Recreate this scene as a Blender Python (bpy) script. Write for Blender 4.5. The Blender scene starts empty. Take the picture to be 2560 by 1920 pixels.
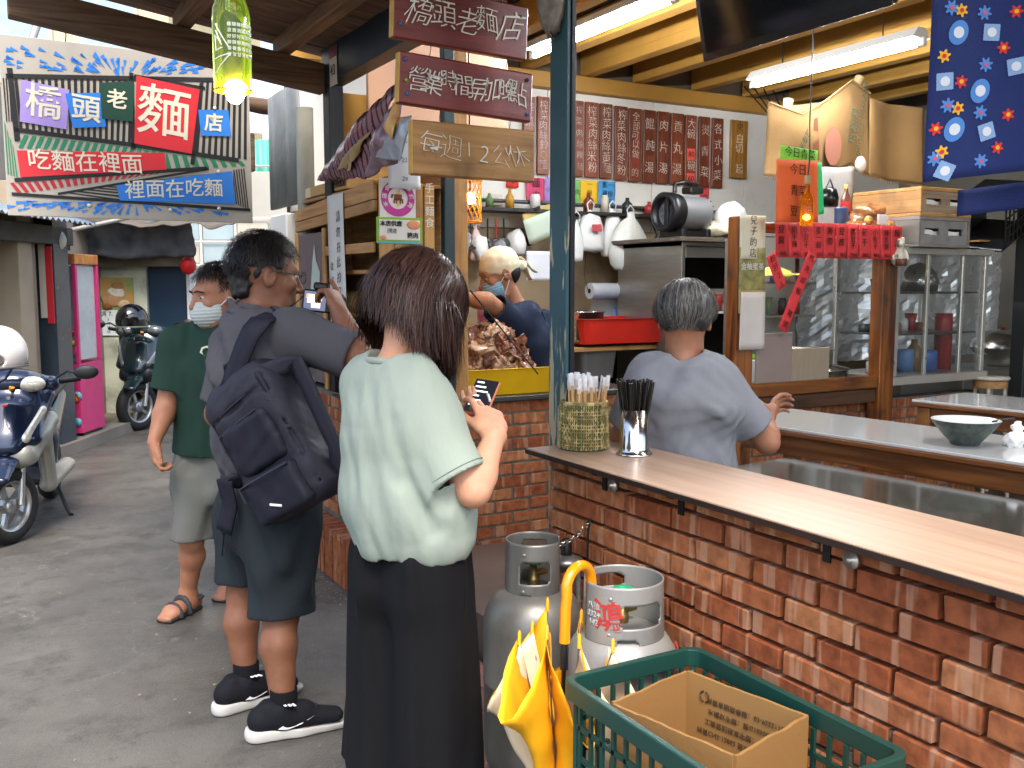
import bpy, bmesh, math, random
import numpy as np
from mathutils import Vector, Matrix, Quaternion
R = math.radians
random.seed(7)
scene = bpy.context.scene
COL = scene.collection

# ---------------------------------------------------------------- camera
CAM_H, FOC, YAW, PIT = 1.55, 2385.0 / 2560.0, R(29.55), math.atan(250 / 2385.0)
cd = bpy.data.cameras.new('camera'); cd.sensor_width = 36.0; cd.lens = 36.0 * FOC
cd.clip_start = 0.05; cd.clip_end = 500
cam = bpy.data.objects.new('camera', cd); COL.objects.link(cam)
cam.location = (0, 0, CAM_H); cam.rotation_euler = (R(90) - PIT, 0, -YAW)
scene.camera = cam

# ---------------------------------------------------------------- light
SUN_EL, SUN_AZ = 58.0, 200.0     # azimuth the light comes from, clockwise from +Y
world = bpy.data.worlds.new('World'); scene.world = world; world.use_nodes = True
wn = world.node_tree.nodes; wl = world.node_tree.links
sky = wn.new('ShaderNodeTexSky'); sky.sky_type = 'NISHITA'; sky.sun_disc = False
sky.sun_elevation = R(SUN_EL); sky.sun_rotation = R(SUN_AZ); sky.dust_density = 3.0; sky.air_density = 1.0
bg = wn['Background']; wl.new(sky.outputs[0], bg.inputs[0]); bg.inputs[1].default_value = 0.15
sd = bpy.data.lights.new('sun', 'SUN'); sd.energy = 1.5; sd.angle = R(22.0); sd.color = (1, .95, .87)
sun = bpy.data.objects.new('sun', sd); COL.objects.link(sun)
sun.rotation_euler = (R(90 - SUN_EL), 0, R(180 - SUN_AZ))
scene.view_settings.view_transform = 'Standard'; scene.view_settings.look = 'None'
scene.view_settings.gamma = 1; scene.view_settings.use_curve_mapping = False
scene.view_settings.exposure = 1.75
scene.cycles.max_bounces = 8; scene.cycles.transparent_max_bounces = 12
scene.cycles.sample_clamp_indirect = 6.0; scene.cycles.caustics_reflective = False; scene.cycles.caustics_refractive = False

# ---------------------------------------------------------------- helpers
def ray(x, y):
    dx = (x - 1280) / 2385.; dz = -(y - 960) / 2385.
    f = math.cos(PIT) + dz * math.sin(PIT); z = -math.sin(PIT) + dz * math.cos(PIT)
    return Vector((dx * math.cos(YAW) + f * math.sin(YAW), -dx * math.sin(YAW) + f * math.cos(YAW), z))
def at(x, y, X=None, Y=None, Z=None, D=None):
    """measured photo point -> real place, on the plane or at the distance where the thing stands"""
    r = ray(x, y)
    if X is not None: t = X / r.x
    elif Y is not None: t = Y / r.y
    elif Z is not None: t = (Z - CAM_H) / r.z
    else: t = D / (r.x * math.sin(YAW) + r.y * math.cos(YAW))
    return Vector((r.x * t, r.y * t, CAM_H + r.z * t))
def FL(D, lat, z=0.0):          # frame of the alley's far side: distance along it, offset to its right
    return Vector((math.sin(YAW) * D + math.cos(YAW) * lat, math.cos(YAW) * D - math.sin(YAW) * lat, z))

MATS = {}
def srgb(h):
    if isinstance(h, str):
        h = h.lstrip('#'); c = [int(h[i:i + 2], 16) / 255 for i in (0, 2, 4)]
        return tuple((v / 12.92 if v <= .04045 else ((v + .055) / 1.055) ** 2.4) for v in c)
    return tuple(h)
def mat(name, col, rough=.6, metal=0., var=0., scale=8., bump=0., bscale=60., stretch=(1, 1, 1), col2=None, spec=.5,
        trans=0., emit=None, estr=0., rnd=0., coat=0., alpha=1., ior=1.45, dirt=0., sss=0.):
    """principled material; var mixes the colour towards col2 (or darker) by noise, rnd varies per object"""
    if name in MATS: return MATS[name]
    m = bpy.data.materials.new(name); m.use_nodes = True; MATS[name] = m
    n, l = m.node_tree.nodes, m.node_tree.links
    b = n['Principled BSDF']; c = srgb(col)
    b.inputs['Base Color'].default_value = (*c, 1); b.inputs['Roughness'].default_value = rough
    b.inputs['Metallic'].default_value = metal; b.inputs['Specular IOR Level'].default_value = spec
    b.inputs['IOR'].default_value = ior
    if trans: b.inputs['Transmission Weight'].default_value = trans
    if coat: b.inputs['Coat Weight'].default_value = coat; b.inputs['Coat Roughness'].default_value = .1
    if alpha < 1: b.inputs['Alpha'].default_value = alpha
    if sss: b.inputs['Subsurface Weight'].default_value = sss; b.inputs['Subsurface Radius'].default_value = (.01, .004, .002)
    if emit: b.inputs['Emission Color'].default_value = (*srgb(emit), 1); b.inputs['Emission Strength'].default_value = estr
    tc = None
    def coords():
        nonlocal tc
        if tc is None:
            t = n.new('ShaderNodeTexCoord'); mp = n.new('ShaderNodeMapping'); mp.inputs['Scale'].default_value = stretch
            l.new(t.outputs['Object'], mp.inputs['Vector']); tc = mp.outputs[0]
            if rnd:
                oi = n.new('ShaderNodeObjectInfo'); va = n.new('ShaderNodeVectorMath'); va.operation = 'ADD'
                vm = n.new('ShaderNodeMath'); vm.operation = 'MULTIPLY'; vm.inputs[1].default_value = 37.
                l.new(oi.outputs['Random'], vm.inputs[0]); l.new(tc, va.inputs[0]); l.new(vm.outputs[0], va.inputs[1]); tc = va.outputs[0]
        return tc
    out = None
    if var or rnd:
        c2 = srgb(col2) if col2 else tuple(v * .55 for v in c)
        mx = n.new('ShaderNodeMix'); mx.data_type = 'RGBA'; mx.inputs['A'].default_value = (*c, 1); mx.inputs['B'].default_value = (*c2, 1)
        if var:
            nz = n.new('ShaderNodeTexNoise'); nz.inputs['Scale'].default_value = scale; nz.inputs['Detail'].default_value = 6
            l.new(coords(), nz.inputs['Vector'])
            rp = n.new('ShaderNodeMapRange'); rp.inputs[1].default_value = .35; rp.inputs[2].default_value = .7; rp.inputs[4].default_value = var
            l.new(nz.outputs[0], rp.inputs[0]); l.new(rp.outputs[0], mx.inputs['Factor'])
            rr = n.new('ShaderNodeMapRange'); rr.inputs[3].default_value = max(.02, rough - .12); rr.inputs[4].default_value = min(1, rough + .12)
            l.new(nz.outputs[0], rr.inputs[0]); l.new(rr.outputs[0], b.inputs['Roughness'])
        else: mx.inputs['Factor'].default_value = 0
        out = mx.outputs['Result']
        if rnd:
            oi = n.new('ShaderNodeObjectInfo'); hs = n.new('ShaderNodeHueSaturation')
            mr = n.new('ShaderNodeMapRange'); mr.inputs[3].default_value = 1 - rnd; mr.inputs[4].default_value = 1 + rnd
            l.new(oi.outputs['Random'], mr.inputs[0]); l.new(mr.outputs[0], hs.inputs['Value']); l.new(out, hs.inputs['Color']); out = hs.outputs[0]
    if dirt:
        nz = n.new('ShaderNodeTexNoise'); nz.inputs['Scale'].default_value = 3; nz.inputs['Detail'].default_value = 10; nz.inputs['Roughness'].default_value = .7
        l.new(coords(), nz.inputs['Vector'])
        rp = n.new('ShaderNodeMapRange'); rp.inputs[1].default_value = .5; rp.inputs[2].default_value = .72; rp.inputs[4].default_value = dirt
        l.new(nz.outputs[0], rp.inputs[0])
        mx = n.new('ShaderNodeMix'); mx.data_type = 'RGBA'; mx.inputs['B'].default_value = (.06, .045, .03, 1)
        if out: l.new(out, mx.inputs['A'])
        else: mx.inputs['A'].default_value = (*c, 1)
        l.new(rp.outputs[0], mx.inputs['Factor']); out = mx.outputs['Result']
    if out: l.new(out, b.inputs['Base Color'])
    if bump:
        nz = n.new('ShaderNodeTexNoise'); nz.inputs['Scale'].default_value = bscale; nz.inputs['Detail'].default_value = 5
        l.new(coords(), nz.inputs['Vector'])
        bp = n.new('ShaderNodeBump'); bp.inputs['Strength'].default_value = bump; bp.inputs['Distance'].default_value = .01
        l.new(nz.outputs[0], bp.inputs['Height']); l.new(bp.outputs[0], b.inputs['Normal'])
    return m
def wood(name, c1, c2, axis='x', rough=.55, scale=3., rnd=.15, bump=.15, knots=0.):
    if name in MATS: return MATS[name]
    m = bpy.data.materials.new(name); m.use_nodes = True; MATS[name] = m
    n, l = m.node_tree.nodes, m.node_tree.links; b = n['Principled BSDF']
    t = n.new('ShaderNodeTexCoord'); mp = n.new('ShaderNodeMapping'); oi = n.new('ShaderNodeObjectInfo')
    s = {'x': (.6, 9, 9), 'y': (9, .6, 9), 'z': (9, 9, .6)}[axis]
    mp.inputs['Scale'].default_value = s
    va = n.new('ShaderNodeVectorMath'); va.operation = 'ADD'; vm = n.new('ShaderNodeMath'); vm.operation = 'MULTIPLY'; vm.inputs[1].default_value = 51.
    l.new(oi.outputs['Random'], vm.inputs[0]); l.new(t.outputs['Object'], mp.inputs[0]); l.new(mp.outputs[0], va.inputs[0]); l.new(vm.outputs[0], va.inputs[1])
    nz = n.new('ShaderNodeTexNoise'); nz.inputs['Scale'].default_value = scale; nz.inputs['Detail'].default_value = 7; nz.inputs['Distortion'].default_value = 1.2
    l.new(va.outputs[0], nz.inputs[0])
    cr = n.new('ShaderNodeValToRGB'); cr.color_ramp.elements[0].position = .32; cr.color_ramp.elements[1].position = .68
    cr.color_ramp.elements[0].color = (*srgb(c2), 1); cr.color_ramp.elements[1].color = (*srgb(c1), 1)
    l.new(nz.outputs[0], cr.inputs[0]); out = cr.outputs[0]
    if knots:
        n2 = n.new('ShaderNodeTexNoise'); n2.inputs['Scale'].default_value = 6; n2.inputs['Detail'].default_value = 3
        l.new(t.outputs['Object'], n2.inputs[0]); rp = n.new('ShaderNodeMapRange'); rp.inputs[1].default_value = .55; rp.inputs[2].default_value = .7; rp.inputs[4].default_value = knots
        l.new(n2.outputs[0], rp.inputs[0]); mx = n.new('ShaderNodeMix'); mx.data_type = 'RGBA'; mx.inputs['B'].default_value = (.03, .015, .008, 1)
        l.new(out, mx.inputs['A']); l.new(rp.outputs[0], mx.inputs['Factor']); out = mx.outputs['Result']
    hs = n.new('ShaderNodeHueSaturation'); mr = n.new('ShaderNodeMapRange'); mr.inputs[3].default_value = 1 - rnd; mr.inputs[4].default_value = 1 + rnd
    l.new(oi.outputs['Random'], mr.inputs[0]); l.new(mr.outputs[0], hs.inputs['Value']); l.new(out, hs.inputs['Color']); l.new(hs.outputs[0], b.inputs['Base Color'])
    b.inputs['Roughness'].default_value = rough
    bp = n.new('ShaderNodeBump'); bp.inputs['Strength'].default_value = bump; bp.inputs['Distance'].default_value = .01
    l.new(nz.outputs[0], bp.inputs['Height']); l.new(bp.outputs[0], b.inputs['Normal'])
    return m

def tag(o, label, cat, group=None, kind=None):
    if label: o['label'] = label
    if cat: o['category'] = cat
    if group: o['group'] = group
    if kind: o['kind'] = kind
    return o
def structure(o): o['kind'] = 'structure'; return o
def empty(name, label=None, cat=None, loc=(0, 0, 0), rz=0., group=None, rot=None):
    o = bpy.data.objects.new(name, None); COL.objects.link(o); o.location = loc
    o.rotation_euler = rot if rot is not None else (0, 0, rz); o.empty_display_size = .05
    return tag(o, label, cat, group)
def link(name, me, m=None, parent=None, loc=None, rot=None):
    o = bpy.data.objects.new(name, me); COL.objects.link(o)
    if m is not None and len(me.materials) == 0: me.materials.append(m)
    if parent is not None: o.parent = parent
    if loc is not None: o.location = loc
    if rot is not None: o.rotation_euler = rot
    return o
def copy_tree(o, parent=None):
    c = o.copy(); COL.objects.link(c); c.parent = parent
    for ch in list(o.children): copy_tree(ch, c)
    return c

class MB:
    """collects shapes, builds ONE mesh"""
    def __init__(s): s.v = []; s.f = []; s.mi = []; s.cur = 0; s.sm = []; s.smooth = False
    def add(s, vs, fs, M=None):
        o = len(s.v)
        for v in vs:
            v = Vector(v); s.v.append(M @ v if M is not None else v)
        for f in fs: s.f.append([i + o for i in f]); s.mi.append(s.cur); s.sm.append(s.smooth)
        return s
    def box(s, a, b, M=None):
        x0, y0, z0 = a; x1, y1, z1 = b
        return s.add([(x0, y0, z0), (x1, y0, z0), (x1, y1, z0), (x0, y1, z0), (x0, y0, z1), (x1, y0, z1), (x1, y1, z1), (x0, y1, z1)],
              [(0, 3, 2, 1), (4, 5, 6, 7), (0, 1, 5, 4), (1, 2, 6, 5), (2, 3, 7, 6), (3, 0, 4, 7)], M)
    def rbox(s, a, b, r=.005, M=None):
        """box with bevelled edges"""
        x0, y0, z0 = a; x1, y1, z1 = b
        r = min(r, (x1 - x0) * .45, (y1 - y0) * .45, (z1 - z0) * .45)
        vs = []; idx = {}
        for X, sx in ((x0, 1), (x1, -1)):
            for Y, sy in ((y0, 1), (y1, -1)):
                for Z, sz in ((z0, 1), (z1, -1)):
                    for k in range(3):
                        idx[(sx, sy, sz, k)] = len(vs)
                        vs.append((X + (sx * r if k != 0 else 0), Y + (sy * r if k != 1 else 0), Z + (sz * r if k != 2 else 0)))
        fs = []
        g = lambda a, b, c, k: idx[(a, b, c, k)]
        for q in (1, -1):
            f = [g(q, 1, 1, 0), g(q, -1, 1, 0), g(q, -1, -1, 0), g(q, 1, -1, 0)]; fs.append(f[::-1] if q == 1 else f)
            f = [g(1, q, 1, 1), g(-1, q, 1, 1), g(-1, q, -1, 1), g(1, q, -1, 1)]; fs.append(f if q == 1 else f[::-1])
            f = [g(1, 1, q, 2), g(-1, 1, q, 2), g(-1, -1, q, 2), g(1, -1, q, 2)]; fs.append(f[::-1] if q == 1 else f)
        for p in (1, -1):
            for q in (1, -1):
                f = [g(1, p, q, 1), g(-1, p, q, 1), g(-1, p, q, 2), g(1, p, q, 2)]; fs.append(f if p * q < 0 else f[::-1])
                f = [g(p, 1, q, 0), g(p, -1, q, 0), g(p, -1, q, 2), g(p, 1, q, 2)]; fs.append(f if p * q > 0 else f[::-1])
                f = [g(p, q, 1, 0), g(p, q, -1, 0), g(p, q, -1, 1), g(p, q, 1, 1)]; fs.append(f if p * q < 0 else f[::-1])
                for t in (1, -1):
                    f = [g(p, q, t, 0), g(p, q, t, 1), g(p, q, t, 2)]; fs.append(f if p * q * t < 0 else f[::-1])
        return s.add(vs, fs, M)
    def tube(s, pts, r, n=8, cap=True, closed=False, smooth=True, M=None, flat=1.):
        pts = [Vector(p) for p in pts]; rs = r if isinstance(r, (list, tuple)) else [r] * len(pts)
        up = None; vs = []; fs = []; N = len(pts)
        for i, p in enumerate(pts):
            a = pts[i - 1] if i > 0 else (pts[-1] if closed else p); b = pts[i + 1] if i < N - 1 else (pts[0] if closed else p)
            d = (b - a); d = d.normalized() if d.length > 1e-9 else Vector((0, 0, 1))
            if up is None: up = Vector((0, 0, 1)) if abs(d.z) < .9 else Vector((1, 0, 0))
            x = up.cross(d)
            if x.length < 1e-6: x = Vector((1, 0, 0)).cross(d)
            x.normalize(); y = d.cross(x).normalized(); up = y
            for k in range(n):
                t = 2 * math.pi * k / n; vs.append(p + (x * math.cos(t) + y * math.sin(t) * flat) * rs[i])
        for i in range(N if closed else N - 1):
            for k in range(n):
                a = i * n + k; b = i * n + (k + 1) % n; j = (i + 1) % N
                fs.append((a, b, j * n + (k + 1) % n, j * n + k))
        o = s.smooth; s.smooth = smooth; s.add(vs, fs, M); s.smooth = False
        if cap and not closed: s.add(vs[:n], [tuple(range(n))[::-1]], M); s.add(vs[-n:], [tuple(range(n))], M)
        s.smooth = o; return s
    def lathe(s, prof, n=24, M=None, smooth=True, a0=0., a1=2 * math.pi):
        full = abs(a1 - a0 - 2 * math.pi) < 1e-6; m = n if full else n + 1; vs = []; fs = []
        for r, z in prof:
            for k in range(m):
                t = a0 + (a1 - a0) * k / n; vs.append((r * math.cos(t), r * math.sin(t), z))
        for i in range(len(prof) - 1):
            for k in range(n):
                a = i * m + k; b = i * m + (k + 1) % m; fs.append((a, b, b + m, a + m))
        o = s.smooth; s.smooth = smooth; s.add(vs, fs, M); s.smooth = o; return s
    def prism(s, poly, d, M=None):
        """2-D polygon (x,y) extruded along z by d"""
        n = len(poly); vs = [(x, y, 0) for x, y in poly] + [(x, y, d) for x, y in poly]
        fs = [tuple(range(n))[::-1], tuple(range(n, 2 * n))] + [(i, (i + 1) % n, n + (i + 1) % n, n + i) for i in range(n)]
        return s.add(vs, fs, M)
    def grid(s, fn, nu, nv, smooth=True, M=None, flip=False, two=0.):
        vs = [fn(i / nu, j / nv) for j in range(nv + 1) for i in range(nu + 1)]
        fs = [(j * (nu + 1) + i, j * (nu + 1) + i + 1, (j + 1) * (nu + 1) + i + 1, (j + 1) * (nu + 1) + i) for j in range(nv) for i in range(nu)]
        if flip: fs = [f[::-1] for f in fs]
        o = s.smooth; s.smooth = smooth; s.add(vs, fs, M); s.smooth = o; return s
    def sphere(s, c, r, n=12, M=None):
        rx, ry, rz = r if isinstance(r, (list, tuple)) else (r, r, r); vs = []; fs = []; h = n // 2
        for j in range(h + 1):
            p = math.pi * j / h
            for k in range(n):
                t = 2 * math.pi * k / n; vs.append((c[0] + rx * math.sin(p) * math.cos(t), c[1] + ry * math.sin(p) * math.sin(t), c[2] - rz * math.cos(p)))
        for j in range(h):
            for k in range(n): fs.append((j * n + k, j * n + (k + 1) % n, (j + 1) * n + (k + 1) % n, (j + 1) * n + k))
        o = s.smooth; s.smooth = True; s.add(vs, fs, M); s.smooth = o; return s
    def mesh(s, name='m'):
        me = bpy.data.meshes.new(name); me.from_pydata([tuple(v) for v in s.v], [], s.f)
        me.polygons.foreach_set('material_index', s.mi); me.polygons.foreach_set('use_smooth', s.sm); me.update(); return me
    def build(s, name, m, parent=None, loc=None, rot=None, solid=0., bevel=0., sub=0):
        me = s.mesh(name)
        if isinstance(m, (list, tuple)):
            for q in m: me.materials.append(q)
        else: me.materials.append(m)
        o = link(name, me, None, parent, loc, rot)
        if solid: md = o.modifiers.new('s', 'SOLIDIFY'); md.thickness = solid; md.offset = 0
        if bevel: md = o.modifiers.new('b', 'BEVEL'); md.width = bevel; md.segments = 2; md.limit_method = 'ANGLE'
        if sub: md = o.modifiers.new('u', 'SUBSURF'); md.levels = sub; md.render_levels = sub
        return o
def TR(loc=(0, 0, 0), rx=0, ry=0, rz=0, sc=(1, 1, 1)):
    return Matrix.Translation(Vector(loc)) @ Matrix.Rotation(rz, 4, 'Z') @ Matrix.Rotation(ry, 4, 'Y') @ Matrix.Rotation(rx, 4, 'X') @ Matrix.Diagonal((*sc, 1))
def frame(o, x, y):
    """matrix with origin o, local x along x, local y near y"""
    x = Vector(x).normalized(); z = x.cross(Vector(y)).normalized(); y = z.cross(x)
    M = Matrix((x, y, z)).transposed().to_4x4(); M.translation = Vector(o); return M

_tx = {}
def text_mesh(s, size=.1, thin=0., ext=.0008, res=2, shear=0., jit=0., vertical=False, gap=1.0, align='CENTER'):
    """lettering as a thin mesh in local x,y, centred"""
    cu = bpy.data.curves.new('t', 'FONT'); cu.body = '\n'.join(s) if vertical else s; cu.size = size; cu.extrude = ext; cu.offset = thin
    cu.resolution_u = res; cu.align_x = align; cu.align_y = 'CENTER'; cu.space_line = gap; cu.shear = shear
    if not vertical: cu.space_character = gap
    o = bpy.data.objects.new('t', cu); COL.objects.link(o)
    dg = bpy.context.evaluated_depsgraph_get(); me = bpy.data.meshes.new_from_object(o.evaluated_get(dg))
    bpy.data.objects.remove(o); bpy.data.curves.remove(cu)
    if jit:
        ph = random.random() * 9
        for v in me.vertices:
            v.co.x += jit * size * math.sin(v.co.y / size * 3.1 + ph); v.co.y += jit * size * math.sin(v.co.x / size * 2.7 + ph * 2)
    me.materials.clear(); return me
def text(s, m, parent, loc, rot=(0, 0, 0), name='lettering', **k):
    me = text_mesh(s, **k); me.materials.append(m)
    return link(name, me, None, parent, loc, rot)
UP = (R(90), 0, 0)          # lettering that stands upright and faces -Y
# ---------------------------------------------------------------- smooth solid modelling (signed distance -> one continuous mesh)
class SDF:
    def __init__(s, lo, hi, h=.006):
        s.h = h; s.lo = np.array(lo, dtype=np.float32); n = np.ceil((np.array(hi) - np.array(lo)) / h).astype(int) + 1
        s.n = n; s.ax = [(s.lo[i] + h * np.arange(n[i])).astype(np.float32) for i in range(3)]
        s.f = np.full(n, .05, dtype=np.float32)
    def _sl(s, lo, hi):
        out = []
        for i in range(3):
            a = int(max(0, math.floor((lo[i] - s.lo[i]) / s.h))); b = int(min(s.n[i], math.ceil((hi[i] - s.lo[i]) / s.h) + 1))
            if b <= a: return None
            out.append(slice(a, b))
        return tuple(out)
    def _pts(s, sl): return np.meshgrid(s.ax[0][sl[0]], s.ax[1][sl[1]], s.ax[2][sl[2]], indexing='ij', sparse=True)
    def _comb(s, sl, d, k, op):
        f = s.f[sl]
        if op == 'u':
            if k > 0:
                hh = np.clip(.5 + .5 * (f - d) / k, 0, 1); r = f + (d - f) * hh - k * hh * (1 - hh)
            else: r = np.minimum(f, d)
        else:      # subtract
            e = -d
            if k > 0:
                hh = np.clip(.5 + .5 * (e - f) / k, 0, 1); r = f + (e - f) * hh + k * hh * (1 - hh)
            else: r = np.maximum(f, e)
        s.f[sl] = r
    def seg(s, a, b, ra, rb=None, k=.02, side=None, op='u', cut=None):
        """tapered limb; ra/rb a radius or (radius along side, radius across)"""
        a = np.array(a, float); b = np.array(b, float); rb = ra if rb is None else rb
        if not isinstance(ra, (tuple, list)): ra = (ra, ra)
        if not isinstance(rb, (tuple, list)): rb = (rb, rb)
        m = max(*ra, *rb) + k + s.h * 2
        sl = s._sl(np.minimum(a, b) - m, np.maximum(a, b) + m)
        if sl is None: return s
        X, Y, Z = s._pts(sl); d = b - a; L2 = float(d @ d) + 1e-12
        t = np.clip(((X - a[0]) * d[0] + (Y - a[1]) * d[1] + (Z - a[2]) * d[2]) / L2, 0, 1)
        px = X - a[0] - t * d[0]; py = Y - a[1] - t * d[1]; pz = Z - a[2] - t * d[2]
        if side is None and ra[0] == ra[1] and rb[0] == rb[1]:
            D = np.sqrt(px * px + py * py + pz * pz) - (ra[0] + (rb[0] - ra[0]) * t)
        else:
            sd = np.array(side, float); u = d / math.sqrt(L2); sd = sd - u * (sd @ u); sd /= np.linalg.norm(sd)
            cs = px * sd[0] + py * sd[1] + pz * sd[2]; r2 = px * px + py * py + pz * pz - cs * cs
            rs = ra[0] + (rb[0] - ra[0]) * t; rf = ra[1] + (rb[1] - ra[1]) * t
            q = np.sqrt((cs / rs) ** 2 + np.maximum(r2, 0) / rf ** 2); g = np.sqrt((cs / rs ** 2) ** 2 + np.maximum(r2, 0) / rf ** 4) + 1e-9
            D = q * (q - 1) / g
            D = np.where(q < .3, -np.minimum(rs, rf) * (1 - q), D)
        for c_, n_ in cut or (): D = np.maximum(D, (X - c_[0]) * n_[0] + (Y - c_[1]) * n_[1] + (Z - c_[2]) * n_[2])
        s._comb(sl, D.astype(np.float32), k, op); return s
    def ell(s, c, r, M=None, k=.02, op='u'):
        c = np.array(c, float); r = np.array(r, float); m = r.max() + k + 2 * s.h
        sl = s._sl(c - m, c + m)
        if sl is None: return s
        X, Y, Z = s._pts(sl); X = X - c[0]; Y = Y - c[1]; Z = Z - c[2]
        if M is None: P = (X, Y, Z)
        else: P = [X * M[i][0] + Y * M[i][1] + Z * M[i][2] for i in range(3)]
        q = np.sqrt((P[0] / r[0]) ** 2 + (P[1] / r[1]) ** 2 + (P[2] / r[2]) ** 2)
        g = np.sqrt((P[0] / r[0] ** 2) ** 2 + (P[1] / r[1] ** 2) ** 2 + (P[2] / r[2] ** 2) ** 2) + 1e-9
        D = np.where(q < .3, -r.min() * (1 - q), q * (q - 1) / g)
        s._comb(sl, D.astype(np.float32), k, op); return s
    def rbox(s, c, b, r, M, k=.02, op='u'):
        c = np.array(c, float); m = float(np.linalg.norm(b)) + r + k; sl = s._sl(c - m, c + m); X, Y, Z = s._pts(sl); X = X - c[0]; Y = Y - c[1]; Z = Z - c[2]
        q = [np.abs(X * M[i][0] + Y * M[i][1] + Z * M[i][2]) - b[i] for i in range(3)]
        D = np.sqrt(np.maximum(q[0], 0) ** 2 + np.maximum(q[1], 0) ** 2 + np.maximum(q[2], 0) ** 2) + np.minimum(np.maximum(np.maximum(q[0], q[1]), q[2]), 0) - r
        s._comb(sl, D.astype(np.float32), k, op); return s
    def plane(s, p, nrm, k=0., lo=None, hi=None):
        """cut away the side the normal points to"""
        nrm = Vector(nrm).normalized(); sl = s._sl(lo, hi) if lo is not None else (slice(None),) * 3
        X, Y, Z = s._pts(sl); D = -((X - p[0]) * nrm.x + (Y - p[1]) * nrm.y + (Z - p[2]) * nrm.z)
        s._comb(sl, D.astype(np.float32), k, 's'); return s
    def warp(s, fn, lo=None, hi=None):
        sl = s._sl(lo, hi) if lo is not None else (slice(None),) * 3
        X, Y, Z = s._pts(sl); s.f[sl] += fn(X, Y, Z).astype(np.float32); return s
    def mesh(s, name, off=(0, 0, 0)):
        f = s.f; sg = f < 0; n = f.shape
        c = sg[:-1, :-1, :-1].astype(np.int8)
        cnt = sum(sg[i:n[0] - 1 + i, j:n[1] - 1 + j, k:n[2] - 1 + k].astype(np.int8) for i in (0, 1) for j in (0, 1) for k in (0, 1))
        act = np.argwhere((cnt > 0) & (cnt < 8)); N = len(act)
        idx = np.full((n[0] - 1, n[1] - 1, n[2] - 1), -1, dtype=np.int32); idx[act[:, 0], act[:, 1], act[:, 2]] = np.arange(N)
        cor = {(i, j, k): f[act[:, 0] + i, act[:, 1] + j, act[:, 2] + k] for i in (0, 1) for j in (0, 1) for k in (0, 1)}
        acc = np.zeros((N, 3)); w = np.zeros(N)
        for a in cor:
            for axi in range(3):
                if a[axi] == 0:
                    b = list(a); b[axi] = 1; fa = cor[a]; fb = cor[tuple(b)]; m = (fa < 0) != (fb < 0)
                    t = np.where(m, fa / np.where(np.abs(fa - fb) < 1e-12, 1, fa - fb), 0)
                    p = np.tile(np.array(a, float), (N, 1)); p[:, axi] += t
                    acc += p * m[:, None]; w += m
        V = (act + acc / w[:, None]) * s.h + s.lo - np.array(off)
        Q = []
        for axi in range(3):
            A = [slice(None)] * 3; B = [slice(None)] * 3; A[axi] = slice(0, n[axi] - 1); B[axi] = slice(1, n[axi])
            sa = sg[tuple(A)]; sb = sg[tuple(B)]; o1, o2 = [(1, 2), (2, 0), (0, 1)][axi]
            e = np.argwhere(sa != sb); e = e[(e[:, o1] > 0) & (e[:, o2] > 0) & (e[:, o1] < n[o1] - 1) & (e[:, o2] < n[o2] - 1)]
            fl = sa[e[:, 0], e[:, 1], e[:, 2]]
            def g(d1, d2):
                q = e.copy(); q[:, o1] -= d1; q[:, o2] -= d2; return idx[q[:, 0], q[:, 1], q[:, 2]]
            q = np.stack([g(1, 1), g(0, 1), g(0, 0), g(1, 0)], 1); q[~fl] = q[~fl][:, ::-1]; Q.append(q)
        Q = np.concatenate(Q); me = bpy.data.meshes.new(name)
        me.vertices.add(N); me.vertices.foreach_set('co', V.astype(np.float32).ravel())
        me.loops.add(len(Q) * 4); me.loops.foreach_set('vertex_index', Q.astype(np.int32).ravel())
        me.polygons.add(len(Q)); me.polygons.foreach_set('loop_start', np.arange(0, len(Q) * 4, 4, dtype=np.int32))
        me.polygons.foreach_set('use_smooth', np.ones(len(Q), dtype=bool)); me.update(calc_edges=True); return me
def folds(seed, amp, freq, stretch=(1, 1, .35), n=7):
    rs = np.random.RandomState(seed); K = rs.randn(n, 3) * np.array(stretch) * freq; ph = rs.rand(n) * 6.28
    def fn(X, Y, Z):
        r = 0
        for i in range(n): r = r + np.sin(K[i, 0] * X + K[i, 1] * Y + K[i, 2] * Z + ph[i] + .8 * np.sin(K[(i + 1) % n, 2] * Z * .7 + K[i, 0] * Y * .5))
        return r * (amp / math.sqrt(n))
    return fn

def sleeve(S, sh, el, t, r0, r1, ri, k=.05):
    d = el - sh; n = d.normalized(); p = sh + d * t
    S.seg(sh - d * .02, p + n * .03, r0, r1, k=k, cut=[(p, n)]); S.seg(p - n * .045, p + n * .02, ri, ri, k=.003, op='s', cut=[(p - n * .045, -n), (p + n * .006, n)])
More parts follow.
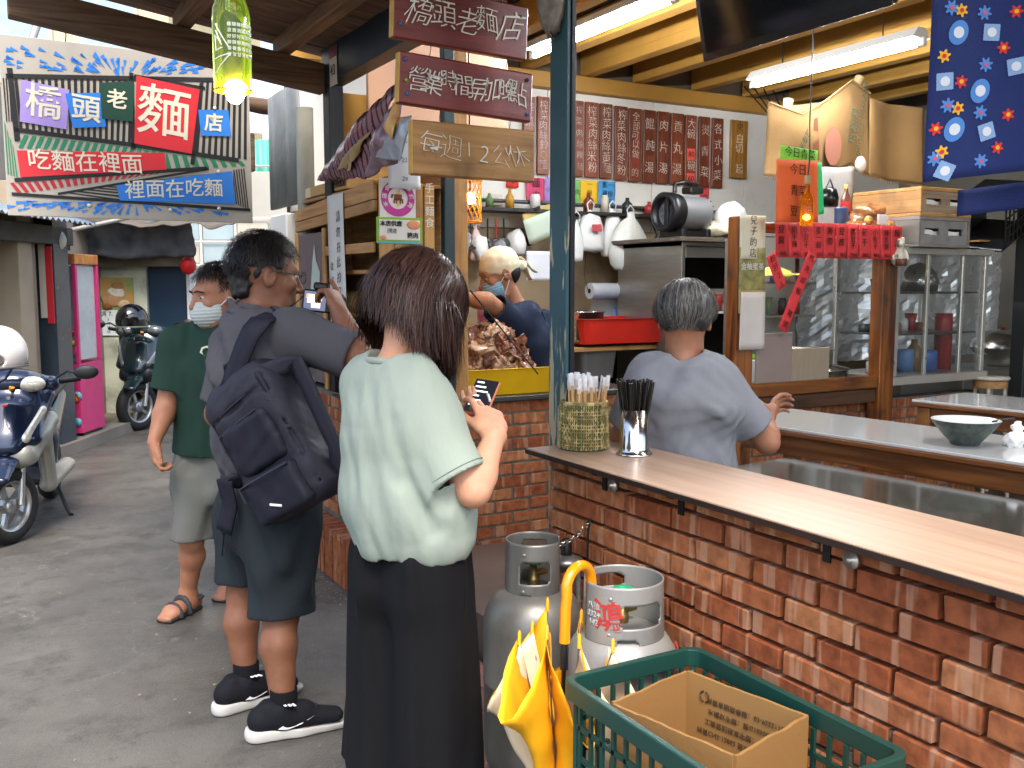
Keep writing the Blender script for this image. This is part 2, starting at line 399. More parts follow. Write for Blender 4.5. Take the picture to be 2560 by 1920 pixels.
# ---------------------------------------------------------------- people
SKIN = mat('skin', '#a06f53', .58, var=.55, scale=14, col2='#87543b', bump=.12, bscale=160, sss=.05)
SKIN2 = mat('skin_tan', '#7c5139', .6, var=.6, scale=14, col2='#613a26', bump=.12, bscale=160, sss=.04)
SKIN3 = mat('skin_pale', '#c99678', .58, var=.5, scale=14, col2='#b07454', bump=.12, bscale=160, sss=.05)
def hframe(fwd, up):
    f = Vector(fwd).normalized(); r = f.cross(Vector(up)).normalized(); u = r.cross(f)
    return r, f, u
def head(S, c, fwd, up, sc=1., ears=True):
    r, f, u = hframe(fwd, up); c = Vector(c); M = [tuple(r), tuple(f), tuple(u)]
    P = lambda x, y, z: c + (r * x + f * y + u * z) * sc
    S.ell(P(0, -.012, .03), (.078 * sc, .098 * sc, .092 * sc), M, .02)
    S.ell(P(0, .022, -.035), (.064 * sc, .076 * sc, .085 * sc), M, .025)
    S.seg(P(-.03, .045, -.09), P(.03, .045, -.09), .03 * sc, k=.03)
    S.ell(P(0, .072, -.1), (.024 * sc, .02 * sc, .018 * sc), M, .02)
    S.seg(P(-.036, .078, .026), P(.036, .078, .026), .014 * sc, k=.02)
    S.seg(P(-.045, .066, -.02), P(.045, .066, -.02), .022 * sc, k=.02)
    for q in (-1, 1): S.ell(P(.031 * q, .104, .006), (.016 * sc, .012 * sc, .01 * sc), M, .01, 's')
    S.seg(P(0, .092, .012), P(0, .114, -.032), .009 * sc, .013 * sc, k=.012)
    for q in (-1, 1): S.ell(P(.012 * q, .1, -.037), (.009 * sc, .011 * sc, .008 * sc), M, .008)
    S.seg(P(-.02, .088, -.064), P(.02, .088, -.064), .008 * sc, k=.008); S.seg(P(-.016, .087, -.075), P(.016, .087, -.075), .009 * sc, k=.008)
    if ears:
        for q in (-1, 1):
            S.ell(P(.079 * q, -.008, -.004), (.011 * sc, .021 * sc, .033 * sc), M, .008)
            S.ell(P(.09 * q, -.004, .0), (.008 * sc, .012 * sc, .02 * sc), M, .004, 's')
    return P
def hand(S, w, d, pn, side, curl=(20, 30, 20), spread=4, thumb=None, sc=1., k=.006, tcurl=25, curls=None):
    """w wrist, d along the hand, pn the way the palm faces, side: the way the thumb sticks out"""
    d = Vector(d).normalized(); pn = Vector(pn); pn = (pn - d * pn.dot(d)).normalized(); t = Vector(side); t = (t - d * t.dot(d) - pn * t.dot(pn)).normalized()
    w = Vector(w); L = .088 * sc
    S.seg(w, w + d * L * .5, (.028 * sc, .019 * sc), (.038 * sc, .0165 * sc), k=.015, side=t)
    S.seg(w + d * L * .35, w + d * L * .92, (.038 * sc, .0165 * sc), (.039 * sc, .012 * sc), k=.012, side=t)
    S.seg(w + d * .012 * sc + t * .014 * sc + pn * .008 * sc, w + d * .045 * sc + t * .03 * sc + pn * .012 * sc, .016 * sc, .014 * sc, k=.012)
    for i, (o, ln, r) in enumerate(((.030, .072, .0090), (.0105, .080, .0092), (-.0095, .074, .0088), (-.029, .058, .0078))):
        p = w + d * (L * (.96, 1., .97, .9)[i]) + t * o * sc; a = 0.; dd = d + t * math.tan(R(spread * (1.3, .3, -.5, -1.5)[i])); dd.normalize()
        cv = curls[i] if curls else curl
        for j in range(3):
            a += R(cv[j]); v = dd * math.cos(a) + pn * math.sin(a); q = p + v * ln * sc * (.46, .3, .24)[j]
            S.seg(p, q, r * sc * (1, .94, .86)[j], r * sc * (.94, .86, .74)[j], k=.004 if j else k); p = q
    b = w + d * .03 * sc + t * .032 * sc + pn * .008 * sc; td = Vector(thumb).normalized() if thumb is not None else (d * .75 + t * .7 + pn * .25).normalized()
    m1 = b + td * .036 * sc; v = (td * math.cos(R(tcurl)) + (d - t * .3).normalized() * math.sin(R(tcurl))).normalized(); m2 = m1 + v * .03 * sc
    S.seg(b, m1, .0125 * sc, .0105 * sc, k=.01); S.seg(m1, m2, .0105 * sc, .0085 * sc, k=.004)
def leg(S, hip, knee, ank, rt=.085, rk=.055, rc=.058, ra=.036, back=(0, -1, 0)):
    hip, knee, ank = Vector(hip), Vector(knee), Vector(ank); b = Vector(back)
    S.seg(hip, knee, rt, rk, k=.03); cm = knee.lerp(ank, .33) + b * .014
    S.seg(knee, cm, rk * .95, rc, k=.03); S.seg(cm, ank, rc, ra, k=.03); S.seg(ank, ank + Vector((0, 0, -.02)), ra, k=.02)
def arm(S, sh, el, wr, r0=.05, r1=.042, r2=.027):
    sh, el, wr = Vector(sh), Vector(el), Vector(wr); m = el.lerp(wr, .28)
    S.seg(sh, el, r0, r1, k=.03); S.seg(el, m, r1 * .95, r1, k=.02); S.seg(m, wr, r1, r2, k=.02)
def foot(S, ank, fwd, L=.25, q=1.):
    f = Vector(fwd); f.z = 0; f.normalize(); s = Vector((f.y, -f.x, 0)); a = Vector(ank)
    g = Vector((a.x, a.y, 0))
    S.seg(g - f * .05 + Vector((0, 0, .035)), g + f * (L * .45) + Vector((0, 0, .04)), (.033 * q, .034 * q), (.042 * q, .03 * q), k=.03, side=s)
    S.seg(g + f * (L * .35) + Vector((0, 0, .035)), g + f * (L - .085) + Vector((0, 0, .02)), (.043 * q, .028 * q), (.04 * q, .017), k=.03, side=s)
    S.seg(a, g + Vector((0, 0, .05)), .036, .04 * q, k=.03); return g, f, s
def bbox(pts, m=.25):
    a = np.array([tuple(p) for p in pts]); return a.min(0) - m, a.max(0) + m
def strands(name, m, parent, off, gens, width=.0016, tones=(.5, 1.), seed=1):
    """hair as many thin tapering ribbons; gens gives polylines + outward vectors"""
    rs = random.Random(seed); v = []; f = []; tone = []
    off = Vector(off)
    for pts, out in gens:
        n = len(pts); o = len(v); tn = rs.uniform(*tones)
        for i, p in enumerate(pts):
            d = (pts[min(i + 1, n - 1)] - pts[max(i - 1, 0)]).normalized(); sv = d.cross(out).normalized()
            w = width * (1 - .75 * (i / (n - 1)) ** 2) * .5; v.append(p - sv * w - off); v.append(p + sv * w - off); tone += [tn, tn]
        for i in range(n - 1): f.append((o + 2 * i, o + 2 * i + 1, o + 2 * i + 3, o + 2 * i + 2))
    me = bpy.data.meshes.new(name); me.from_pydata([tuple(p) for p in v], [], f)
    at_ = me.attributes.new('tone', 'FLOAT', 'POINT'); at_.data.foreach_set('value', tone)
    me.polygons.foreach_set('use_smooth', [True] * len(f)); me.update(); return link(name, me, m, parent)
def hairmat(name, dark, light, rough=.38):
    if name in MATS: return MATS[name]
    m = bpy.data.materials.new(name); m.use_nodes = True; MATS[name] = m; n, l = m.node_tree.nodes, m.node_tree.links; b = n['Principled BSDF']
    a = n.new('ShaderNodeAttribute'); a.attribute_name = 'tone'; mx = n.new('ShaderNodeMix'); mx.data_type = 'RGBA'
    mx.inputs['A'].default_value = (*srgb(dark), 1); mx.inputs['B'].default_value = (*srgb(light), 1)
    l.new(a.outputs['Fac'], mx.inputs['Factor']); l.new(mx.outputs['Result'], b.inputs['Base Color']); b.inputs['Roughness'].default_value = rough; b.inputs['Specular IOR Level'].default_value = .28
    return m
def hair_gen(P, sc, n, shape, seed=3, steps=7):
    """P maps head coordinates; shape(phi, rnd) -> (theta_start, theta_end, tail_length, lift, tail_dir) with phi=0 at the back"""
    rs = random.Random(seed); out = []
    o0 = P(0, 0, 0); r = (P(1, 0, 0) - o0).normalized(); f = (P(0, 1, 0) - o0).normalized(); u = (P(0, 0, 1) - o0).normalized()
    for i in range(n):
        phi = rs.uniform(-math.pi, math.pi); res = shape(phi, rs)
        if res is None: continue
        t0, t1, tail, lift, td = res; pts = []; jp = rs.gauss(0, .05); wob = rs.gauss(0, 1)
        for j in range(steps):
            q = j / (steps - 1); t = t0 + (t1 - t0) * q; ph = phi + jp * q + .05 * wob * math.sin(q * 5)
            e = lift * (.55 + .45 * q) * max(.12, 1 - max(0, t - 1.65) * 1.5) + rs.gauss(0, .0008)
            pts.append(P((.082 + e) * math.sin(t) * math.sin(ph), -.012 - (.101 + e) * math.sin(t) * math.cos(ph), .03 + (.095 + e) * math.cos(t)))
        if tail > 0:
            d0 = (pts[-1] - pts[-2]).normalized(); d1 = Vector(td); p = pts[-1]; m = 5
            d1 = (d1 + Vector((rs.gauss(0, .09), rs.gauss(0, .09), 0))).normalized()
            for j in range(1, m + 1):
                q = j / m; d = (d0 * (1 - q) + d1 * q).normalized(); p = p + d * (tail / m); pts.append(p)
        if rs.random() < .012:
            fl = Vector((rs.gauss(0, 1), rs.gauss(0, 1), rs.gauss(.3, 1))) * .012; pts = [p + fl * (j / len(pts)) ** 1.5 for j, p in enumerate(pts)]
        ow = (pts[len(pts) // 2] - P(0, -.012, 0)).normalized(); out.append((pts, ow))
    return out
def eye(parent, P, q, off, sc=1.):
    b = MB(); c = P(.031 * q, .0785, .004) - Vector(off); b.sphere(c, .0125 * sc, 12); o = b.build('eye', mat('eyeball', '#a39a92', .3), parent)
    b = MB(); b.sphere(P(.031 * q, .0875, .003) - Vector(off), .0052 * sc, 10); b.build('pupil', mat('pupil', '#140d09', .15), o)
# ---------------------------------------------------------------- ground and floors
def asphalt():
    m = bpy.data.materials.new('asphalt'); m.use_nodes = True; n, l = m.node_tree.nodes, m.node_tree.links; b = n['Principled BSDF']
    t = n.new('ShaderNodeTexCoord')
    def nz(s, d=8, r=.6):
        q = n.new('ShaderNodeTexNoise'); q.inputs['Scale'].default_value = s; q.inputs['Detail'].default_value = d; q.inputs['Roughness'].default_value = r; l.new(t.outputs['Object'], q.inputs[0]); return q.outputs[0]
    def ramp(src, a, ca, c, cc):
        q = n.new('ShaderNodeValToRGB'); q.color_ramp.elements[0].position = a; q.color_ramp.elements[1].position = c
        q.color_ramp.elements[0].color = (*ca, 1); q.color_ramp.elements[1].color = (*cc, 1); l.new(src, q.inputs[0]); return q.outputs[0]
    def mix(a, c, f, mode='MIX'):
        q = n.new('ShaderNodeMix'); q.data_type = 'RGBA'; q.blend_type = mode
        for s_, k in ((a, 'A'), (c, 'B'), (f, 'Factor')):
            if hasattr(s_, 'links'): l.new(s_, q.inputs[k])
            else: q.inputs[k].default_value = s_ if k == 'Factor' else (*s_, 1)
        return q.outputs['Result']
    big = ramp(nz(.9, 5), .35, (.064, .06, .052), .68, (.12, .112, .096))
    mid = mix(big, (.047, .043, .036), ramp(nz(3.3, 12, .78), .5, (0, 0, 0), .62, (.8, .8, .8)))
    gr = n.new('ShaderNodeTexVoronoi'); gr.inputs['Scale'].default_value = 95; l.new(t.outputs['Object'], gr.inputs[0])
    c = mix(mid, (.18, .17, .15), ramp(gr.outputs['Distance'], .0, (.5, .5, .5), .3, (0, 0, 0)))
    ck = n.new('ShaderNodeTexVoronoi'); ck.feature = 'DISTANCE_TO_EDGE'; ck.inputs['Scale'].default_value = .8
    wv = n.new('ShaderNodeVectorMath'); wv.operation = 'ADD'; q = n.new('ShaderNodeTexNoise'); q.inputs['Scale'].default_value = 3; q.inputs['Detail'].default_value = 6
    l.new(t.outputs['Object'], q.inputs[0]); l.new(t.outputs['Object'], wv.inputs[0]); l.new(q.outputs['Color'], wv.inputs[1]); l.new(wv.outputs[0], ck.inputs[0])
    brk = nz(1.3, 3)
    mlt = n.new('ShaderNodeMath'); mlt.operation = 'MULTIPLY'; l.new(ramp(ck.outputs[0], .0, (1, 1, 1), .006, (0, 0, 0)), mlt.inputs[0]); l.new(ramp(brk, .46, (0, 0, 0), .56, (.35, .35, .35)), mlt.inputs[1])
    c = mix(c, (.24, .22, .19), mlt.outputs[0])
    l.new(c, b.inputs['Base Color'])
    l.new(ramp(nz(1.7, 5), .36, (.34, .34, .34), .6, (.75, .75, .75)), b.inputs['Roughness'])
    bp = n.new('ShaderNodeBump'); bp.inputs['Strength'].default_value = .5; bp.inputs['Distance'].default_value = .003
    hh = n.new('ShaderNodeMath'); hh.operation = 'ADD'; l.new(gr.outputs['Distance'], hh.inputs[0]); l.new(nz(130, 4), hh.inputs[1]); l.new(hh.outputs[0], bp.inputs['Height']); l.new(bp.outputs[0], b.inputs['Normal'])
    return m
MB().grid(lambda u, v: (-40 + 90 * u, -40 + 110 * v, 0), 4, 4, smooth=False).build('ground', asphalt())['kind'] = 'structure'
TERRA = mat('terracotta_tile', '#8a5a4a', .5, var=.7, scale=5, col2='#5e4038', rnd=.12, bump=.1)
fl = structure(MB().box((1.76, -2.0, 0), (7.6, 6.0, .2)).build('floor', mat('floor_screed', '#5a4a40', .5, var=.6, scale=2, bump=.1)))
# tiled step at the entrance: real tiles with joints
st = structure(MB().box((1.3, 2.22, 0.002), (1.7, 3.42, .055)).build('pavement', mat('step_mortar', '#6e625a', .9, var=.5)))
tm = MB().rbox((0, 0, 0), (.184, .19, .02), .003).mesh('tile'); tm.materials.append(TERRA)
for i in range(2):
    for j in range(6): link('tile', tm, None, st, (1.31 + i * .19, 2.23 + j * .197, .042 + random.uniform(-.001, .001)))

# ---------------------------------------------------------------- brickwork
def brick_mat():
    m = bpy.data.materials.new('brick'); m.use_nodes = True; n, l = m.node_tree.nodes, m.node_tree.links; b = n['Principled BSDF']
    t = n.new('ShaderNodeTexCoord'); oi = n.new('ShaderNodeObjectInfo'); mu = n.new('ShaderNodeMath'); mu.operation = 'MULTIPLY'; mu.inputs[1].default_value = 97.; l.new(oi.outputs['Random'], mu.inputs[0])
    va = n.new('ShaderNodeVectorMath'); va.operation = 'ADD'; l.new(t.outputs['Object'], va.inputs[0]); l.new(mu.outputs[0], va.inputs[1])
    cr = n.new('ShaderNodeValToRGB'); e = cr.color_ramp.elements; e[0].color = (*srgb('#86492c'), 1); e[1].color = (*srgb('#a56d48'), 1)
    q = e.new(.5); q.color = (*srgb('#945838'), 1); l.new(oi.outputs['Random'], cr.inputs[0])
    n1 = n.new('ShaderNodeTexNoise'); n1.inputs['Scale'].default_value = 28; n1.inputs['Detail'].default_value = 6; l.new(va.outputs[0], n1.inputs[0])
    m1 = n.new('ShaderNodeMix'); m1.data_type = 'RGBA'; m1.blend_type = 'MULTIPLY'; m1.inputs['Factor'].default_value = .7
    r1 = n.new('ShaderNodeValToRGB'); r1.color_ramp.elements[0].color = (.5, .45, .42, 1); r1.color_ramp.elements[1].color = (1.2, 1.15, 1.1, 1); r1.color_ramp.elements[0].position = .3; r1.color_ramp.elements[1].position = .65
    l.new(n1.outputs[0], r1.inputs[0]); l.new(cr.outputs[0], m1.inputs['A']); l.new(r1.outputs[0], m1.inputs['B'])
    mp = n.new('ShaderNodeMapping'); mp.inputs['Scale'].default_value = (26, 3, 2.2); l.new(va.outputs[0], mp.inputs[0])
    n2 = n.new('ShaderNodeTexNoise'); n2.inputs['Scale'].default_value = 1; n2.inputs['Detail'].default_value = 2; l.new(mp.outputs[0], n2.inputs[0])
    r2 = n.new('ShaderNodeMapRange'); r2.inputs[1].default_value = .54; r2.inputs[2].default_value = .6; r2.inputs[4].default_value = .38; l.new(n2.outputs[0], r2.inputs[0])
    m2 = n.new('ShaderNodeMix'); m2.data_type = 'RGBA'; m2.inputs['B'].default_value = (*srgb('#c09a7c'), 1); l.new(m1.outputs['Result'], m2.inputs['A']); l.new(r2.outputs[0], m2.inputs['Factor'])
    l.new(m2.outputs['Result'], b.inputs['Base Color']); b.inputs['Roughness'].default_value = .92; b.inputs['Specular IOR Level'].default_value = .2
    bp = n.new('ShaderNodeBump'); bp.inputs['Strength'].default_value = .7; bp.inputs['Distance'].default_value = .004; l.new(n1.outputs[0], bp.inputs['Height']); l.new(bp.outputs[0], b.inputs['Normal'])
    return m
BRICK = brick_mat(); MORTAR = mat('mortar', '#6d675a', .95, var=.7, scale=14, col2='#433c33', bump=.8, bscale=55)
def brick_meshes(L, Hh, D, n=6):
    out = []
    for i in range(n):
        b = MB().rbox((0, 0, 0), (L, D, Hh), .0025)
        for v in b.v: v += Vector((random.gauss(0, .0014), random.gauss(0, .0007), random.gauss(0, .0014)))
        me = b.mesh('brick'); me.materials.append(BRICK); out.append(me)
    return out
PITCH, CRS = .213, .0655
BM = brick_meshes(PITCH - .012, CRS - .012, .05); BH = brick_meshes(PITCH / 2 - .012, CRS - .012, .05, 3)
def courses(parent, length, ztop, n, skip=0):
    """running bond, local x along the wall, face at y=0; ztop is the underside line of the top joint"""
    for k in range(n):
        z = ztop - (k + 1) * CRS + .0055; x = 0.; 
        row = []
        if (k + skip) % 2: row.append((0, BH)); x = PITCH / 2
        while x < length - PITCH * .75: row.append((x, BM)); x += PITCH
        if length - x > PITCH * .4: row.append((x, BH))
        for x, ms in row:
            link('brick', random.choice(ms), None, parent, (x + random.gauss(0, .0015), random.gauss(-.001, .0012), z + random.gauss(0, .001)))
LAM = wood('laminate', '#b0937c', '#987a64', 'x', .28, 2.2, .0, .0)
cw = empty('brick_counter', 'low red brick wall with pale wood grain bar top, facing the alley', 'counter', (1.66, 2.672, 0), R(-90))
MB().box((.004, .0045, 0), (2.6, .22, .968)).build('mortar_core', MORTAR, cw)
courses(cw, 2.55, .939, 14)
n0 = len(cw.children); courses(cw, 2.55, .939 + CRS, 1, 1)
for o in cw.children[n0:]: o.scale.z = .62
top = MB().rbox((-.07, -.05, .982), (2.6, .32, 1.0), .002).build('counter_top', LAM, cw)
MB().box((-.072, -.054, .9815), (2.6, -.0502, .9965)).build('edge_band', mat('dark_edge', '#2a1b14', .5, var=.5, scale=40, col2='#0d0806'), top)
DKST = mat('dark_steel', '#2a2522', .5, .6, var=.4)
for yy in (2.36, 2.0, 1.49):
    b = MB(); b.box((2.672 - yy, -.006, .925), (2.672 - yy + .022, -.001, .98)); b.box((2.672 - yy, -.045, .975), (2.672 - yy + .022, -.006, .9805)); b.build('shelf_bracket', DKST, cw)
for yy in (2.29, 1.40):
    b = MB(); b.lathe([(.0, 0), (.021, 0), (.021, .008), (.006, .01), (.006, .016), (0, .016)], 16, TR((2.672 - yy, -.012, .952), rx=R(90))); b.build('latch_disc', mat('galvanised', '#b9b4aa', .35, .7, var=.3), cw)
# kitchen-side wall and street ledge
kw = empty('brick_wall', 'dark red brick wall under the yellow basin of meat', 'wall', (1.70, 4.3, 0), 0)
MB().box((.004, .0045, 0), (1.52, .2, .944)).build('mortar_core', MORTAR, kw)
courses(kw, 1.5, .945, 14)
MB().rbox((-.02, -.03, .946), (1.55, .62, .972), .003).build('worktop', mat('worktop_steel', '#4a4a46', .4, .7, var=.4), kw)
sw = empty('brick_ledge_wall', 'brick stall base with upright brick ledge along the alley', 'wall', (1.70, 6.3, 0), R(-90))
MB().box((.004, .0045, 0), (1.995, .2, .966)).build('mortar_core', MORTAR, sw)
courses(sw, 1.96, .945, 10)
MB().box((.004, -.102, 0), (2.0, .005, .248)).build('ledge_core', MORTAR, sw)
sm_ = brick_meshes(.056, .24, .04, 4); hm_ = brick_meshes(.056, .03, .115, 4)
for i in range(30):
    link('brick', random.choice(sm_), None, sw, (.006 + i * .0665, -.115 + random.gauss(0, .002), .004))
    link('brick', random.choice(hm_), None, sw, (.006 + i * .0665, -.115, .238 + random.gauss(0, .001)))

# ---------------------------------------------------------------- posts, beams, canopy, ceiling
def teal_paint():
    m = mat('teal_paint', '#2f5158', .5, var=.3, scale=6, col2='#24434a'); n, l = m.node_tree.nodes, m.node_tree.links; b = n['Principled BSDF']
    t = n.new('ShaderNodeTexCoord'); sp = n.new('ShaderNodeSeparateXYZ'); l.new(t.outputs['Object'], sp.inputs[0])
    mp = n.new('ShaderNodeMapping'); mp.inputs['Scale'].default_value = (40, 40, 5); l.new(t.outputs['Object'], mp.inputs[0])
    nz = n.new('ShaderNodeTexNoise'); nz.inputs['Scale'].default_value = 1; nz.inputs['Detail'].default_value = 7; l.new(mp.outputs[0], nz.inputs[0])
    mr = n.new('ShaderNodeMapRange'); mr.inputs[1].default_value = 1.0; mr.inputs[2].default_value = 2.0; mr.inputs[3].default_value = .16; mr.inputs[4].default_value = -.12; l.new(sp.outputs['Z'], mr.inputs[0])
    ad = n.new('ShaderNodeMath'); ad.operation = 'ADD'; l.new(nz.outputs[0], ad.inputs[0]); l.new(mr.outputs[0], ad.inputs[1])
    rp = n.new('ShaderNodeMapRange'); rp.inputs[1].default_value = .6; rp.inputs[2].default_value = .63; l.new(ad.outputs[0], rp.inputs[0])
    mx = n.new('ShaderNodeMix'); mx.data_type = 'RGBA'; mx.inputs['B'].default_value = (*srgb('#a89c7c'), 1)
    src = b.inputs['Base Color'].links[0].from_socket; l.new(src, mx.inputs['A']); l.new(rp.outputs[0], mx.inputs['Factor']); l.new(mx.outputs['Result'], b.inputs['Base Color'])
    return m
TEAL = teal_paint(); BLK = mat('black_steel', '#14161a', .5, .2, var=.3)
po = empty('steel_post', 'teal painted steel post with worn cream patches beside the bar counter', 'post', (1.74, 2.7, 0))
MB().rbox((-.002, 0, .056), (.012, .106, 3.1), .002).build('face', TEAL, po)
MB().rbox((.0125, -.006, .056), (.03, .012, 3.1), .002).build('edge_strip', BLK, po)  # black strip along the near edge of the post
MB().rbox((.0125, .095, .056), (.05, .105, 3.1), .002).build('rear_flange', BLK, po)
b = MB(); b.sphere((1.715, 2.76, 2.47), (.05, .05, .11), 14)
for v in b.v: v += Vector((random.gauss(0, .007), random.gauss(0, .007), random.gauss(0, .01)))
tag(b.build('hornet_nest', mat('papery_grey', '#8d857b', .9, var=.7, scale=30, col2='#5a534b', bump=.6)), 'rough grey papery nest stuck to the top of the teal post', 'nest')
CAN = wood('canopy_timber', '#86684c', '#4f3b2a', 'y', .8, 3, .12, .3); CANX = wood('canopy_timber_x', '#7d6148', '#4a3727', 'x', .8, 3, .12, .3)
OCH = mat('ochre_paint', '#ae823a', .5, var=.35, scale=4, col2='#8a642a', rnd=.06, dirt=.15)
NAVY = mat('navy_paint', '#1c2a36', .45, var=.3, scale=3, col2='#10181f')
tag(MB().rbox((1.70, .4, 2.60), (1.80, 5.06, 2.84), .004).build('steel_girder', NAVY), 'dark blue steel girder along the shop front over the entrance', 'girder')
tag(MB().rbox((1.70, 4.95, .97), (1.78, 5.05, 2.597), .004).build('steel_post', BLK), 'black steel post holding the far end of the blue girder', 'post')
tag(MB().rbox((2.03, 4.24, .975), (2.085, 4.29, 3.2), .003).build('steel_post', mat('dark_teal', '#1d2f33', .45, var=.3)), 'dark teal post between wooden stall front and chef', 'post')
# canopy: eave beam, rafters, boards
can = empty('canopy', 'weathered timber canopy over the alley beside the noodle shop', 'canopy', (0, 0, 0))
A, B = Vector((.22, 5.0, 2.76)), Vector((1.70, 5.0, 2.558))
def slab(a, b, w, h, name, m, parent, **k):
    """bar whose lower edge runs from a to b, w along y, h up"""
    return MB().add([a, b, b + Vector((0, w, 0)), a + Vector((0, w, 0)), a + Vector((0, 0, h)), b + Vector((0, 0, h)), b + Vector((0, w, h)), a + Vector((0, w, h))],
                    [(0, 3, 2, 1), (4, 5, 6, 7), (0, 1, 5, 4), (1, 2, 6, 5), (2, 3, 7, 6), (3, 0, 4, 7)]).build(name, m, parent, **k)
slab(A, B, .09, .15, 'eave_beam', CANX, can, bevel=.006)
slab(A + Vector((0, -2.1, .06)), B + Vector((0, -2.1, .06)), .08, .12, 'cross_beam', CANX, can, bevel=.006)
for x in (.3, .95, 1.45):
    z = 2.79 - (x - .22) * .137 + .15
    MB().rbox((x, 1.1, z - .03), (x + .08, 5.1, z + .07), .005).build('rafter', CAN, can)
for i in range(26):
    y0 = 1.05 + i * .158
    slab(Vector((.15, y0, 2.99 + random.uniform(-.004, .004))), Vector((1.78, y0, 2.772 + random.uniform(-.004, .004))), .153, .018, 'board', CANX, can)
# ceiling inside
cl = structure(MB().box((1.82, -1.0, 3.24), (7.6, 6.1, 3.28)).build('ceiling', mat('ceiling_board', '#4a3524', .8, var=.6, scale=2, col2='#2b1e14', bump=.2)))
for x in (2.45, 2.95, 3.45, 3.96, 4.43, 5.0, 5.53, 6.05, 6.6):
    b = MB(); b.rbox((x, -1, 3.055), (x + .1, 5.98, 3.235), .006); b.box((x - .004, -1, 3.12), (x + .104, 5.97, 3.126))
    tag(b.build('ceiling_joist', OCH), 'ochre painted ceiling joist running towards the menu wall', 'joist', 'ochre joists under the ceiling')
b = MB(); b.rbox((1.8, 5.93, 2.935), (7.5, 6.0, 3.05), .005); b.box((1.8, 5.918, 2.94), (7.5, 5.929, 2.955))
tag(b.build('wall_beam', OCH), 'ochre painted beam along the top of the white menu wall', 'beam')
WHITE = mat('white_wall', '#e4e2da', .6, var=.2, scale=3, col2='#cfcabd', dirt=.12)
wallm = empty('menu_wall', 'white panelled back wall carrying the wooden menu boards', 'wall', (0, 6.0, 0))
for i in range(6): MB().rbox((1.8 + i * .95, 0, 1.95), (1.8 + i * .95 + .944, .03, 2.94), .002).build('panel', WHITE, wallm)
MB().box((1.8, .031, .2), (7.6, .1, 3.24)).build('wall_core', mat('wall_dark', '#6b5c4a', .8, var=.6, scale=2), wallm)
MB().rbox((1.8, .004, 1.1), (7.5, .0305, 1.945), .002).build('lower_panel', mat('stained_ply', '#a28f72', .6, var=.6, scale=3, col2='#7a6850', dirt=.5), wallm)
tag(MB().box((7.5, -1, .2), (7.6, 6.0, 3.24)).build('side_wall', mat('side_wall_grey', '#77736a', .8, var=.5, scale=2)), 'grey side wall at the far end of the dining room', 'wall')
# ---------------------------------------------------------------- signs and menus
from mathutils import noise as mnoise
def crumple(b, amp, freq, seed=0, axis=None):
    o = Vector((seed * 3.7, seed * 1.3, seed * 5.1))
    for v in b.v:
        d = mnoise.noise_vector(v * freq + o) * amp + mnoise.noise_vector(v * freq * 2.3 + o) * amp * .4
        if axis is not None: d = Vector(axis) * d.dot(Vector((1, .7, .4)))
        v += d
    return b
CHALK = mat('carved_white', '#e2ddd0', .8); INK = mat('ink_black', '#15120f', .7); INKR = mat('ink_red', '#b01f1c', .7)
REDW = wood('red_stained_board', '#854529', '#622b1a', 'z', .4, 3, .18, .1); REDX = wood('red_stained_board_x', '#7a2a22', '#591a17', 'x', .42, 3, .1, .15)
PINE = wood('pine', '#b98d52', '#96683a', 'x', .6, 3, .1, .15, knots=.5); PINEZ = wood('pine_z', '#c09252', '#9a6a38', 'z', .55, 3, .12, .15, knots=.35); PINEY = wood('pine_y', '#b98c54', '#8f6337', 'y', .6, 3, .1, .15, knots=.4)
OCHB = wood('ochre_board', '#a5762f', '#7c5420', 'z', .45, 3, .05, .1)
def px_x(zx, Y, y=350): return at(1300 + zx / 2.766, y, Y=Y).x
MENU = [(18, 106, '榨菜肉絲飯', 2.87), (115, 206, '榨菜肉絲鈴Q麵', 2.88), (222, 300, '榨菜肉絲湯', 2.88), (375, 441, '榨菜肉絲粿麵', 2.88), (448, 545, '榨菜肉絲米粉', 2.88), (550, 641, '榨菜肉絲黃麵', 2.88),
        (652, 745, '榨菜肉絲冬粉', 2.875), (750, 843, '全部可以做乾的', 2.87), (849, 940, '餛飩湯', 2.87), (946, 1036, '肉片湯', 2.87), (1042, 1135, '貢丸湯', 2.868),
        (1140, 1223, '大碗 小碗 ', 2.866), (1235, 1315, '燙青菜', 2.866), (1327, 1408, '各式小菜', 2.866), (1455, 1576, '黑白切 起', 2.868)]
MENG = ['pickle pork rice', 'pickle pork Q noodles', 'pickle pork soup', 'pickle pork flat noodles', 'pickle pork rice vermicelli', 'pickle pork yellow noodles', 'pickle pork glass noodles', 'dry versions of everything', 'wonton soup', 'sliced pork soup', 'meatball soup', 'large and small bowl prices', 'blanched greens', 'assorted side dishes', 'black and white cuts']
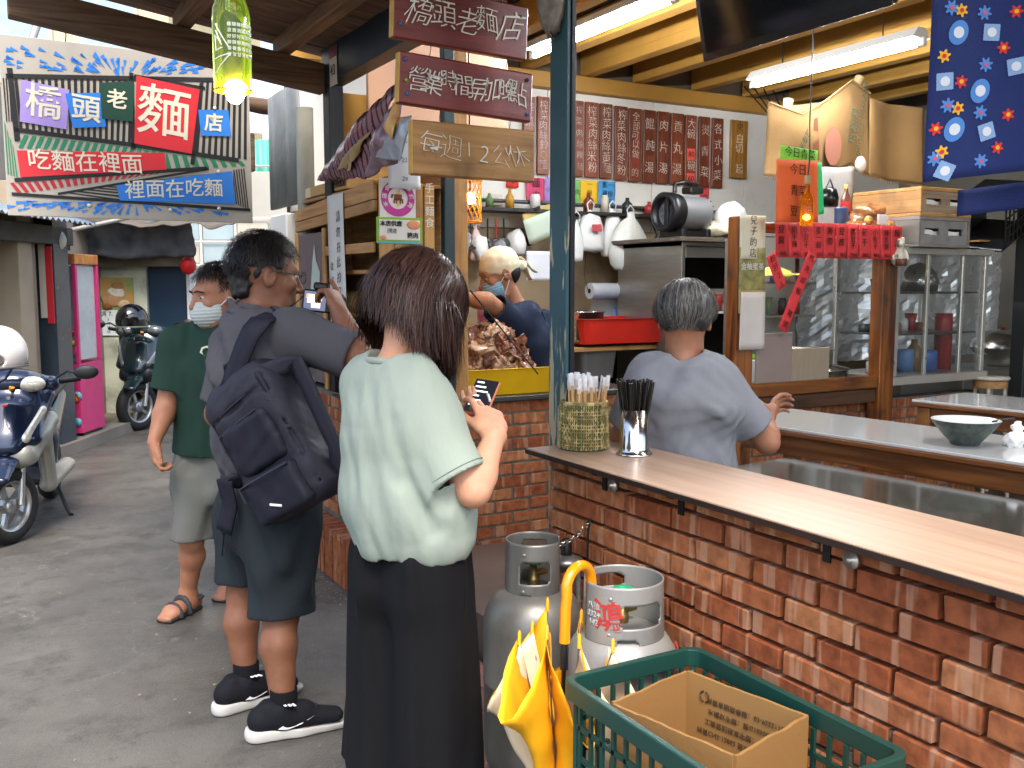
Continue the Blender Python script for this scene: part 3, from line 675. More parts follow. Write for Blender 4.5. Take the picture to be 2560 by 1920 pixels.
for i, (a, c, s, zt) in enumerate(MENU):
    x0, x1 = px_x(a, 5.97), px_x(c, 5.97); w = x1 - x0; hgt = .545 if i < 14 else .46
    col = 'pale ochre' if i == 14 else ('dark red' if i != 7 else 'brown')
    e = empty('menu_board', f'{col} wooden menu board for {MENG[i]} on the white wall', 'menu board', ((x0 + x1) / 2, 5.965, zt - hgt / 2), 0, 'vertical wooden menu boards')
    MB().rbox((-w / 2 + .006, 0, -hgt / 2), (w / 2 - .006, .022, hgt / 2), .003).build('board', OCHB if i == 14 else REDW, e)
    n = len(s); gp = (hgt - .06) / n
    for j, ch in enumerate(s):
        if ch == ' ': continue
        z = hgt / 2 - .03 - gp * (j + .5)
        m = INKR if (i == 7 and ch == '乾') else (INK if (i == 14 and ch == '黑') else (mat('ochre_ink', '#c8a23a', .6) if ch == 'Q' else CHALK))
        text(ch, m, e, (random.gauss(0, .003), -.0015, z), (R(90), random.gauss(0, .05), 0), size=min(w * .72, gp * 1.05), thin=-.0014, jit=.03)
    b = MB(); b.sphere((0, -.002, hgt / 2 - .018), .004, 8); b.build('nail', DKST, e)
    if i == 11:
        for z, s2 in ((-.03, '80'), (-.22, '60')):
            q = MB().box((-.04, -.003, z - .045), (.04, -.0005, z + .045)).build('price_sticker', mat('pink_paper', '#e8584e', .7), e); text(s2, INK, q, (0, -.0045, z), UP, size=.06)
def paper(name, label, cat, c, w, hgt, col, lines=(), rz=0., ry=0., ink=None, group=None, cur=0.006, thick=.0006, vertical=False, tsz=None, rx=0.):
    """sheet facing -Y, gently curled, lettering follows in rows"""
    e = empty(name, label, cat, c, 0, group, rot=(rx, ry, rz))
    b = MB(); ph = random.random() * 6
    b.grid(lambda u, v: ((u - .5) * w, cur * math.sin(u * 3 + ph) * (1 - v) - cur, (v - .5) * hgt), 8, 8)
    b.build('sheet', mat('paper_' + col[1:], col, .75, var=.15, scale=10), e, solid=thick)
    n = len(lines)
    for j, s in enumerate(lines):
        gp = hgt / max(n, 1)
        text(s, ink or INK, e, (0, -.0075 - cur, hgt / 2 - gp * (j + .5)), (R(90), random.gauss(0, .04), 0), size=tsz or min(gp * .8, w / max(1, len(s)) * .95), thin=-.0006, jit=.03, vertical=vertical)
    return e
Z3 = lambda zx, zy, Y: at(1300 + zx / 2.766, zy / 2.766, Y=Y)
for (a, c, y0, y1, col, ls, lab) in ((40, 166, 1225, 1402, '#d04a72', ['麵', '肉'], 'magenta paper price slip under the menu boards'), (170, 206, 1225, 1402, '#a58fd0', ['小'], 'lilac paper price slip under the menu boards'),
        (372, 412, 1242, 1420, '#7fc06a', ['肉'], 'green paper price slip under the menu boards'), (417, 532, 1245, 1424, '#eec12f', ['一', '份', '50元'], 'yellow paper slip priced 50 under the menu boards'),
        (540, 655, 1250, 1435, '#4a9bd6', ['素一', '雞份', '30元'], 'sky blue paper slip priced 30 under the menu boards'), (1240, 1302, 1258, 1422, '#ea4f54', ['40', '元'], 'red paper slip priced 40 below the vegetable board'),
        (-95, -15, 1180, 1300, '#d8352c', ['年'], 'red paper strip on the wall above the basket lamp')):
    p, q = Z3(a, y0, 5.985), Z3(c, y1, 5.985)
    paper('price_slip', lab, 'paper', ((p.x + q.x) / 2, 5.985, (p.z + q.z) / 2), q.x - p.x, p.z - q.z, col, ls, group='coloured price slips')
# three hanging boards over the entrance
def hang_board(label, xs, zt, zb, m, s, sz, tilt, Y=3.0, gems=(), thin=-.001, extra=None):
    x0, x1 = xs; c = Vector(((x0 + x1) / 2, Y, (zt + zb) / 2)); e = empty('hanging_sign', label, 'sign', c, 0, 'wooden signs hanging over the entrance', rot=(0, tilt, 0))
    w, hh = (x1 - x0) / 2, (zt - zb) / 2
    b = MB().rbox((-w, 0, -hh), (w, .035, hh), .006); crumple(b, .003, 9, x0); b.build('board', m, e)
    MB().rbox((-w - .0015, .003, -hh + .004), (-w + .004, .032, hh - .004), .001).build('end_grain', mat('end_grain', '#c79a4a', .7, var=.5, scale=30), e)
    xx = -w + .055; n = len(s); gp = (2 * w - .07) / n
    for j, ch in enumerate(s):
        if ch != ' ': text(ch, CHALK, e, (-w + .04 + gp * (j + .5), -.003, random.gauss(0, .006)), (R(90), random.gauss(0, .07), 0), size=sz * random.uniform(.88, 1.1), thin=thin * random.uniform(.7, 1.3), jit=.07, shear=random.gauss(0, .12))
    for gx, gz, col in gems:
        MB().sphere((gx * w, -.002, gz * hh), (.007, .005, .007), 10).build('glass_marble', mat('marble_' + col[1:], col, .1, trans=.3), e)
    for q in (-.55, .6):
        b = MB(); b.tube([(q * w, .017, hh), (q * w + .01, .017, hh + .09)], .0015, 5); b.build('hanging_wire', DKST, e)
    return e
hang_board('dark red hanging sign lettered 橋頭老麵店, topmost of three', (1.255, 1.765), 2.53, 2.345, REDX, '橋頭老麵店', .1, R(2.2), gems=((-.9, -.5, '#2d6fb0'), (.88, .6, '#3f7f70')))
hang_board('dark red hanging sign lettered with the opening hours 營業時間', (1.272, 1.785), 2.305, 2.135, REDX, '營業時間早加晚點', .084, R(2.5), gems=((-.92, .7, '#2d6fb0'), (-.9, -.1, '#7ac04a'), (-.88, -.6, '#2d6fb0'), (.9, .7, '#333a3f'), (.92, -.7, '#2d6fb0')))
hang_board('bare pine hanging sign lettered 每週12公休, lowest of three', (1.317, 1.795), 2.098, 1.915, PINE, '每週12公休', .085, R(0.3), thin=-.0022)
# number plate
e = empty('number_plate', 'small red and white plate with number 43 on the girder', 'sign', (1.697, 4.86, 2.67), R(-90))
MB().rbox((-.055, -.003, -.1), (.055, .0, .1), .002).build('plate', mat('plate_white', '#c9bfb6', .6, var=.3), e)
MB().box((-.0545, -.0045, .04), (.0545, -.0031, .099)).build('red_band', mat('plate_red', '#7c2320', .6), e)
text('43', mat('plate_brown', '#5b2a25', .6), e, (0, -.0045, -.025), UP, size=.075)
# ---------------------------------------------------------------- fluorescent lamps
TUBE = mat('tube_glow', '#ffffff', .4, emit='#f4f8ff', estr=95.)
def fluo(label, x, y0, y1, z):
    e = empty('fluorescent_lamp', label, 'lamp', (x, (y0 + y1) / 2, z), 0, 'fluorescent strip lamps'); L = (y1 - y0) / 2
    b = MB(); b.add([(-.07, -L, .03), (.07, -L, .03), (.028, -L, .085), (-.028, -L, .085), (-.07, L, .03), (.07, L, .03), (.028, L, .085), (-.028, L, .085)], [(0, 1, 5, 4), (1, 2, 6, 5), (2, 3, 7, 6), (3, 0, 4, 7), (0, 3, 2, 1), (4, 5, 6, 7)])
    b.build('reflector', mat('enamel_white', '#dcdcd6', .4), e)
    b = MB(); b.tube([(0, -L + .03, .0), (0, L - .03, .0)], .014, 12); b.build('tube', TUBE, e)
    for q in (-1, 1): MB().rbox((-.013, q * L - .026, -.016), (.013, q * L + .026, .029), .004).build('tube_holder', mat('enamel_white', '#dcdcd6'), e)
    for q in (-.6, .6): MB().tube([(0, L * q, .086), (0, L * q, 3.05 - z)], .004, 6).build('hanger', DKST, e)
fluo('lit fluorescent strip lamp over the dining tables near the menu wall', 4.5, 3.5, 4.76, 2.83)
fluo('lit fluorescent strip lamp above the entrance behind the teal post', 3.0, 3.72, 5.04, 2.90)
fluo('lit fluorescent strip lamp above the bar tables', 3.2, .9, 2.1, 2.93)
# ---------------------------------------------------------------- television on the ceiling
e = empty('television', 'black flat television hung from the ceiling over the tables', 'television', (3.1, 3.6, 2.61), 0); e.rotation_euler = (0, R(-12), 0)
MB().rbox((0, -1.05, 0), (.05, 0, .62), .01).build('back_shell', mat('tv_black', '#0d0d10', .35, var=.3), e)
MB().rbox((-.012, -1.06, -.01), (-.0005, .01, .63), .004).build('bezel', mat('bezel_black', '#08080a', .25), e); MB().box((-.014, -1.03, .025), (-.0125, -.02, .6)).build('screen', mat('screen_black', '#050507', .12), e)
MB().rbox((.051, -.65, .25), (.12, -.4, .5), .01).build('bracket', DKST, e)
# ---------------------------------------------------------------- kitchen wall: rail, bags, shelf, tins
PIPE = mat('rail_grey', '#55585a', .4, .6)
tag(MB().tube([(2.0, 5.9, 2.13), (5.45, 5.9, 2.12)], .014, 8).build('wall_rail', PIPE), 'dark grey pipe rail under the price slips', 'rail')
tag(MB().rbox((1.95, 5.78, 2.045), (5.35, 5.965, 2.07), .003).build('wall_shelf', mat('shelf_black', '#1b1a19', .5)), 'long narrow black shelf on the menu wall', 'shelf')
PLAST = mat('white_plastic', '#e6e6e2', .35, var=.15, scale=20, col2='#c9c9c4', sss=.1); CLEAR = mat('clear_plastic', '#dfe4e6', .15, trans=.55, var=.2, scale=15, alpha=.75)
def bag(label, c, w, h, m=PLAST, knot=True, seed=0, squash=.5, red=False):
    e = empty('plastic_bag', label, 'bag', c, 0, 'plastic bags hanging in the kitchen')
    prof = [(.05, 0), (.42, .02), (.5, .12), (.49, .35), (.42, .6), (.26, .82), (.1, .93), (.06, 1.)] if knot else [(.05, 0), (.4, .03), (.5, .2), (.48, .6), (.3, .9), (.05, 1.)]
    b = MB(); b.lathe([(r * w, -h + z * h) for r, z in prof], 22)
    for v in b.v: v.y *= squash
    crumple(b, w * .09, 9 / w * .25, seed); b.build('body', m, e)
    if knot:
        for q in (-1, 1): MB().tube([(q * .02, 0, -.02), (q * .03, 0, .03), (0, 0, .06)], .008, 6, flat=.4).build('handle', m, e)
    if red: crumple(MB().grid(lambda u, v: ((u - .5) * w * .3, -.53 * w * squash - .012, -h * .55 + v * h * .16), 6, 4), .006, 20, 3).build('red_print', mat('print_red', '#b5434a', .5), e)
    return e
Z5 = lambda zx, zy, Y: at(1140 + zx / 2.592, 480 + zy / 2.592, Y=Y)
def zbag(label, zx, zy0, zy1, zw, Y, **k):
    a, c = Z5(zx, zy0, Y), Z5(zx, zy1, Y); return bag(label, a, (Z5(zx + zw / 2, zy0, Y) - Z5(zx - zw / 2, zy0, Y)).length * .93, a.z - c.z, **k)
zbag('white carrier bag with red print hanging from the kitchen rail', 872, 105, 385, 215, 5.8, seed=1, red=True)
zbag('white carrier bag squeezed between two others on the rail', 1015, 110, 420, 150, 5.83, seed=2)
zbag('big translucent bag of folded bags hanging beside the steel cupboard', 1130, 140, 515, 265, 5.72, m=mat('milky_plastic', '#dadcd2', .3, var=.3, scale=25, col2='#b9bcb0', sss=.1), seed=5)
zbag('grey white bag low behind the teal post', 780, 180, 450, 90, 5.75, seed=8)
zbag('pale bag hanging below the basket lamp', 45, 190, 360, 75, 5.85, seed=11)
zbag('pinkish clear bag hanging beside the kitchen tools', 130, 215, 450, 90, 5.85, seed=12, m=mat('pink_plastic', '#d3b4ae', .4, var=.5, scale=20, col2='#b98a86'))
# roll of bags
a, c = Z5(865, 632, 5.75), Z5(1070, 650, 5.75); L = (c - a).length
e = empty('bag_roll', 'roll of clear bags hung on the kitchen wall with its end dangling', 'bag roll', (a + c) / 2, 0)
b = MB(); b.tube([(-L / 2, 0, 0), (L / 2, 0, 0)], .058, 20); b.build('roll', mat('roll_plastic', '#cfd3d6', .25, var=.3, scale=30, col2='#a9aeb3'), e)
MB().tube([(-L / 2 - .002, 0, 0), (-L / 2 + .01, 0, 0)], .018, 12).build('core', DKST, e)
crumple(MB().grid(lambda u, v: ((u - .5) * L * .92 + .03, .02 + .03 * math.sin(v * 7) * v, -.03 - v * .3), 10, 12), .02, 8, 4).build('loose_sheet', CLEAR, e)
MB().tube([(-L / 2 - .01, 0, 0), (-L / 2 - .03, .02, .1), (-L / 2 - .01, .03, .33)], .002, 5).build('hanging_wire', DKST, e)
# side shelf with basins
sh = Z5(760, 985, 5.6); SHZ = sh.z
tag(MB().rbox((3.0, 5.25, SHZ - .03), (4.42, 5.95, SHZ), .004).build('kitchen_shelf', PINE), 'wooden kitchen shelf carrying the red basin and blue box', 'shelf')
tag(MB().box((1.95, 5.3, .21), (4.38, 5.92, .235)).build('low_shelf', mat('shelf_black', '#1b1a19')), 'low black shelf near the kitchen floor', 'shelf')
def tray(name, label, cat, c, w, d, h, m, flare=.02, t=.004, rim=.008, group=None):
    e = empty(name, label, cat, c, 0, group)
    def ring(q, z): x, y = w / 2 - flare * (1 - z / h) - q, d / 2 - flare * (1 - z / h) - q; r = .03; P = []
    b = MB(); pr = [(0, 0), (0, h), (rim, h), (rim, h - .012), (-t, h - .002), (-t, t)]
    rings = []
    for off, z in ((0., 0.), (0., h), (rim, h), (rim, h + .004), (-t, h + .004), (-t, t)):
        x, y = w / 2 - flare * (1 - min(z, h) / h) + off, d / 2 - flare * (1 - min(z, h) / h) + off; r = min(x, y) * .3; pts = []
        for cx, cy, a0 in ((x - r, y - r, 0), (-x + r, y - r, 90), (-x + r, -y + r, 180), (x - r, -y + r, 270)):
            for k in range(5): t_ = R(a0 + 22.5 * k); pts.append((cx + r * math.cos(t_), cy + r * math.sin(t_), z))
        rings.append(pts)
    n = 20; vs = [p for r_ in rings for p in r_]; fs = [(i * n + k, i * n + (k + 1) % n, (i + 1) * n + (k + 1) % n, (i + 1) * n + k) for i in range(5) for k in range(n)]
    fs += [tuple(range(n))[::-1], tuple(range(5 * n, 6 * n))]; b.smooth = False; b.add(vs, fs); b.build('tub', m, e, bevel=.0015); return e
RED = mat('red_plastic', '#c3281c', .35, var=.2); YEL = mat('yellow_plastic', '#d9a90f', .4, var=.35, scale=7, col2='#b98705'); BLUE = mat('blue_plastic', '#4f78c4', .4, var=.2)
tray('red_basin', 'red plastic basin on the kitchen shelf', 'basin', Z5(1000, 972, 5.42) + Vector((0, 0, .002)), .74, .42, .165, RED)
tray('blue_tray', 'blue plastic tray resting on the red basin', 'tray', Z5(1010, 845, 5.5), .46, .34, .03, mat('lid_blue', '#2f62c0', .35))
tray('storage_box', 'pale blue plastic storage box at the end of the kitchen shelf', 'box', Z5(1175, 965, 5.72), .34, .3, .25, BLUE)
e = empty('steel_pot', 'stainless pot on the shelf behind the teal post', 'pot', Z5(805, 972, 5.4), 0)
STEEL = mat('stainless', '#b8b6b0', .22, .95, var=.2, scale=6); STEELD = mat('stainless_dull', '#a8a59d', .35, .85, var=.35, scale=4, stretch=(1, 1, 8), dirt=.15)
MB().lathe([(0, 0), (.14, 0), (.155, .02), (.16, .2), (.172, .205), (.172, .21), (.155, .21), (.15, .02), (0, .012)], 28).build('body', STEEL, e)
tray('pink_bag_box', 'grey carton with a pink bag under the kitchen shelf', 'box', Z5(870, 1200, 5.5), .3, .25, .2, mat('grey_card', '#9a9690', .8, var=.4))
zbag('crumpled pink bag in the grey carton', 868, 1050, 1120, 120, 5.5, m=mat('pink_bag', '#d99aa8', .4, var=.5, scale=20), knot=False, seed=21)
zbag('dull white bundle bag under the blue box', 1175, 1010, 1130, 150, 5.6, m=mat('dull_bag', '#a39a94', .5, var=.5, scale=10), knot=False, seed=23)
# ---------------------------------------------------------------- steel cupboard with crockery, blower
cx0 = at(1703, 740, Y=5.0).x
e = empty('steel_cupboard', 'tall stainless cupboard with open front full of bowls and plates', 'cupboard', (cx0, 5.0, .2))
ztop = at(1703, 480 + 320 / 2.592, Y=5.0).z - .2; W = 1.15; DP = .72
b = MB(); b.rbox((0, 0, 0), (.03, DP, ztop), .003); b.build('side_panel', STEELD, e)
MB().rbox((W - .03, 0, 0), (W, DP, ztop), .003).build('side_panel', STEELD, e)
MB().box((.0305, DP - .02, .0), (W - .0305, DP, ztop - .031)).build('back_panel', mat('cupboard_dark', '#3b3530', .6, .3, var=.4), e)
MB().rbox((.0, -.001, ztop - .03), (W, DP, ztop), .003).build('top_panel', STEELD, e)
MB().rbox((.031, -.003, ztop - .105), (W - .031, .012, ztop - .033), .002).build('fascia', STEELD, e)
MB().rbox((-.05, -.04, ztop + .001), (W + .05, DP + .02, ztop + .03), .003).build('loose_board', mat('old_ply', '#5d5246', .7, var=.6, scale=5), e)
zs = [at(1760, y, Y=5.2).z - .2 for y in (778, 975)]
for z in zs: MB().rbox((.032, .01, z - .012), (W - .032, DP - .022, z), .002).build('shelf', mat('enamel_white', '#dcdcd6'), e)
MELA = mat('melamine', '#e3ded2', .3, var=.15)
def stack(name, label, cat, loc, r, n, dz, m, prof, grp):
    b = MB()
    for k in range(n): b.lathe([(a * r, z + k * dz) for a, z in prof], 20)
    return tag(b.build(name, m, None, loc), label, cat, grp)
bowlp = [(0, 0), (.5, 0), (.55, .012), (.95, .05), (1, .06), (.97, .06), (.5, .016), (0, .014)]; platep = [(0, 0), (.6, 0), (1, .014), (1, .018), (.6, .006), (0, .006)]
for i, (px, py, r, n_, dz, pr, lab) in enumerate(((1757, 735, .085, 5, .02, bowlp, 'cream bowl in the tall stack in the steel cupboard'), (1790, 737, .06, 7, .016, bowlp, 'small cream bowl in the short stack in the steel cupboard'),
        (1800, 772, .15, 12, .007, platep, 'white plate in the high pile on the cupboard shelf'), (1740, 774, .1, 9, .007, platep, 'white plate in the low pile beside the cream bowls'))):
    p = at(px, py, Y=5.25)
    for k in range(n_):   # each bowl or plate its own thing
        b = MB(); b.lathe([(a * r, z) for a, z in pr], 20); o = b.build('bowl' if pr is bowlp else 'plate', MELA, None, (p.x, 5.25, .2 + zs[0] + .001 + (0 if i > 1 else .0) + k * dz))
        tag(o, lab, 'bowl' if pr is bowlp else 'plate', lab)
for k in range(3):
    b = MB(); b.lathe([(0, 0), (.03, 0), (.035, .09), (.03, .12), (0, .12)], 14); tag(b.build('jar', mat('red_jar', '#8e2f2a', .3), None, (cx0 + .25 + .09 * k, 5.12, .2 + zs[0] + .001)), 'dark red jar on the cupboard shelf in front of the bowls', 'jar', 'red jars in the cupboard')
e2 = empty('steel_tub', 'brown enamel tub on the low cupboard shelf', 'tub', (at(1790, 1060, Y=5.1).x, 5.3, .2 + .45)); MB().lathe([(0, 0), (.16, 0), (.2, .03), (.22, .22), (.24, .225), (.215, .225), (.19, .03), (0, .02)], 26).build('body', mat('brown_enamel', '#7a6656', .3, .5), e2)
MB().rbox((cx0 + .032, 5.01, .62), (cx0 + W - .032, 5.7, .649), .003).build('cupboard_low_shelf', STEELD)
bpy.data.objects['cupboard_low_shelf'].parent = e; bpy.data.objects['cupboard_low_shelf'].matrix_parent_inverse = Matrix.Translation((-cx0, -5.0, -.2)); bpy.data.objects['cupboard_low_shelf'].name = 'low_shelf'
# blower
bl = Z5(1500, 262, 5.15); e = empty('air_blower', 'black and silver drum blower standing on the steel cupboard', 'blower', (bl.x, 5.15, .2 + ztop + .031), R(2))
DR = .112
MB().tube([(-.17, 0, .17), (.13, 0, .17)], DR, 28).build('drum', mat('blower_silver', '#9fa3a6', .35, .6), e)
M = TR((-.17, 0, .17), ry=R(-90)); b = MB(); b.lathe([(DR + .012, -.06), (DR + .02, 0), (DR + .02, .05), (DR - .01, .06), (DR - .02, .01)], 28, M); g = b.build('front_ring', mat('blower_black', '#121214', .4), e)
b = MB(); b.lathe([(0, .0), (DR - .018, .0)], 28, M); b.build('dark_mouth', mat('mouth_grey', '#4a4d50', .5), g); MB().rbox((-.012, -.02, .05), (.0, .02, .29), .004, TR((-.185, 0, 0))).build('mouth_bar', mat('blower_black', '#121214'), g)
for k in range(16):
    t = k * math.pi / 8; b = MB(); b.box((-.004, .035, -.003), (.004, .115, .003), TR((.134, 0, .17)) @ Matrix.Rotation(t, 4, 'X')); b.build('rear_slot', mat('blower_black', '#121214'), e)
MB().lathe([(0, 0), (.03, 0), (.03, .012), (0, .014)], 16, TR((.13, 0, .17), ry=R(90))).build('rear_hub', mat('blower_black', '#121214'), e)
MB().tube([(-.12, 0, .3), (-.12, 0, .36), (-.02, 0, .375), (.08, 0, .36), (.08, 0, .3)], .016, 8).build('handle', mat('blower_black', '#121214'), e)
MB().rbox((-.02, -.05, .30), (.1, .05, .345), .008).build('switch_box', mat('blower_black', '#121214'), e)
for q in (-.13, .09): MB().rbox((q - .02, -.12, 0), (q + .02, .12, .06), .008).build('foot', mat('blower_black', '#121214'), e)
# packs on the cupboard, plug, cable
for (zx, zy, w, h, col, lab, sd) in ((1720, 285, .3, .12, '#cfc3a0', 'clear pack of pale dried noodles on the steel cupboard', 31), (1790, 280, .28, .26, '#d9dcdc', 'standing clear bag of pale goods on the steel cupboard', 33)):
    p = Z5(zx, zy, 5.1); b = MB(); b.sphere((0, 0, h / 2), (w / 2, w / 3, h / 2), 20); crumple(b, .03, 9, sd); tag(b.build('goods_bag', mat('pack_' + col[1:], col, .3, var=.6, scale=40, col2='#f2efe2', coat=.6), None, (p.x, 5.12, .2 + ztop + .03)), lab, 'bag')
b = MB(); b.lathe([(0, 0), (.045, 0), (.045, .12), (.04, .14), (0, .14)], 20); p = at(1893, 555, Y=4.9); jr = empty('plastic_jar', 'clear plastic jar with red lid above the counter booth', 'jar', (p.x, 5.2, .2 + ztop + .031)); b.build('body', mat('jar_clear', '#cfc9bd', .1, trans=.5), jr); MB().lathe([(0, .141), (.05, .141), (.05, .175), (0, .178)], 20).build('lid', RED, jr)
p = Z5(1190, 118, 5.95); e = empty('power_socket', 'cream wall socket strip with black plugs and trailing cables', 'socket', p)
MB().rbox((-.075, -.02, -.035), (.075, 0, .035), .004).build('plate', mat('cream_plastic', '#d8d2bc', .45), e)
for q in (.01, .06): MB().rbox((q, -.06, -.02), (q + .035, -.0205, .015), .006).build('plug', mat('blower_black', '#121214'), e)
b = MB(); pts = [(.03, -.05, -.01), (.06, -.08, -.1), (.1, -.09, -.2), (.05, -.08, -.24), (.13, -.1, -.16), (.1, -.09, -.28), (.25, -.1, -.22), (.42, -.15, -.12)]
b.tube(pts, .006, 6); b.build('cable', mat('blower_black', '#121214'), e)
p = at(1237, 500, Y=5.97); e = empty('light_switch', 'cream double light switch on the wall behind the chef', 'switch', p); MB().rbox((-.06, -.012, -.04), (.06, 0, .04), .003).build('plate', mat('cream_plastic', '#d8d2bc'), e)
for q in (-.03, .03): MB().rbox((q - .009, -.018, -.015), (q + .009, -.0121, .015), .002).build('rocker', mat('enamel_white', '#dcdcd6'), e)
# kitchen tools on hooks
tag(MB().tube([(2.0, 5.86, 1.93), (3.1, 5.86, 1.93)], .006, 6).build('hook_rail', PIPE), 'thin rail of hooks holding kitchen tools', 'rail')
for i, zx in enumerate((95, 205, 258, 310, 460)):
    p = Z5(zx, 180, 5.84); e = empty('kitchen_ladle', ['black wire skimmer', 'black handled ladle', 'red handled strainer', 'black slotted spoon', 'black coiled pan handle'][i] + ' hanging from the hook rail', 'utensil', p, 0, 'utensils on the hook rail')
    MB().tube([(0, 0, .01), (0, .0, -.13)], .006, 6).build('handle', RED if i == 2 else mat('blower_black', '#121214'), e)
    b = MB(); b.lathe([(0, -.02), (.03, -.012), (.042, .01), (.038, .012), (0, -.012)], 16, TR((0, -.01, -.165), rx=R(70))); b.build('bowl', mat('utensil_dark', '#2c2b2a', .35, .6), e)
p = Z5(545, 200, 5.8); e = empty('clipboard', 'clipboard with pale green order slips hung on the wall', 'clipboard', p, 0, rot=(0, R(-20), 0)); MB().rbox((-.12, 0, -.12), (.12, .01, .1), .003).build('board', mat('manila', '#c9b36a', .7), e)
MB().grid(lambda u, v: (-.14 + .25 * u, -.012 - .01 * v, -.11 + .17 * v), 4, 4).build('sheet', mat('slip_green', '#c9d9c6', .7), e, solid=.001); MB().rbox((-.03, -.02, .085), (.03, -.0005, .115), .004).build('clip', DKST, e)
p = Z5(545, 480, 5.6); paper('order_sheet', 'white order sheets pinned behind the chef', 'paper', p, .22, .2, '#dfe3ea', [])
# basket lamp
p = at(1175, 452, D=5.0); e = empty('basket_lamp', 'glowing woven basket lampshade hanging beside the stall', 'lamp', p)
WK = mat('wicker', '#c98a2a', .6, var=.4, scale=30)
for k in range(14):
    for q in (-1, 1):
        b = MB(); b.tube([(.058 * math.cos(k * .4488 + q * t * 1.6), .058 * math.sin(k * .4488 + q * t * 1.6), -t * .21) for t in [i / 8 for i in range(9)]], .0022, 4); b.build('cane', WK, e)
for z in (0, -.21): MB().tube([(.06 * math.cos(t * .3927), .06 * math.sin(t * .3927), z) for t in range(16)], .005, 6, closed=True).build('hoop', WK, e)
bb = MB(); bb.sphere((0, 0, -.09), .03, 14); bb.build('bulb', mat('bulb_glow', '#ffd28a', .4, emit='#ffc46a', estr=18.), e); MB().tube([(0, 0, -.06), (0, 0, .1), (.02, .05, .9)], .004, 6).build('cord', DKST, e)
# ---------------------------------------------------------------- wooden stall at the corner
V7 = lambda zx, zy, **k: at(700 + zx / 3.456, 420 + zy / 3.456, **k)
SF = 4.262
sl = empty('wooden_stall', 'pine plank food stall at the corner with shelves and stickers', 'stall', (1.70, SF, .973)); L7 = lambda x, y, z: (x - 1.70, y - SF, z - .973)
def sp(name, a, b, m, r=.003, par=None): return MB().rbox(L7(*a), L7(*b), r).build(name, m, par or sl)
x1 = V7(1240, 300, Y=SF).x; x2 = V7(1325, 300, Y=SF).x; zt = V7(790, 90, Y=SF).z
w3 = (x1 - 1.70) / 3
for i in range(3): sp('front_plank', (1.70 + i * w3 + .001, SF, .974), (1.70 + (i + 1) * w3 - .001, SF + .02, zt - .005 * i), PINEZ)
cs = sp('carved_strip', (x1 + .002, SF - .012, .974), (x2, SF + .015, zt - .02), PINEZ)
text('手工麵食', CHALK, cs, ((x1 + x2) / 2 - 1.70, -.0135, .95), UP, size=.05, vertical=True, gap=1.1)
za, zb_ = V7(780, 120, X=1.70), V7(160, 390, X=1.70); zc, zd = V7(775, 290, X=1.70), V7(160, 545, X=1.70); zf = V7(775, 385, X=1.70)
Y1 = zb_.y
def side_plank(zt0, zt1, zb0, zb1, name='side_plank'):
    vs = []
    for x in (-.022, 0.0):
        vs += [(x, .0225, zb0 - .973), (x, Y1 - SF, zb1 - .973), (x, Y1 - SF, zt1 - .973), (x, .0225, zt0 - .973)]
    return MB().add(vs, [(0, 1, 2, 3), (4, 7, 6, 5), (0, 4, 5, 1), (3, 2, 6, 7), (0, 3, 7, 4), (1, 5, 6, 2)]).build(name, PINEY, sl, bevel=.003)
side_plank(za.z, zb_.z + .01, zc.z + .004, zd.z + .05); side_plank(zc.z, zd.z + .046, zf.z, zd.z - .01)
sp('corner_post', (1.682, Y1 - .03, .974), (1.72, Y1 + .03, zd.z - .012), PINEZ); yb = V7(400, 800, X=1.70).y; sp('side_post', (1.684, yb - .02, .974), (1.70, yb + .025, zf.z - .04), PINEZ)
sp('side_panel', (1.69, yb + .026, 1.0), (1.70, Y1 - .031, zf.z - .06), mat('mauve_poster', '#6a5a58', .5, var=.5, scale=6))
MB().add([L7(1.687, q.y, q.z) for q in (V7(265, 1050, X=1.687), V7(340, 1050, X=1.687), V7(345, 900, X=1.687), V7(310, 800, X=1.687), V7(295, 650, X=1.687), V7(280, 800, X=1.687))], [(0, 1, 2, 3, 4, 5)]).build('bottle_print', mat('print_pale', '#a8b0a4', .6), sl)
for z in (1.16, 1.38, 1.6): sp('shelf', (1.725, SF + .025, z), (2.05, Y1, z + .02), PINEY)
sp('back_panel', (2.03, SF + .03, .974), (2.05, Y1 + .03, zt + .1), PINEY); sp('end_panel', (1.722, Y1 + .005, .974), (2.028, Y1 + .028, zt), PINE); sp('top_board', (1.705, SF + .022, zt - .03), (2.05, Y1 + .03, zt - .012), PINEY); sp('slat', (1.68, SF + .04, V7(700, 740, X=1.7).z), (1.695, yb - .03, V7(700, 740, X=1.7).z + .05), PINEY)
for i, (zx, zy) in enumerate(((600, 700), (620, 830), (640, 720))):
    q = V7(zx, zy, X=1.85); b = MB(); b.sphere((0, 0, .05), (.07, .07, .06), 16); crumple(b, .02, 20, i + 2); tag(b.build('noodle_bundle', mat('noodles', '#d0ab72', .7, var=.6, scale=50, col2='#e6cc98'), None, (1.84, q.y, 1.401 if i != 1 else 1.181)), ['pale bundle of noodles on the upper stall shelf', 'pale bundle of noodles on the lower stall shelf', 'second pale noodle bundle on the upper stall shelf'][i], 'noodles')
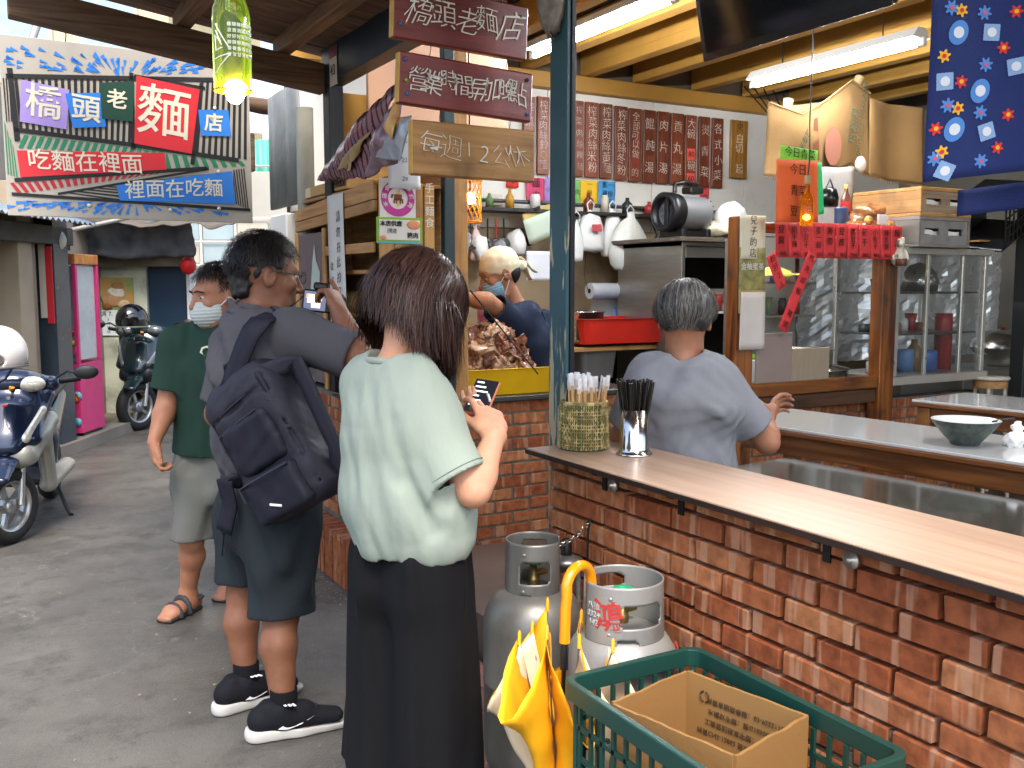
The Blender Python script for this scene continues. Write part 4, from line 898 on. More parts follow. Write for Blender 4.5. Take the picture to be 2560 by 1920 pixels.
# stickers
c = V7(1018, 262, Y=SF - .004); e = empty('pork_sticker', 'square white sticker with magenta ring and brown pig', 'sticker', c); MB().rbox((-.092, 0, -.092), (.092, .003, .092), .001).build('square', mat('sticker_white', '#ddd8d0', .5), e)
MG = mat('magenta', '#bb2a8e', .5); MB().lathe([(.086, 0), (.05, 0)], 48, TR((0, -.001, 0), rx=R(90))).build('ring', MG, e)
b = MB(); 
for (a_, b__, r_) in (((-.02, 0, .005), (.02, 0, .004), .015), ((-.035, 0, .012), (-.025, 0, .008), .01), ((-.018, 0, -.005), (-.02, 0, -.025), .004), ((-.008, 0, -.005), (-.008, 0, -.025), .004), ((.012, 0, -.005), (.012, 0, -.026), .004), ((.022, 0, -.002), (.024, 0, -.024), .004)): b.tube([a_, b__], r_, 10)
for v in b.v: v.y = v.y * .05 - .002
b.build('pig', mat('pig_brown', '#6b3420', .6), e); MB().add([(-.006, -.0014, -.045), (.016, -.0014, -.03), (.012, -.0014, .04), (-.004, -.0014, .035)], [(0, 1, 2, 3)]).build('island_shape', mat('island_yellow', '#d9b26a', .6), e)
for i, ch in enumerate('本店供應國產豬肉'):
    t = R(205 - i * 33); me = text_mesh(ch, size=.026, thin=.0004); me.materials.append(CHALK); link('lettering', me, None, e, (.068 * math.cos(t), -.0022, .068 * math.sin(t)), (R(90), -(t - R(90)), 0))
c = V7(1035, 540, Y=SF - .006); e = empty('pork_plaque', 'green rimmed plaque stating the pork is local', 'plaque', c); MB().rbox((-.118, 0, -.062), (.118, .005, .062), .004).build('green_rim', mat('lime_rim', '#7fae2e', .5), e); MB().rbox((-.104, -.0015, -.045), (.104, -.0002, .05), .0006).build('white_field', mat('sticker_white', '#ddd8d0'), e); MB().rbox((-.11, -.001, -.062), (.112, -.0003, -.052), .0004).build('blue_band', mat('plaque_blue', '#5aa8b4', .5), e)
text('本店供應', INK, e, (-.045, -.003, .03), UP, size=.028, thin=.0006); text('國產', INK, e, (-.04, -.003, -.004), UP, size=.026, thin=-.0004, jit=.06); text('豬肉', INK, e, (.066, -.003, -.024), UP, size=.03, thin=.0006)
PGK = mat('pig_pink', '#e0906a', .6)
for x, z, q in ((.07, .028, 1.), (-.085, -.034, .5)): MB().sphere((0, 0, 0), (.034 * q, .003, .022 * q), 14, TR((x, -.004, z))).build('pig_print', PGK, e)
# white vertical paper on the side, carton on top
q0, q1 = V7(415, 240, X=1.675), V7(560, 640, X=1.675); yc = (V7(488, 640, X=1.675)).y; wpp = abs(q0.y - q1.y); zt_ = V7(488, 225, X=1.675).z; e = empty('paper_banner', 'tall white paper banner with brushed calligraphy on the stall side', 'banner', (1.675, yc, zt_ - .45), R(-90))
MB().grid(lambda u, v: ((u - .5) * wpp, .004 * math.sin(v * 5), (v - .5) * .9), 4, 12).build('sheet', mat('paper_grey', '#c9c4bc', .7, var=.15), e, solid=.001)
text('請勿在此拍照喔謝謝', INK, e, (wpp * .2, -.008, .02), UP, size=.062, vertical=True, gap=1.25, jit=.06, thin=-.001); text('歡迎光臨請進', INK, e, (-wpp * .22, -.008, -.1), UP, size=.045, vertical=True, gap=1.6, jit=.06, thin=-.001)
c0, c1 = V7(225, 360, X=1.72), V7(560, 115, X=1.72); e = empty('carton', 'brown recycled-paper carton standing on the stall roof', 'carton', (1.72, c1.y, zt + .0)); hgt = c1.z - zt + .02
MB().rbox((0, -.02, 0), (.28, c0.y - c1.y, hgt), .004).build('box', mat('cardboard', '#b08a52'), e); MB().rbox((-.003, c0.y - c1.y - .1, -.0), (-.0005, c0.y - c1.y - .002, hgt - .004), .0008).build('tape', mat('tape_tan', '#c9b08a', .4), e); o = text('使用回收紙箱', INK, e, (-.003, .12, hgt * .55), (R(90), 0, R(-90)), size=.045); MB().sphere((0, 0, 0), (.002, .02, .035), 10, TR((-.002, .3, hgt * .5))).build('red_mark', RED, e)
# plywood partition and crumpled foil wrap above the stall
e = empty('plywood_partition', 'ochre and pinkish plywood partition under the girder', 'partition', (0, 0, 0)); MB().rbox((1.82, 5.06, 1.9), (2.32, 5.09, 2.58), .003).build('ochre_sheet', mat('ochre_ply', '#b58a3e', .6, var=.3, scale=3), e); MB().rbox((1.9, 4.9, 2.3), (2.75, 4.93, 3.2), .003).build('pink_sheet', mat('pink_ply', '#b0876a', .6, var=.3, scale=2), e)
V2 = lambda zx, zy, **k: at(640 + zx / 2.764, zy / 2.764, **k)
def stripe_foil(name, c1, c2, rough=.25):
    m = bpy.data.materials.new(name); m.use_nodes = True; n, l = m.node_tree.nodes, m.node_tree.links; b = n['Principled BSDF']; t = n.new('ShaderNodeTexCoord'); w = n.new('ShaderNodeTexWave'); w.inputs['Scale'].default_value = 7; w.inputs['Distortion'].default_value = 1.; w.bands_direction = 'Y'; l.new(t.outputs['Object'], w.inputs[0])
    cr = n.new('ShaderNodeValToRGB'); cr.color_ramp.interpolation = 'CONSTANT'; cr.color_ramp.elements[1].position = .25; cr.color_ramp.elements[0].color = (*srgb(c2), 1); cr.color_ramp.elements[1].color = (*srgb(c1), 1); l.new(w.outputs[0], cr.inputs[0]); l.new(cr.outputs[0], b.inputs['Base Color']); b.inputs['Roughness'].default_value = rough; b.inputs['Metallic'].default_value = .3; return m
def quadsheet(pts, X, name, label, m, amp, sd, dep):
    a, b_, c, d = [V2(*p, X=X) for p in pts]; e = empty(name, label, 'foil wrap', a, 0, 'crumpled foil wraps on the stall roof')
    def fn(u, v): p = a.lerp(b_, u).lerp(d.lerp(c, u), v); return p - a + Vector((-dep * math.sin(u * 3.1) * math.sin(v * 3.1), 0, 0))
    b = MB(); b.grid(fn, 26, 26); crumple(b, amp, 11, sd); b.build('sheet', m, e, solid=.002); return e
quadsheet([(420, 1245), (745, 790), (1000, 545), (760, 1230)], 1.66, 'foil_wrap', 'purple and black striped foil wrap crumpled over the stall roof', stripe_foil('purple_foil', '#8a5a64', '#1a1216'), .012, 3, .05)
quadsheet([(760, 1230), (900, 800), (1000, 620), (1000, 1100)], 1.62, 'foil_wrap', 'mauve grey foil wrap folded beside the striped one', mat('mauve_foil', '#8b7078', .3, .3, var=.4, scale=8), .02, 5, .06)
quadsheet([(830, 1090), (930, 830), (1085, 790), (1000, 1110)], 1.58, 'foil_wrap', 'shiny silver blue foil wrap hanging behind the pine sign', mat('silver_foil', '#a9b0b8', .35, .6, var=.5, scale=14), .008, 7, .02)
quadsheet([(560, 1150), (700, 1000), (800, 880), (650, 1190)], 1.63, 'foil_wrap', 'tan inside of the torn foil wrap on the carton', mat('tan_wrap', '#a58a5e', .6, var=.4, scale=8), .02, 9, .03)
quadsheet([(880, 870), (960, 700), (1010, 640), (950, 960)], 1.56, 'foil_wrap', 'yellow and red printed scrap of foil wrap', mat('yellow_scrap', '#d8b264', .4, var=.9, scale=14, col2='#b02a20'), .012, 12, .02)
c = V2(1020, 1110, Y=4.2); e = paper('calendar_page', 'white calendar page hanging behind the pine sign', 'calendar', c, .16, .26, '#dfe3e8', ['15', '22', '29'], tsz=.03)
# yellow basin of meat
c0, c1 = at(1158, 990, Y=4.25), at(1400, 985, Y=4.25); bx = (c0.x + c1.x) / 2 + .06
tray('meat_basin', 'yellow plastic basin heaped with cooked pork on the brick wall', 'basin', (bx, 4.52, .9735), .72, .42, .135, YEL, flare=.03)
MEAT = [mat('meat_a', '#6b3c2a', .5, var=.9, scale=26, col2='#8d5a3c', bump=.5, bscale=70, coat=.3), mat('meat_b', '#946047', .5, var=.9, scale=22, col2='#36170e', bump=.5, bscale=60, coat=.3), mat('meat_fat', '#bd9878', .45, var=.8, scale=16, col2='#5f3722', bump=.4, bscale=60, coat=.4)]
mm = []
for i in range(7):
    b = MB(); b.sphere((0, 0, 0), (.085, .06, .04), 34); crumple(b, .05, 14, i * 3 + 1); crumple(b, .02, 42, i * 5 + 2); crumple(b, .008, 110, i); mm.append(b.mesh('meat'))
rm = random.Random(11)
for i in range(62):
    t = i / 62.; a = i * 2.4; z = 1.05 + .235 * t ** 1.0; rr_ = .22 * (1 - t ** 1.4) * (.5 + .5 * rm.random()) ; x = bx - .03 + rr_ * 1.3 * math.cos(a); y = 4.53 + rr_ * .55 * math.sin(a); me = mm[i % 7].copy(); me.materials.append(MEAT[rm.choice((0, 0, 1, 1, 2))]); o = link('meat_chunk', me, None, None, (x, y, z), (rm.uniform(-1, 1), rm.uniform(-1, 1), rm.uniform(0, 6))); q = rm.uniform(.75, 1.15); o.scale = (q, q, q); tag(o, 'ragged chunk of cooked pork heaped in the yellow basin', 'meat', 'pork chunks in the yellow basin')
tag(MB().tube([at(1175, 725, D=4.55), at(1345, 935, D=4.55)], .004, 6).build('steel_skewer', mat('skewer_black', '#1d1a18', .4, .6)), 'long thin black skewer sticking into the pork heap', 'skewer')
tag(crumple(MB().grid(lambda u, v: at(1195 + 65 * u, 850 - 130 * v, D=5.35) + Vector((0, .02 * math.sin(u * 5), 0)), 10, 10), .015, 9, 4).build('printed_bag', mat('pink_print_bag', '#c86a86', .35, var=1., scale=14, col2='#e6d8d8', trans=.1), solid=.003), 'pink printed plastic bag hanging behind the chef', 'bag')
po2 = at(1120, 700, Y=4.32); tag(MB().rbox((2.088, 4.27, .975), (2.17, 4.35, 3.1), .004).build('wooden_post', PINEZ), 'pine post between the stall and the chef', 'post')
# ---------------------------------------------------------------- counter booth with glass and film
W8 = lambda zx, zy, Y: at(1800 + zx / 2.676, 380 + zy / 2.676, Y=Y)
CHAR = wood('charred_wood', '#9a5a22', '#4a2410', 'z', .35, 2.4, .1, .15, knots=.85); CHARX = wood('charred_wood_x', '#9c5e26', '#4f2812', 'x', .35, 2.4, .1, .15, knots=.85)
FILM = None
def film_mat():
    m = bpy.data.materials.new('clear_film'); m.use_nodes = True; n, l = m.node_tree.nodes, m.node_tree.links; n.remove(n['Principled BSDF'])
    t = n.new('ShaderNodeBsdfTransparent'); t.inputs[0].default_value = (.94, .96, .96, 1); g = n.new('ShaderNodeBsdfGlossy'); g.inputs['Roughness'].default_value = .08
    f = n.new('ShaderNodeLayerWeight'); f.inputs[0].default_value = .5; pw = n.new('ShaderNodeMath'); pw.operation = 'POWER'; pw.inputs[1].default_value = 3.; l.new(f.outputs['Facing'], pw.inputs[0]); mr = n.new('ShaderNodeMapRange'); mr.inputs[3].default_value = .06; mr.inputs[4].default_value = .7; l.new(pw.outputs[0], mr.inputs[0]); mx = n.new('ShaderNodeMixShader'); l.new(mr.outputs[0], mx.inputs[0]); l.new(t.outputs[0], mx.inputs[1]); l.new(g.outputs[0], mx.inputs[2]); l.new(mx.outputs[0], n['Material Output'].inputs[0])
    MATS['clear_film'] = m; return m
FILM = film_mat()
BY = 3.8
bo = empty('booth_frame', 'charred wooden booth frame with clear film screen round the cooking stand', 'booth', (3.5, BY, .2))
loc = lambda x, y, z: (x - 3.5, y - BY, z - .2)
def bpart(name, a, b, m, r=.004): return MB().rbox(loc(*a), loc(*b), r).build(name, m, bo)
bpart('post', (3.485, BY - .03, .2), (3.61, BY + .05, 1.9), CHAR); bpart('post', (4.60, BY - .035, .2), (4.725, BY + .05, 1.74), CHAR)
bpart('bottom_rail', (3.612, BY - .028, .945), (4.598, BY + .03, 1.018), CHARX); bpart('lower_rail', (3.612, BY - .015, .86), (4.598, BY + .02, .942), wood('dark_rail', '#5a3a22', '#2c1a0e', 'x', .5))
bpart('top_rail', (3.612, BY - .02, 1.82), (4.598, BY + .02, 1.875), CHARX)
bpart('hardboard', (3.62, BY - .045, 1.019), (3.885, BY - .032, 1.29), mat('mauve_board', '#8d7b72', .7, var=.2)); bpart('hardboard', (3.887, BY - .043, 1.019), (4.175, BY - .031, 1.2), mat('beige_board', '#94856e', .7, var=.2, stretch=(9, 1, 1)))
b = MB(); b.grid(lambda u, v: loc(3.6 + 1.2 * u, BY - .05 - .012 * math.sin(u * 9) + .05 * max(0, u - .8), 1.27 + .43 * v), 30, 10); crumple(b, .006, 9, 2).build('film_screen', FILM, bo)
kb = empty('brick_wall', 'low orange brick wall under the cooking booth and glass cabinet', 'wall', (3.4, 3.87, 0), 0)
MB().box((.0, .0045, .2), (2.3, .1, .86)).build('mortar_core', MORTAR, kb); courses(kb, 2.28, .86, 10)
p = W8(212, 570, BY - .06); paper('paper_sign', 'cream paper sign lettered for the son’s shop on the booth post', 'paper', p, .18, .225, '#d9d2b8', ['兒', '子', '的', '店'], tsz=.05)
e = empty('leaflet', 'olive and orange tea leaflet hanging on the booth post', 'leaflet', W8(212, 860, BY - .07)); MB().grid(lambda u, v: (-.09 + .18 * u, .004 * math.sin(u * 4), -.17 + .34 * v), 5, 6).build('sheet', mat('leaflet_olive', '#6f6a3c', .6, var=.8, scale=25, col2='#a9a05e'), e, solid=.001)
MB().box((-.089, -.004, -.17), (.089, -.0025, -.05)).build('orange_block', mat('leaflet_tan', '#c19a62', .6, var=.5, scale=12), e); text('金柚蜜茶', CHALK, e, (0, -.004, .07), UP, size=.04)
paper('receipt', 'long white receipt sheet taped below the leaflet', 'paper', W8(212, 1130, BY - .075), .17, .3, '#cfc6bd', [])
# red price strips
DISH = ['豆腐15', '甜不辣10', '小豆干10', '蛋一個15', '海帶15', '豆皮20', '黑豆干30', '花干30', '小魚干30', '辣素雞30', '麵湯10']
ENG = ['tofu', 'tempura', 'small dried tofu', 'egg', 'kelp', 'tofu skin', 'black dried tofu', 'puffed tofu', 'dried fish', 'spicy vegetarian chicken', 'noodle soup']
REDP = mat('red_paper', '#d63a3c', .7, var=.15, scale=10)
for i, s in enumerate(DISH):
    x = 3.695 + i * .0905; e = empty('price_strip', f'red paper strip priced for {ENG[i]} in the booth row', 'paper strip', (x + .045, BY - .07 - .002 * (i % 2), 1.78), 0, 'red price strips across the booth')
    MB().grid(lambda u, v: (-.046 + .094 * u + (1 - v) * .012, -.004 - .006 * math.sin(v * 3 + i), -.09 + .19 * v), 4, 6).build('strip', REDP, e, solid=.0006)
    k = 0; cs = [c for c in s if not c.isdigit()]; num = ''.join(c for c in s if c.isdigit())
    for j, ch in enumerate(cs): text(ch, INK, e, (-.004 + .003 * j, -.014, .075 - j * (.115 / len(cs)) - .02), UP, size=.047 if len(cs) < 3 else .04, thin=-.0002)
    text(num + '元', INK, e, (.014, -.014, -.07), UP, size=.027)
for (zx, zy, w, h, ry, s, lab) in ((375, 800, .07, .2, 28, '粉肝25', 'curled red strip for pork liver hanging below the price row'), (515, 935, .07, .46, -27, '鴨先結帳 豬頭', 'long slanting red strip hanging on the film screen')):
    e = paper('price_strip', lab, 'paper strip', W8(zx, zy, BY - .085), w, h, '#d63a3d', [c for c in s], ry=R(-ry), cur=.004, tsz=.042)
# cooking stand behind the film
ST = MB().rbox((3.66, 3.98, .9), (4.72, 4.55, .93), .003); stv = empty('cooking_stand', 'stainless cooking stand with sloped hood behind the film screen', 'stove', (0, 0, 0)); ST.build('worktop', STEELD, stv)
MB().rbox((3.66, 3.98, .2), (4.72, 4.55, .899), .003).build('cabinet', STEELD, stv)
MB().add([(4.22, 4.56, .95), (4.75, 4.56, .95), (4.75, 4.6, 1.85), (4.22, 4.6, 1.85), (4.22, 4.62, .95), (4.75, 4.62, .95), (4.75, 4.64, 1.85), (4.22, 4.64, 1.85)], [(0, 1, 2, 3), (5, 4, 7, 6), (0, 4, 5, 1), (3, 2, 6, 7), (0, 3, 7, 4), (1, 5, 6, 2)]).build('splash_panel', mat('splash_steel', '#a3a196', .4, .35, var=.3, scale=4), stv)
MB().rbox((4.09, 4.5, .93), (4.125, 4.54, 1.82), .003).build('upright', STEELD, stv)
for z in (1.34, 1.55): MB().rbox((4.126, 4.38, z), (4.72, 4.555, z + .015), .002).build('rack', STEELD, stv)
def pot(label, x, y, z, r, h, m=STEEL, lid=False, name='cooking_pot', taper=.95):
    e = empty(name, label, 'pot', (x, y, z)); MB().lathe([(0, 0), (r * taper * .92, 0), (r * taper, .02), (r, h), (r + .012, h + .003), (r + .012, h + .006), (r - .006, h), (r * taper - .01, .02), (0, .012)], 30).build('body', m, e)
    for q in (-1, 1): MB().tube([(q * r, -.03, h * .75), (q * (r + .035), -.03, h * .78), (q * (r + .035), .03, h * .78), (q * r, .03, h * .75)], .006, 6).build('handle', m, e)
    if lid: MB().lathe([(r + .014, h + .0065), (r + .012, h + .012), (r * .5, h + .03), (0, h + .036)], 30).build('lid', m, e)
    return e
pot('wide steel pot with bright rim on the cooking stand', 4.42, 4.22, .931, .2, .22, mat('alu', '#b3aea2', .35, .8, var=.3)); pot('low black saucepan with tools on the cooking stand', 4.22, 4.05, .931, .1, .1, mat('pan_black', '#232120', .4, .5))
pot('steel pan with flat lid in front of the wide pot', 4.5, 4.08, .9335, .13, .1, lid=True)
e = empty('cutting_board', 'bright green cutting board behind the cooking stand', 'board', (4.02, 4.42, 1.09)); MB().rbox((-.13, -.1, 0), (.4, .1, .02), .004).build('slab', mat('lime_board', '#6fae2c', .5), e)
MB().rbox((-.14, -.11, -.16), (.42, .11, -.001), .004).build('stand', mat('enamel_white', '#dcdcd6'), e)
for i, (x, y, col) in enumerate(((4.25, 4.03, '#c9c7c0'), (4.2, 4.07, '#d8d6d0'), (4.27, 4.06, '#b44a44'))):
    tag(MB().tube([(x, y, 1.0), (x + .05 - .06 * i, y - .02, 1.13)], .008, 6).build('kitchen_tool', mat('tool_' + col[1:], col, .35, .4)), ['steel ladle handle', 'pale spatula handle', 'red spoon handle'][i] + ' sticking out of the black saucepan', 'utensil')
tag(MB().tube([(4.17 + .03 * math.cos(t), 4.1, 1.16 + .06 * math.sin(t)) for t in [i * .4 for i in range(-2, 9)]], .007, 6).build('hose', mat('turquoise', '#2fae9c', .4)), 'turquoise hose looping above the saucepan', 'hose')
b = MB(); b.grid(lambda u, v: (4.15 + .42 * u, 4.3 + .1 * v, 1.60 + .05 * math.sin(u * 3) * v), 10, 5); tag(crumple(b, .015, 9, 5).build('yellow_cloth', mat('yellow_cloth', '#c6bf56', .7, var=.4), solid=.004), 'yellow green cloth on the rack behind the film', 'cloth')
tag(MB().rbox((4.18, 4.4, 1.70), (4.27, 4.42, 1.83), .003).build('food_pack', mat('orange_pack', '#c77a34', .5, var=.6, scale=20)), 'orange printed packet hanging behind the film', 'packet')
# ---------------------------------------------------------------- glass cabinet
CX0, CX1 = 4.76, 5.62
gc = empty('glass_cabinet', 'steel framed glass food cabinet beside the booth', 'cabinet', (CX0, BY, .9)); gl = lambda x, y, z: (x - CX0, y - BY, z - .9)
FR = mat('alu_frame', '#cfcdc6', .3, .7, var=.2)
def gpart(name, a, b, m=FR, r=.003): return MB().rbox(gl(*a), gl(*b), r).build(name, m, gc)
for x in (CX0, CX1 - .035):
    for y in (BY, BY + .45): gpart('upright', (x, y, 1.0), (x + .035, y + .03, 1.725))
gpart('top', (CX0 - .02, BY - .02, 1.726), (CX1 + .02, BY + .5, 1.765)); gpart('base', (CX0 - .03, BY - .03, .95), (CX1, BY + .48, 1.0), mat('cab_base', '#b9b1a6', .4, .5))
gpart('mid_upright', (5.05, BY + .01, 1.0), (5.075, BY + .03, 1.725)); gpart('mid_upright', (5.38, BY + .012, 1.0), (5.405, BY + .035, 1.725)); 
for z in (1.24, 1.49): gpart('shelf', (CX0 + .036, BY + .04, z), (CX1 - .036, BY + .44, z + .012), mat('shelf_steel', '#6f6d68', .3, .8))
gpart('glass_pane', (CX0 + .036, BY + .004, 1.001), (5.049, BY + .008, 1.724), FILM, .001); gpart('glass_pane', (5.0755, BY + .014, 1.001), (5.379, BY + .018, 1.724), FILM, .001); gpart('glass_pane', (5.406, BY + .02, 1.001), (CX1 - .036, BY + .024, 1.724), FILM, .001)
e = empty('steel_dome', 'stainless bowl with tall dome on the upper cabinet shelf', 'bowl', (5.27, BY + .24, 1.5035)); MB().lathe([(0, 0), (.11, 0), (.12, .06), (.12, .065), (.1, .12), (.06, .165), (0, .185)], 26).build('dome', STEEL, e)
for i, (x, z, r, h, col, lab) in enumerate(((4.9, 1.5035, .06, .1, '#8d8780', 'grey tin on the upper cabinet shelf'), (4.93, 1.2535, .09, .06, '#a8653a', 'brown dish on the middle cabinet shelf'), (5.2, 1.001, .045, .2, '#8a6a3f', 'sauce bottle on the cabinet base'), (5.3, 1.001, .08, .13, '#3f65a8', 'blue tub on the cabinet base'), (5.12, 1.001, .05, .14, '#5f86b8', 'pale blue tub on the cabinet base'), (4.9, 1.001, .09, .07, '#d5d5cf', 'white cloth bundle on the cabinet base'), (5.48, 1.001, .055, .36, '#a3242c', 'tall red canister in the glass cabinet'))):
    o = MB().lathe([(0, 0), (r, 0), (r, h * .7), (r * (.45 if 'bottle' in lab else 1), h * .85), (r * (.4 if 'bottle' in lab else .95), h), (0, h)], 20).build('tub' if 'tub' in lab else 'container', mat('cab_' + col[1:], col, .35, var=.3), None, (x, BY + .2, z)); tag(o, lab, 'container')
# wooden drawers, black crate, figures on the cabinet
def wbox(label, x0, x1, z0, z1, m):
    e = empty('wooden_box', label, 'box', (x0, 3.72, z0), 0, 'wooden boxes stacked on the cabinet'); w, h, d = x1 - x0, z1 - z0, .5
    MB().rbox((0, .0, 0), (w, d, .02), .003).build('bottom_plank', m, e); MB().rbox((0, 0, h - .022), (w, d, h), .003).build('top_plank', m, e)
    sd_ = PINEY if m is PINE else mat('grey_wood', '#7c746c', .7, var=.6)
    for q in (0, w - .02): MB().rbox((q, 0, .0205), (q + .02, d, h - .0225), .003).build('side_plank', sd_, e)
    fm = wood('front_' + label[:4], '#a9937c', '#7d6650', 'x', .4) if m is PINE else mat('grey_front', '#8c8a88', .45, var=.6, scale=12)
    hw = (w - .04) / 2
    for a, b_, c, d_ in ((.021, w - .021, .021, h * .4), (.021, w - .021, h * .62, h - .023), (.021, .06, h * .4, h * .62), (w / 2 - .04, w / 2 + .04, h * .4, h * .62), (w - .06, w - .021, h * .4, h * .62)): MB().box((a, .008, c), (b_, .02, d_)).build('front_plank', fm, e)
    b = MB(); b.grid(lambda u, v: (.05 + (w - .1) * u, .03 + .01 * math.sin(u * 20), h * .4 + .028 * v + .006 * math.sin(u * 13)), 16, 3); b.build('tissue', mat('tissue', '#e6e4de', .8), e)
    return e
wbox('grey weathered wooden tissue box standing on the glass cabinet', 4.835, 5.305, 1.767, 1.945, mat('grey_plank', '#8a8078', .6, var=.7, scale=8)); wbox('brown wooden tissue box stacked on the grey one', 4.84, 5.31, 1.946, 2.115, PINE)
e = empty('black_crate', 'black mesh plastic crate tipped on its side behind the boxes', 'crate', W8(1860, 420, 3.95), 0, rot=(R(8), R(-22), R(10))); CR = mat('crate_black', '#16181a', .4)
for i in range(9): MB().box((-.24 + i * .06, -.15, -.13), (-.232 + i * .06, -.142, .13)).build('bar', CR, e)
for i in range(5): MB().box((-.24, -.151, -.13 + i * .063), (.248, -.1425, -.122 + i * .063)).build('bar', CR, e)
MB().rbox((-.26, -.16, .125), (.26, .2, .15), .006).build('rim', CR, e); MB().rbox((-.26, -.14, -.15), (.26, .2, -.132), .006).build('base', CR, e); MB().rbox((-.26, .18, -.13), (.26, .2, .124), .004).build('rear_side', CR, e)
S = SDF((-.22, -.16, -.04), (.22, .16, .3), .008)
S.ell((0, 0, .09), (.15, .12, .1), k=.02); S.ell((-.02, -.02, .19), (.08, .08, .06), k=.04); S.ell((-.14, -.05, .06), (.06, .06, .06), k=.03); S.ell((.15, -.04, .07), (.05, .06, .08), k=.03); S.ell((-.06, -.08, .2), (.03, .03, .03), k=.01); S.ell((.03, -.08, .2), (.03, .03, .03), k=.01)
S.warp(folds(4, .008, 60, (1, 1, 1))); p = W8(1065, 620, 3.8)
e = empty('toad_figurine', 'glossy brown toad figurine wrapped in clear plastic on the booth top', 'figurine', (p.x, 3.9, 1.766)); link('body', S.mesh('toad'), mat('toad_brown', '#8a4a26', .12, var=.7, scale=14, col2='#c9935c', coat=.8), e)
MB().rbox((-.06, -.14, .12), (.01, -.125, .18), .003).build('label', mat('tissue', '#e6e4de'), e); MB().lathe([(0, 0), (.03, .005), (.03, .02), (0, .03)], 14, TR((-.11, -.1, .14), rx=R(80))).build('coin', mat('gold_coin', '#c9a659', .3, .6), e)
tag(MB().rbox((4.55, 3.83, 1.745), (4.83, 4.2, 1.7655), .003).build('support_board', CHARX), 'short board behind the booth carrying the toad figurine', 'board')
p = W8(1188, 760, 3.74); S = SDF((-.06, -.05, -.01), (.06, .06, .13), .004)
S.ell((0, 0, .035), (.03, .025, .04), k=.01); S.ell((0, -.004, .09), (.024, .022, .022), k=.01); S.ell((-.018, 0, .108), (.009, .006, .009), k=.004); S.ell((.018, 0, .108), (.009, .006, .009), k=.004); S.ell((0, -.024, .085), (.01, .01, .008), k=.004); S.seg((.026, 0, .06), (.034, -.01, .03), .01, k=.006); S.seg((-.026, 0, .06), (-.03, -.018, .03), .01, k=.006)
e = empty('bear_figurine', 'small cream bear figurine holding a jar at the booth corner', 'figurine', (p.x, 3.74, p.z), R(-25)); e.scale = (1.4, 1.4, 1.4); link('body', S.mesh('bear'), mat('bear_cream', '#cfc6b2', .8, var=.4, scale=30), e); MB().lathe([(0, 0), (.022, 0), (.022, .03), (0, .03)], 14, TR((0, -.03, -.002))).build('jar', mat('jar_brown', '#5b3a2a', .3), e)
# cards, amber bottle lamp, burlap, misc at the back
Z4 = lambda zx, zy, Y: at(1860 + zx / 2.766, zy / 2.766, Y=Y)
def card(label, zx0, zy0, zx1, zy1, Y, col, ls, tsz, ry=0):
    a, c = Z4(zx0, zy0, Y), Z4(zx1, zy1, Y); e = paper('hanging_card', label, 'card', (a + c) / 2, c.x - a.x, a.z - c.z, col, ls, tsz=tsz, ry=R(ry), group='neon cards hanging above the booth'); return e
card('orange neon card for today’s greens hanging above the booth', 225, 1095, 495, 1545, 3.6, '#ee6a34', ['今日', '青菜', '豆芽'], .06, -2)
card('lime neon card behind the orange one', 243, 1010, 495, 1300, 3.63, '#8fdc4a', ['今日青菜', '', ''], .055, 2); card('mint neon card peeping out behind the orange one', 300, 1120, 530, 1500, 3.66, '#35d07a', [], .05, -6)
p0, p1 = Z4(430, 1240, 3.5), Z4(430, 1560, 3.5); e = empty('bottle_lamp', 'small amber beer bottle lamp glowing above the price strips', 'lamp', p1); h = p0.z - p1.z; r = .032
def glowglass(name, col, edge, s):
    m = bpy.data.materials.new(name); m.use_nodes = True; n, l = m.node_tree.nodes, m.node_tree.links; b = n['Principled BSDF']; b.inputs['Base Color'].default_value = (*srgb(col), 1); b.inputs['Transmission Weight'].default_value = .85; b.inputs['Roughness'].default_value = .06; b.inputs['IOR'].default_value = 1.3; return m
AMB = glowglass('amber_glass', '#d99a12', 0, 1)
MB().lathe([(r * .96, 0), (r, .01), (r, h * .52), (r * .8, h * .62), (r * .4, h * .75), (r * .36, h * .97), (r * .4, h)], 24).build('bottle', AMB, e); MB().sphere((0, 0, h * .18), .014, 12).build('bulb', mat('bulb_glow', '#ffd28a'), e)
MB().tube([(.0, 0, h * .9), (0, 0, h + .02)], r * .5, 10).build('twine', mat('twine', '#9a8a5f', .9), e)
q = Z4(480, 150, 3.5) - p1; MB().tube([(0, 0, h), (.01, 0, h + .1), (q.x * .6, 0, q.z * .5), (q.x, 0, q.z), (q.x, 0, 3.05 - p1.z)], .0035, 6).build('cord', mat('blower_black', '#121214'), e)
BUR = mat('burlap', '#a07c4c', .95, var=.35, scale=7, col2='#846237', bump=.9, bscale=320)
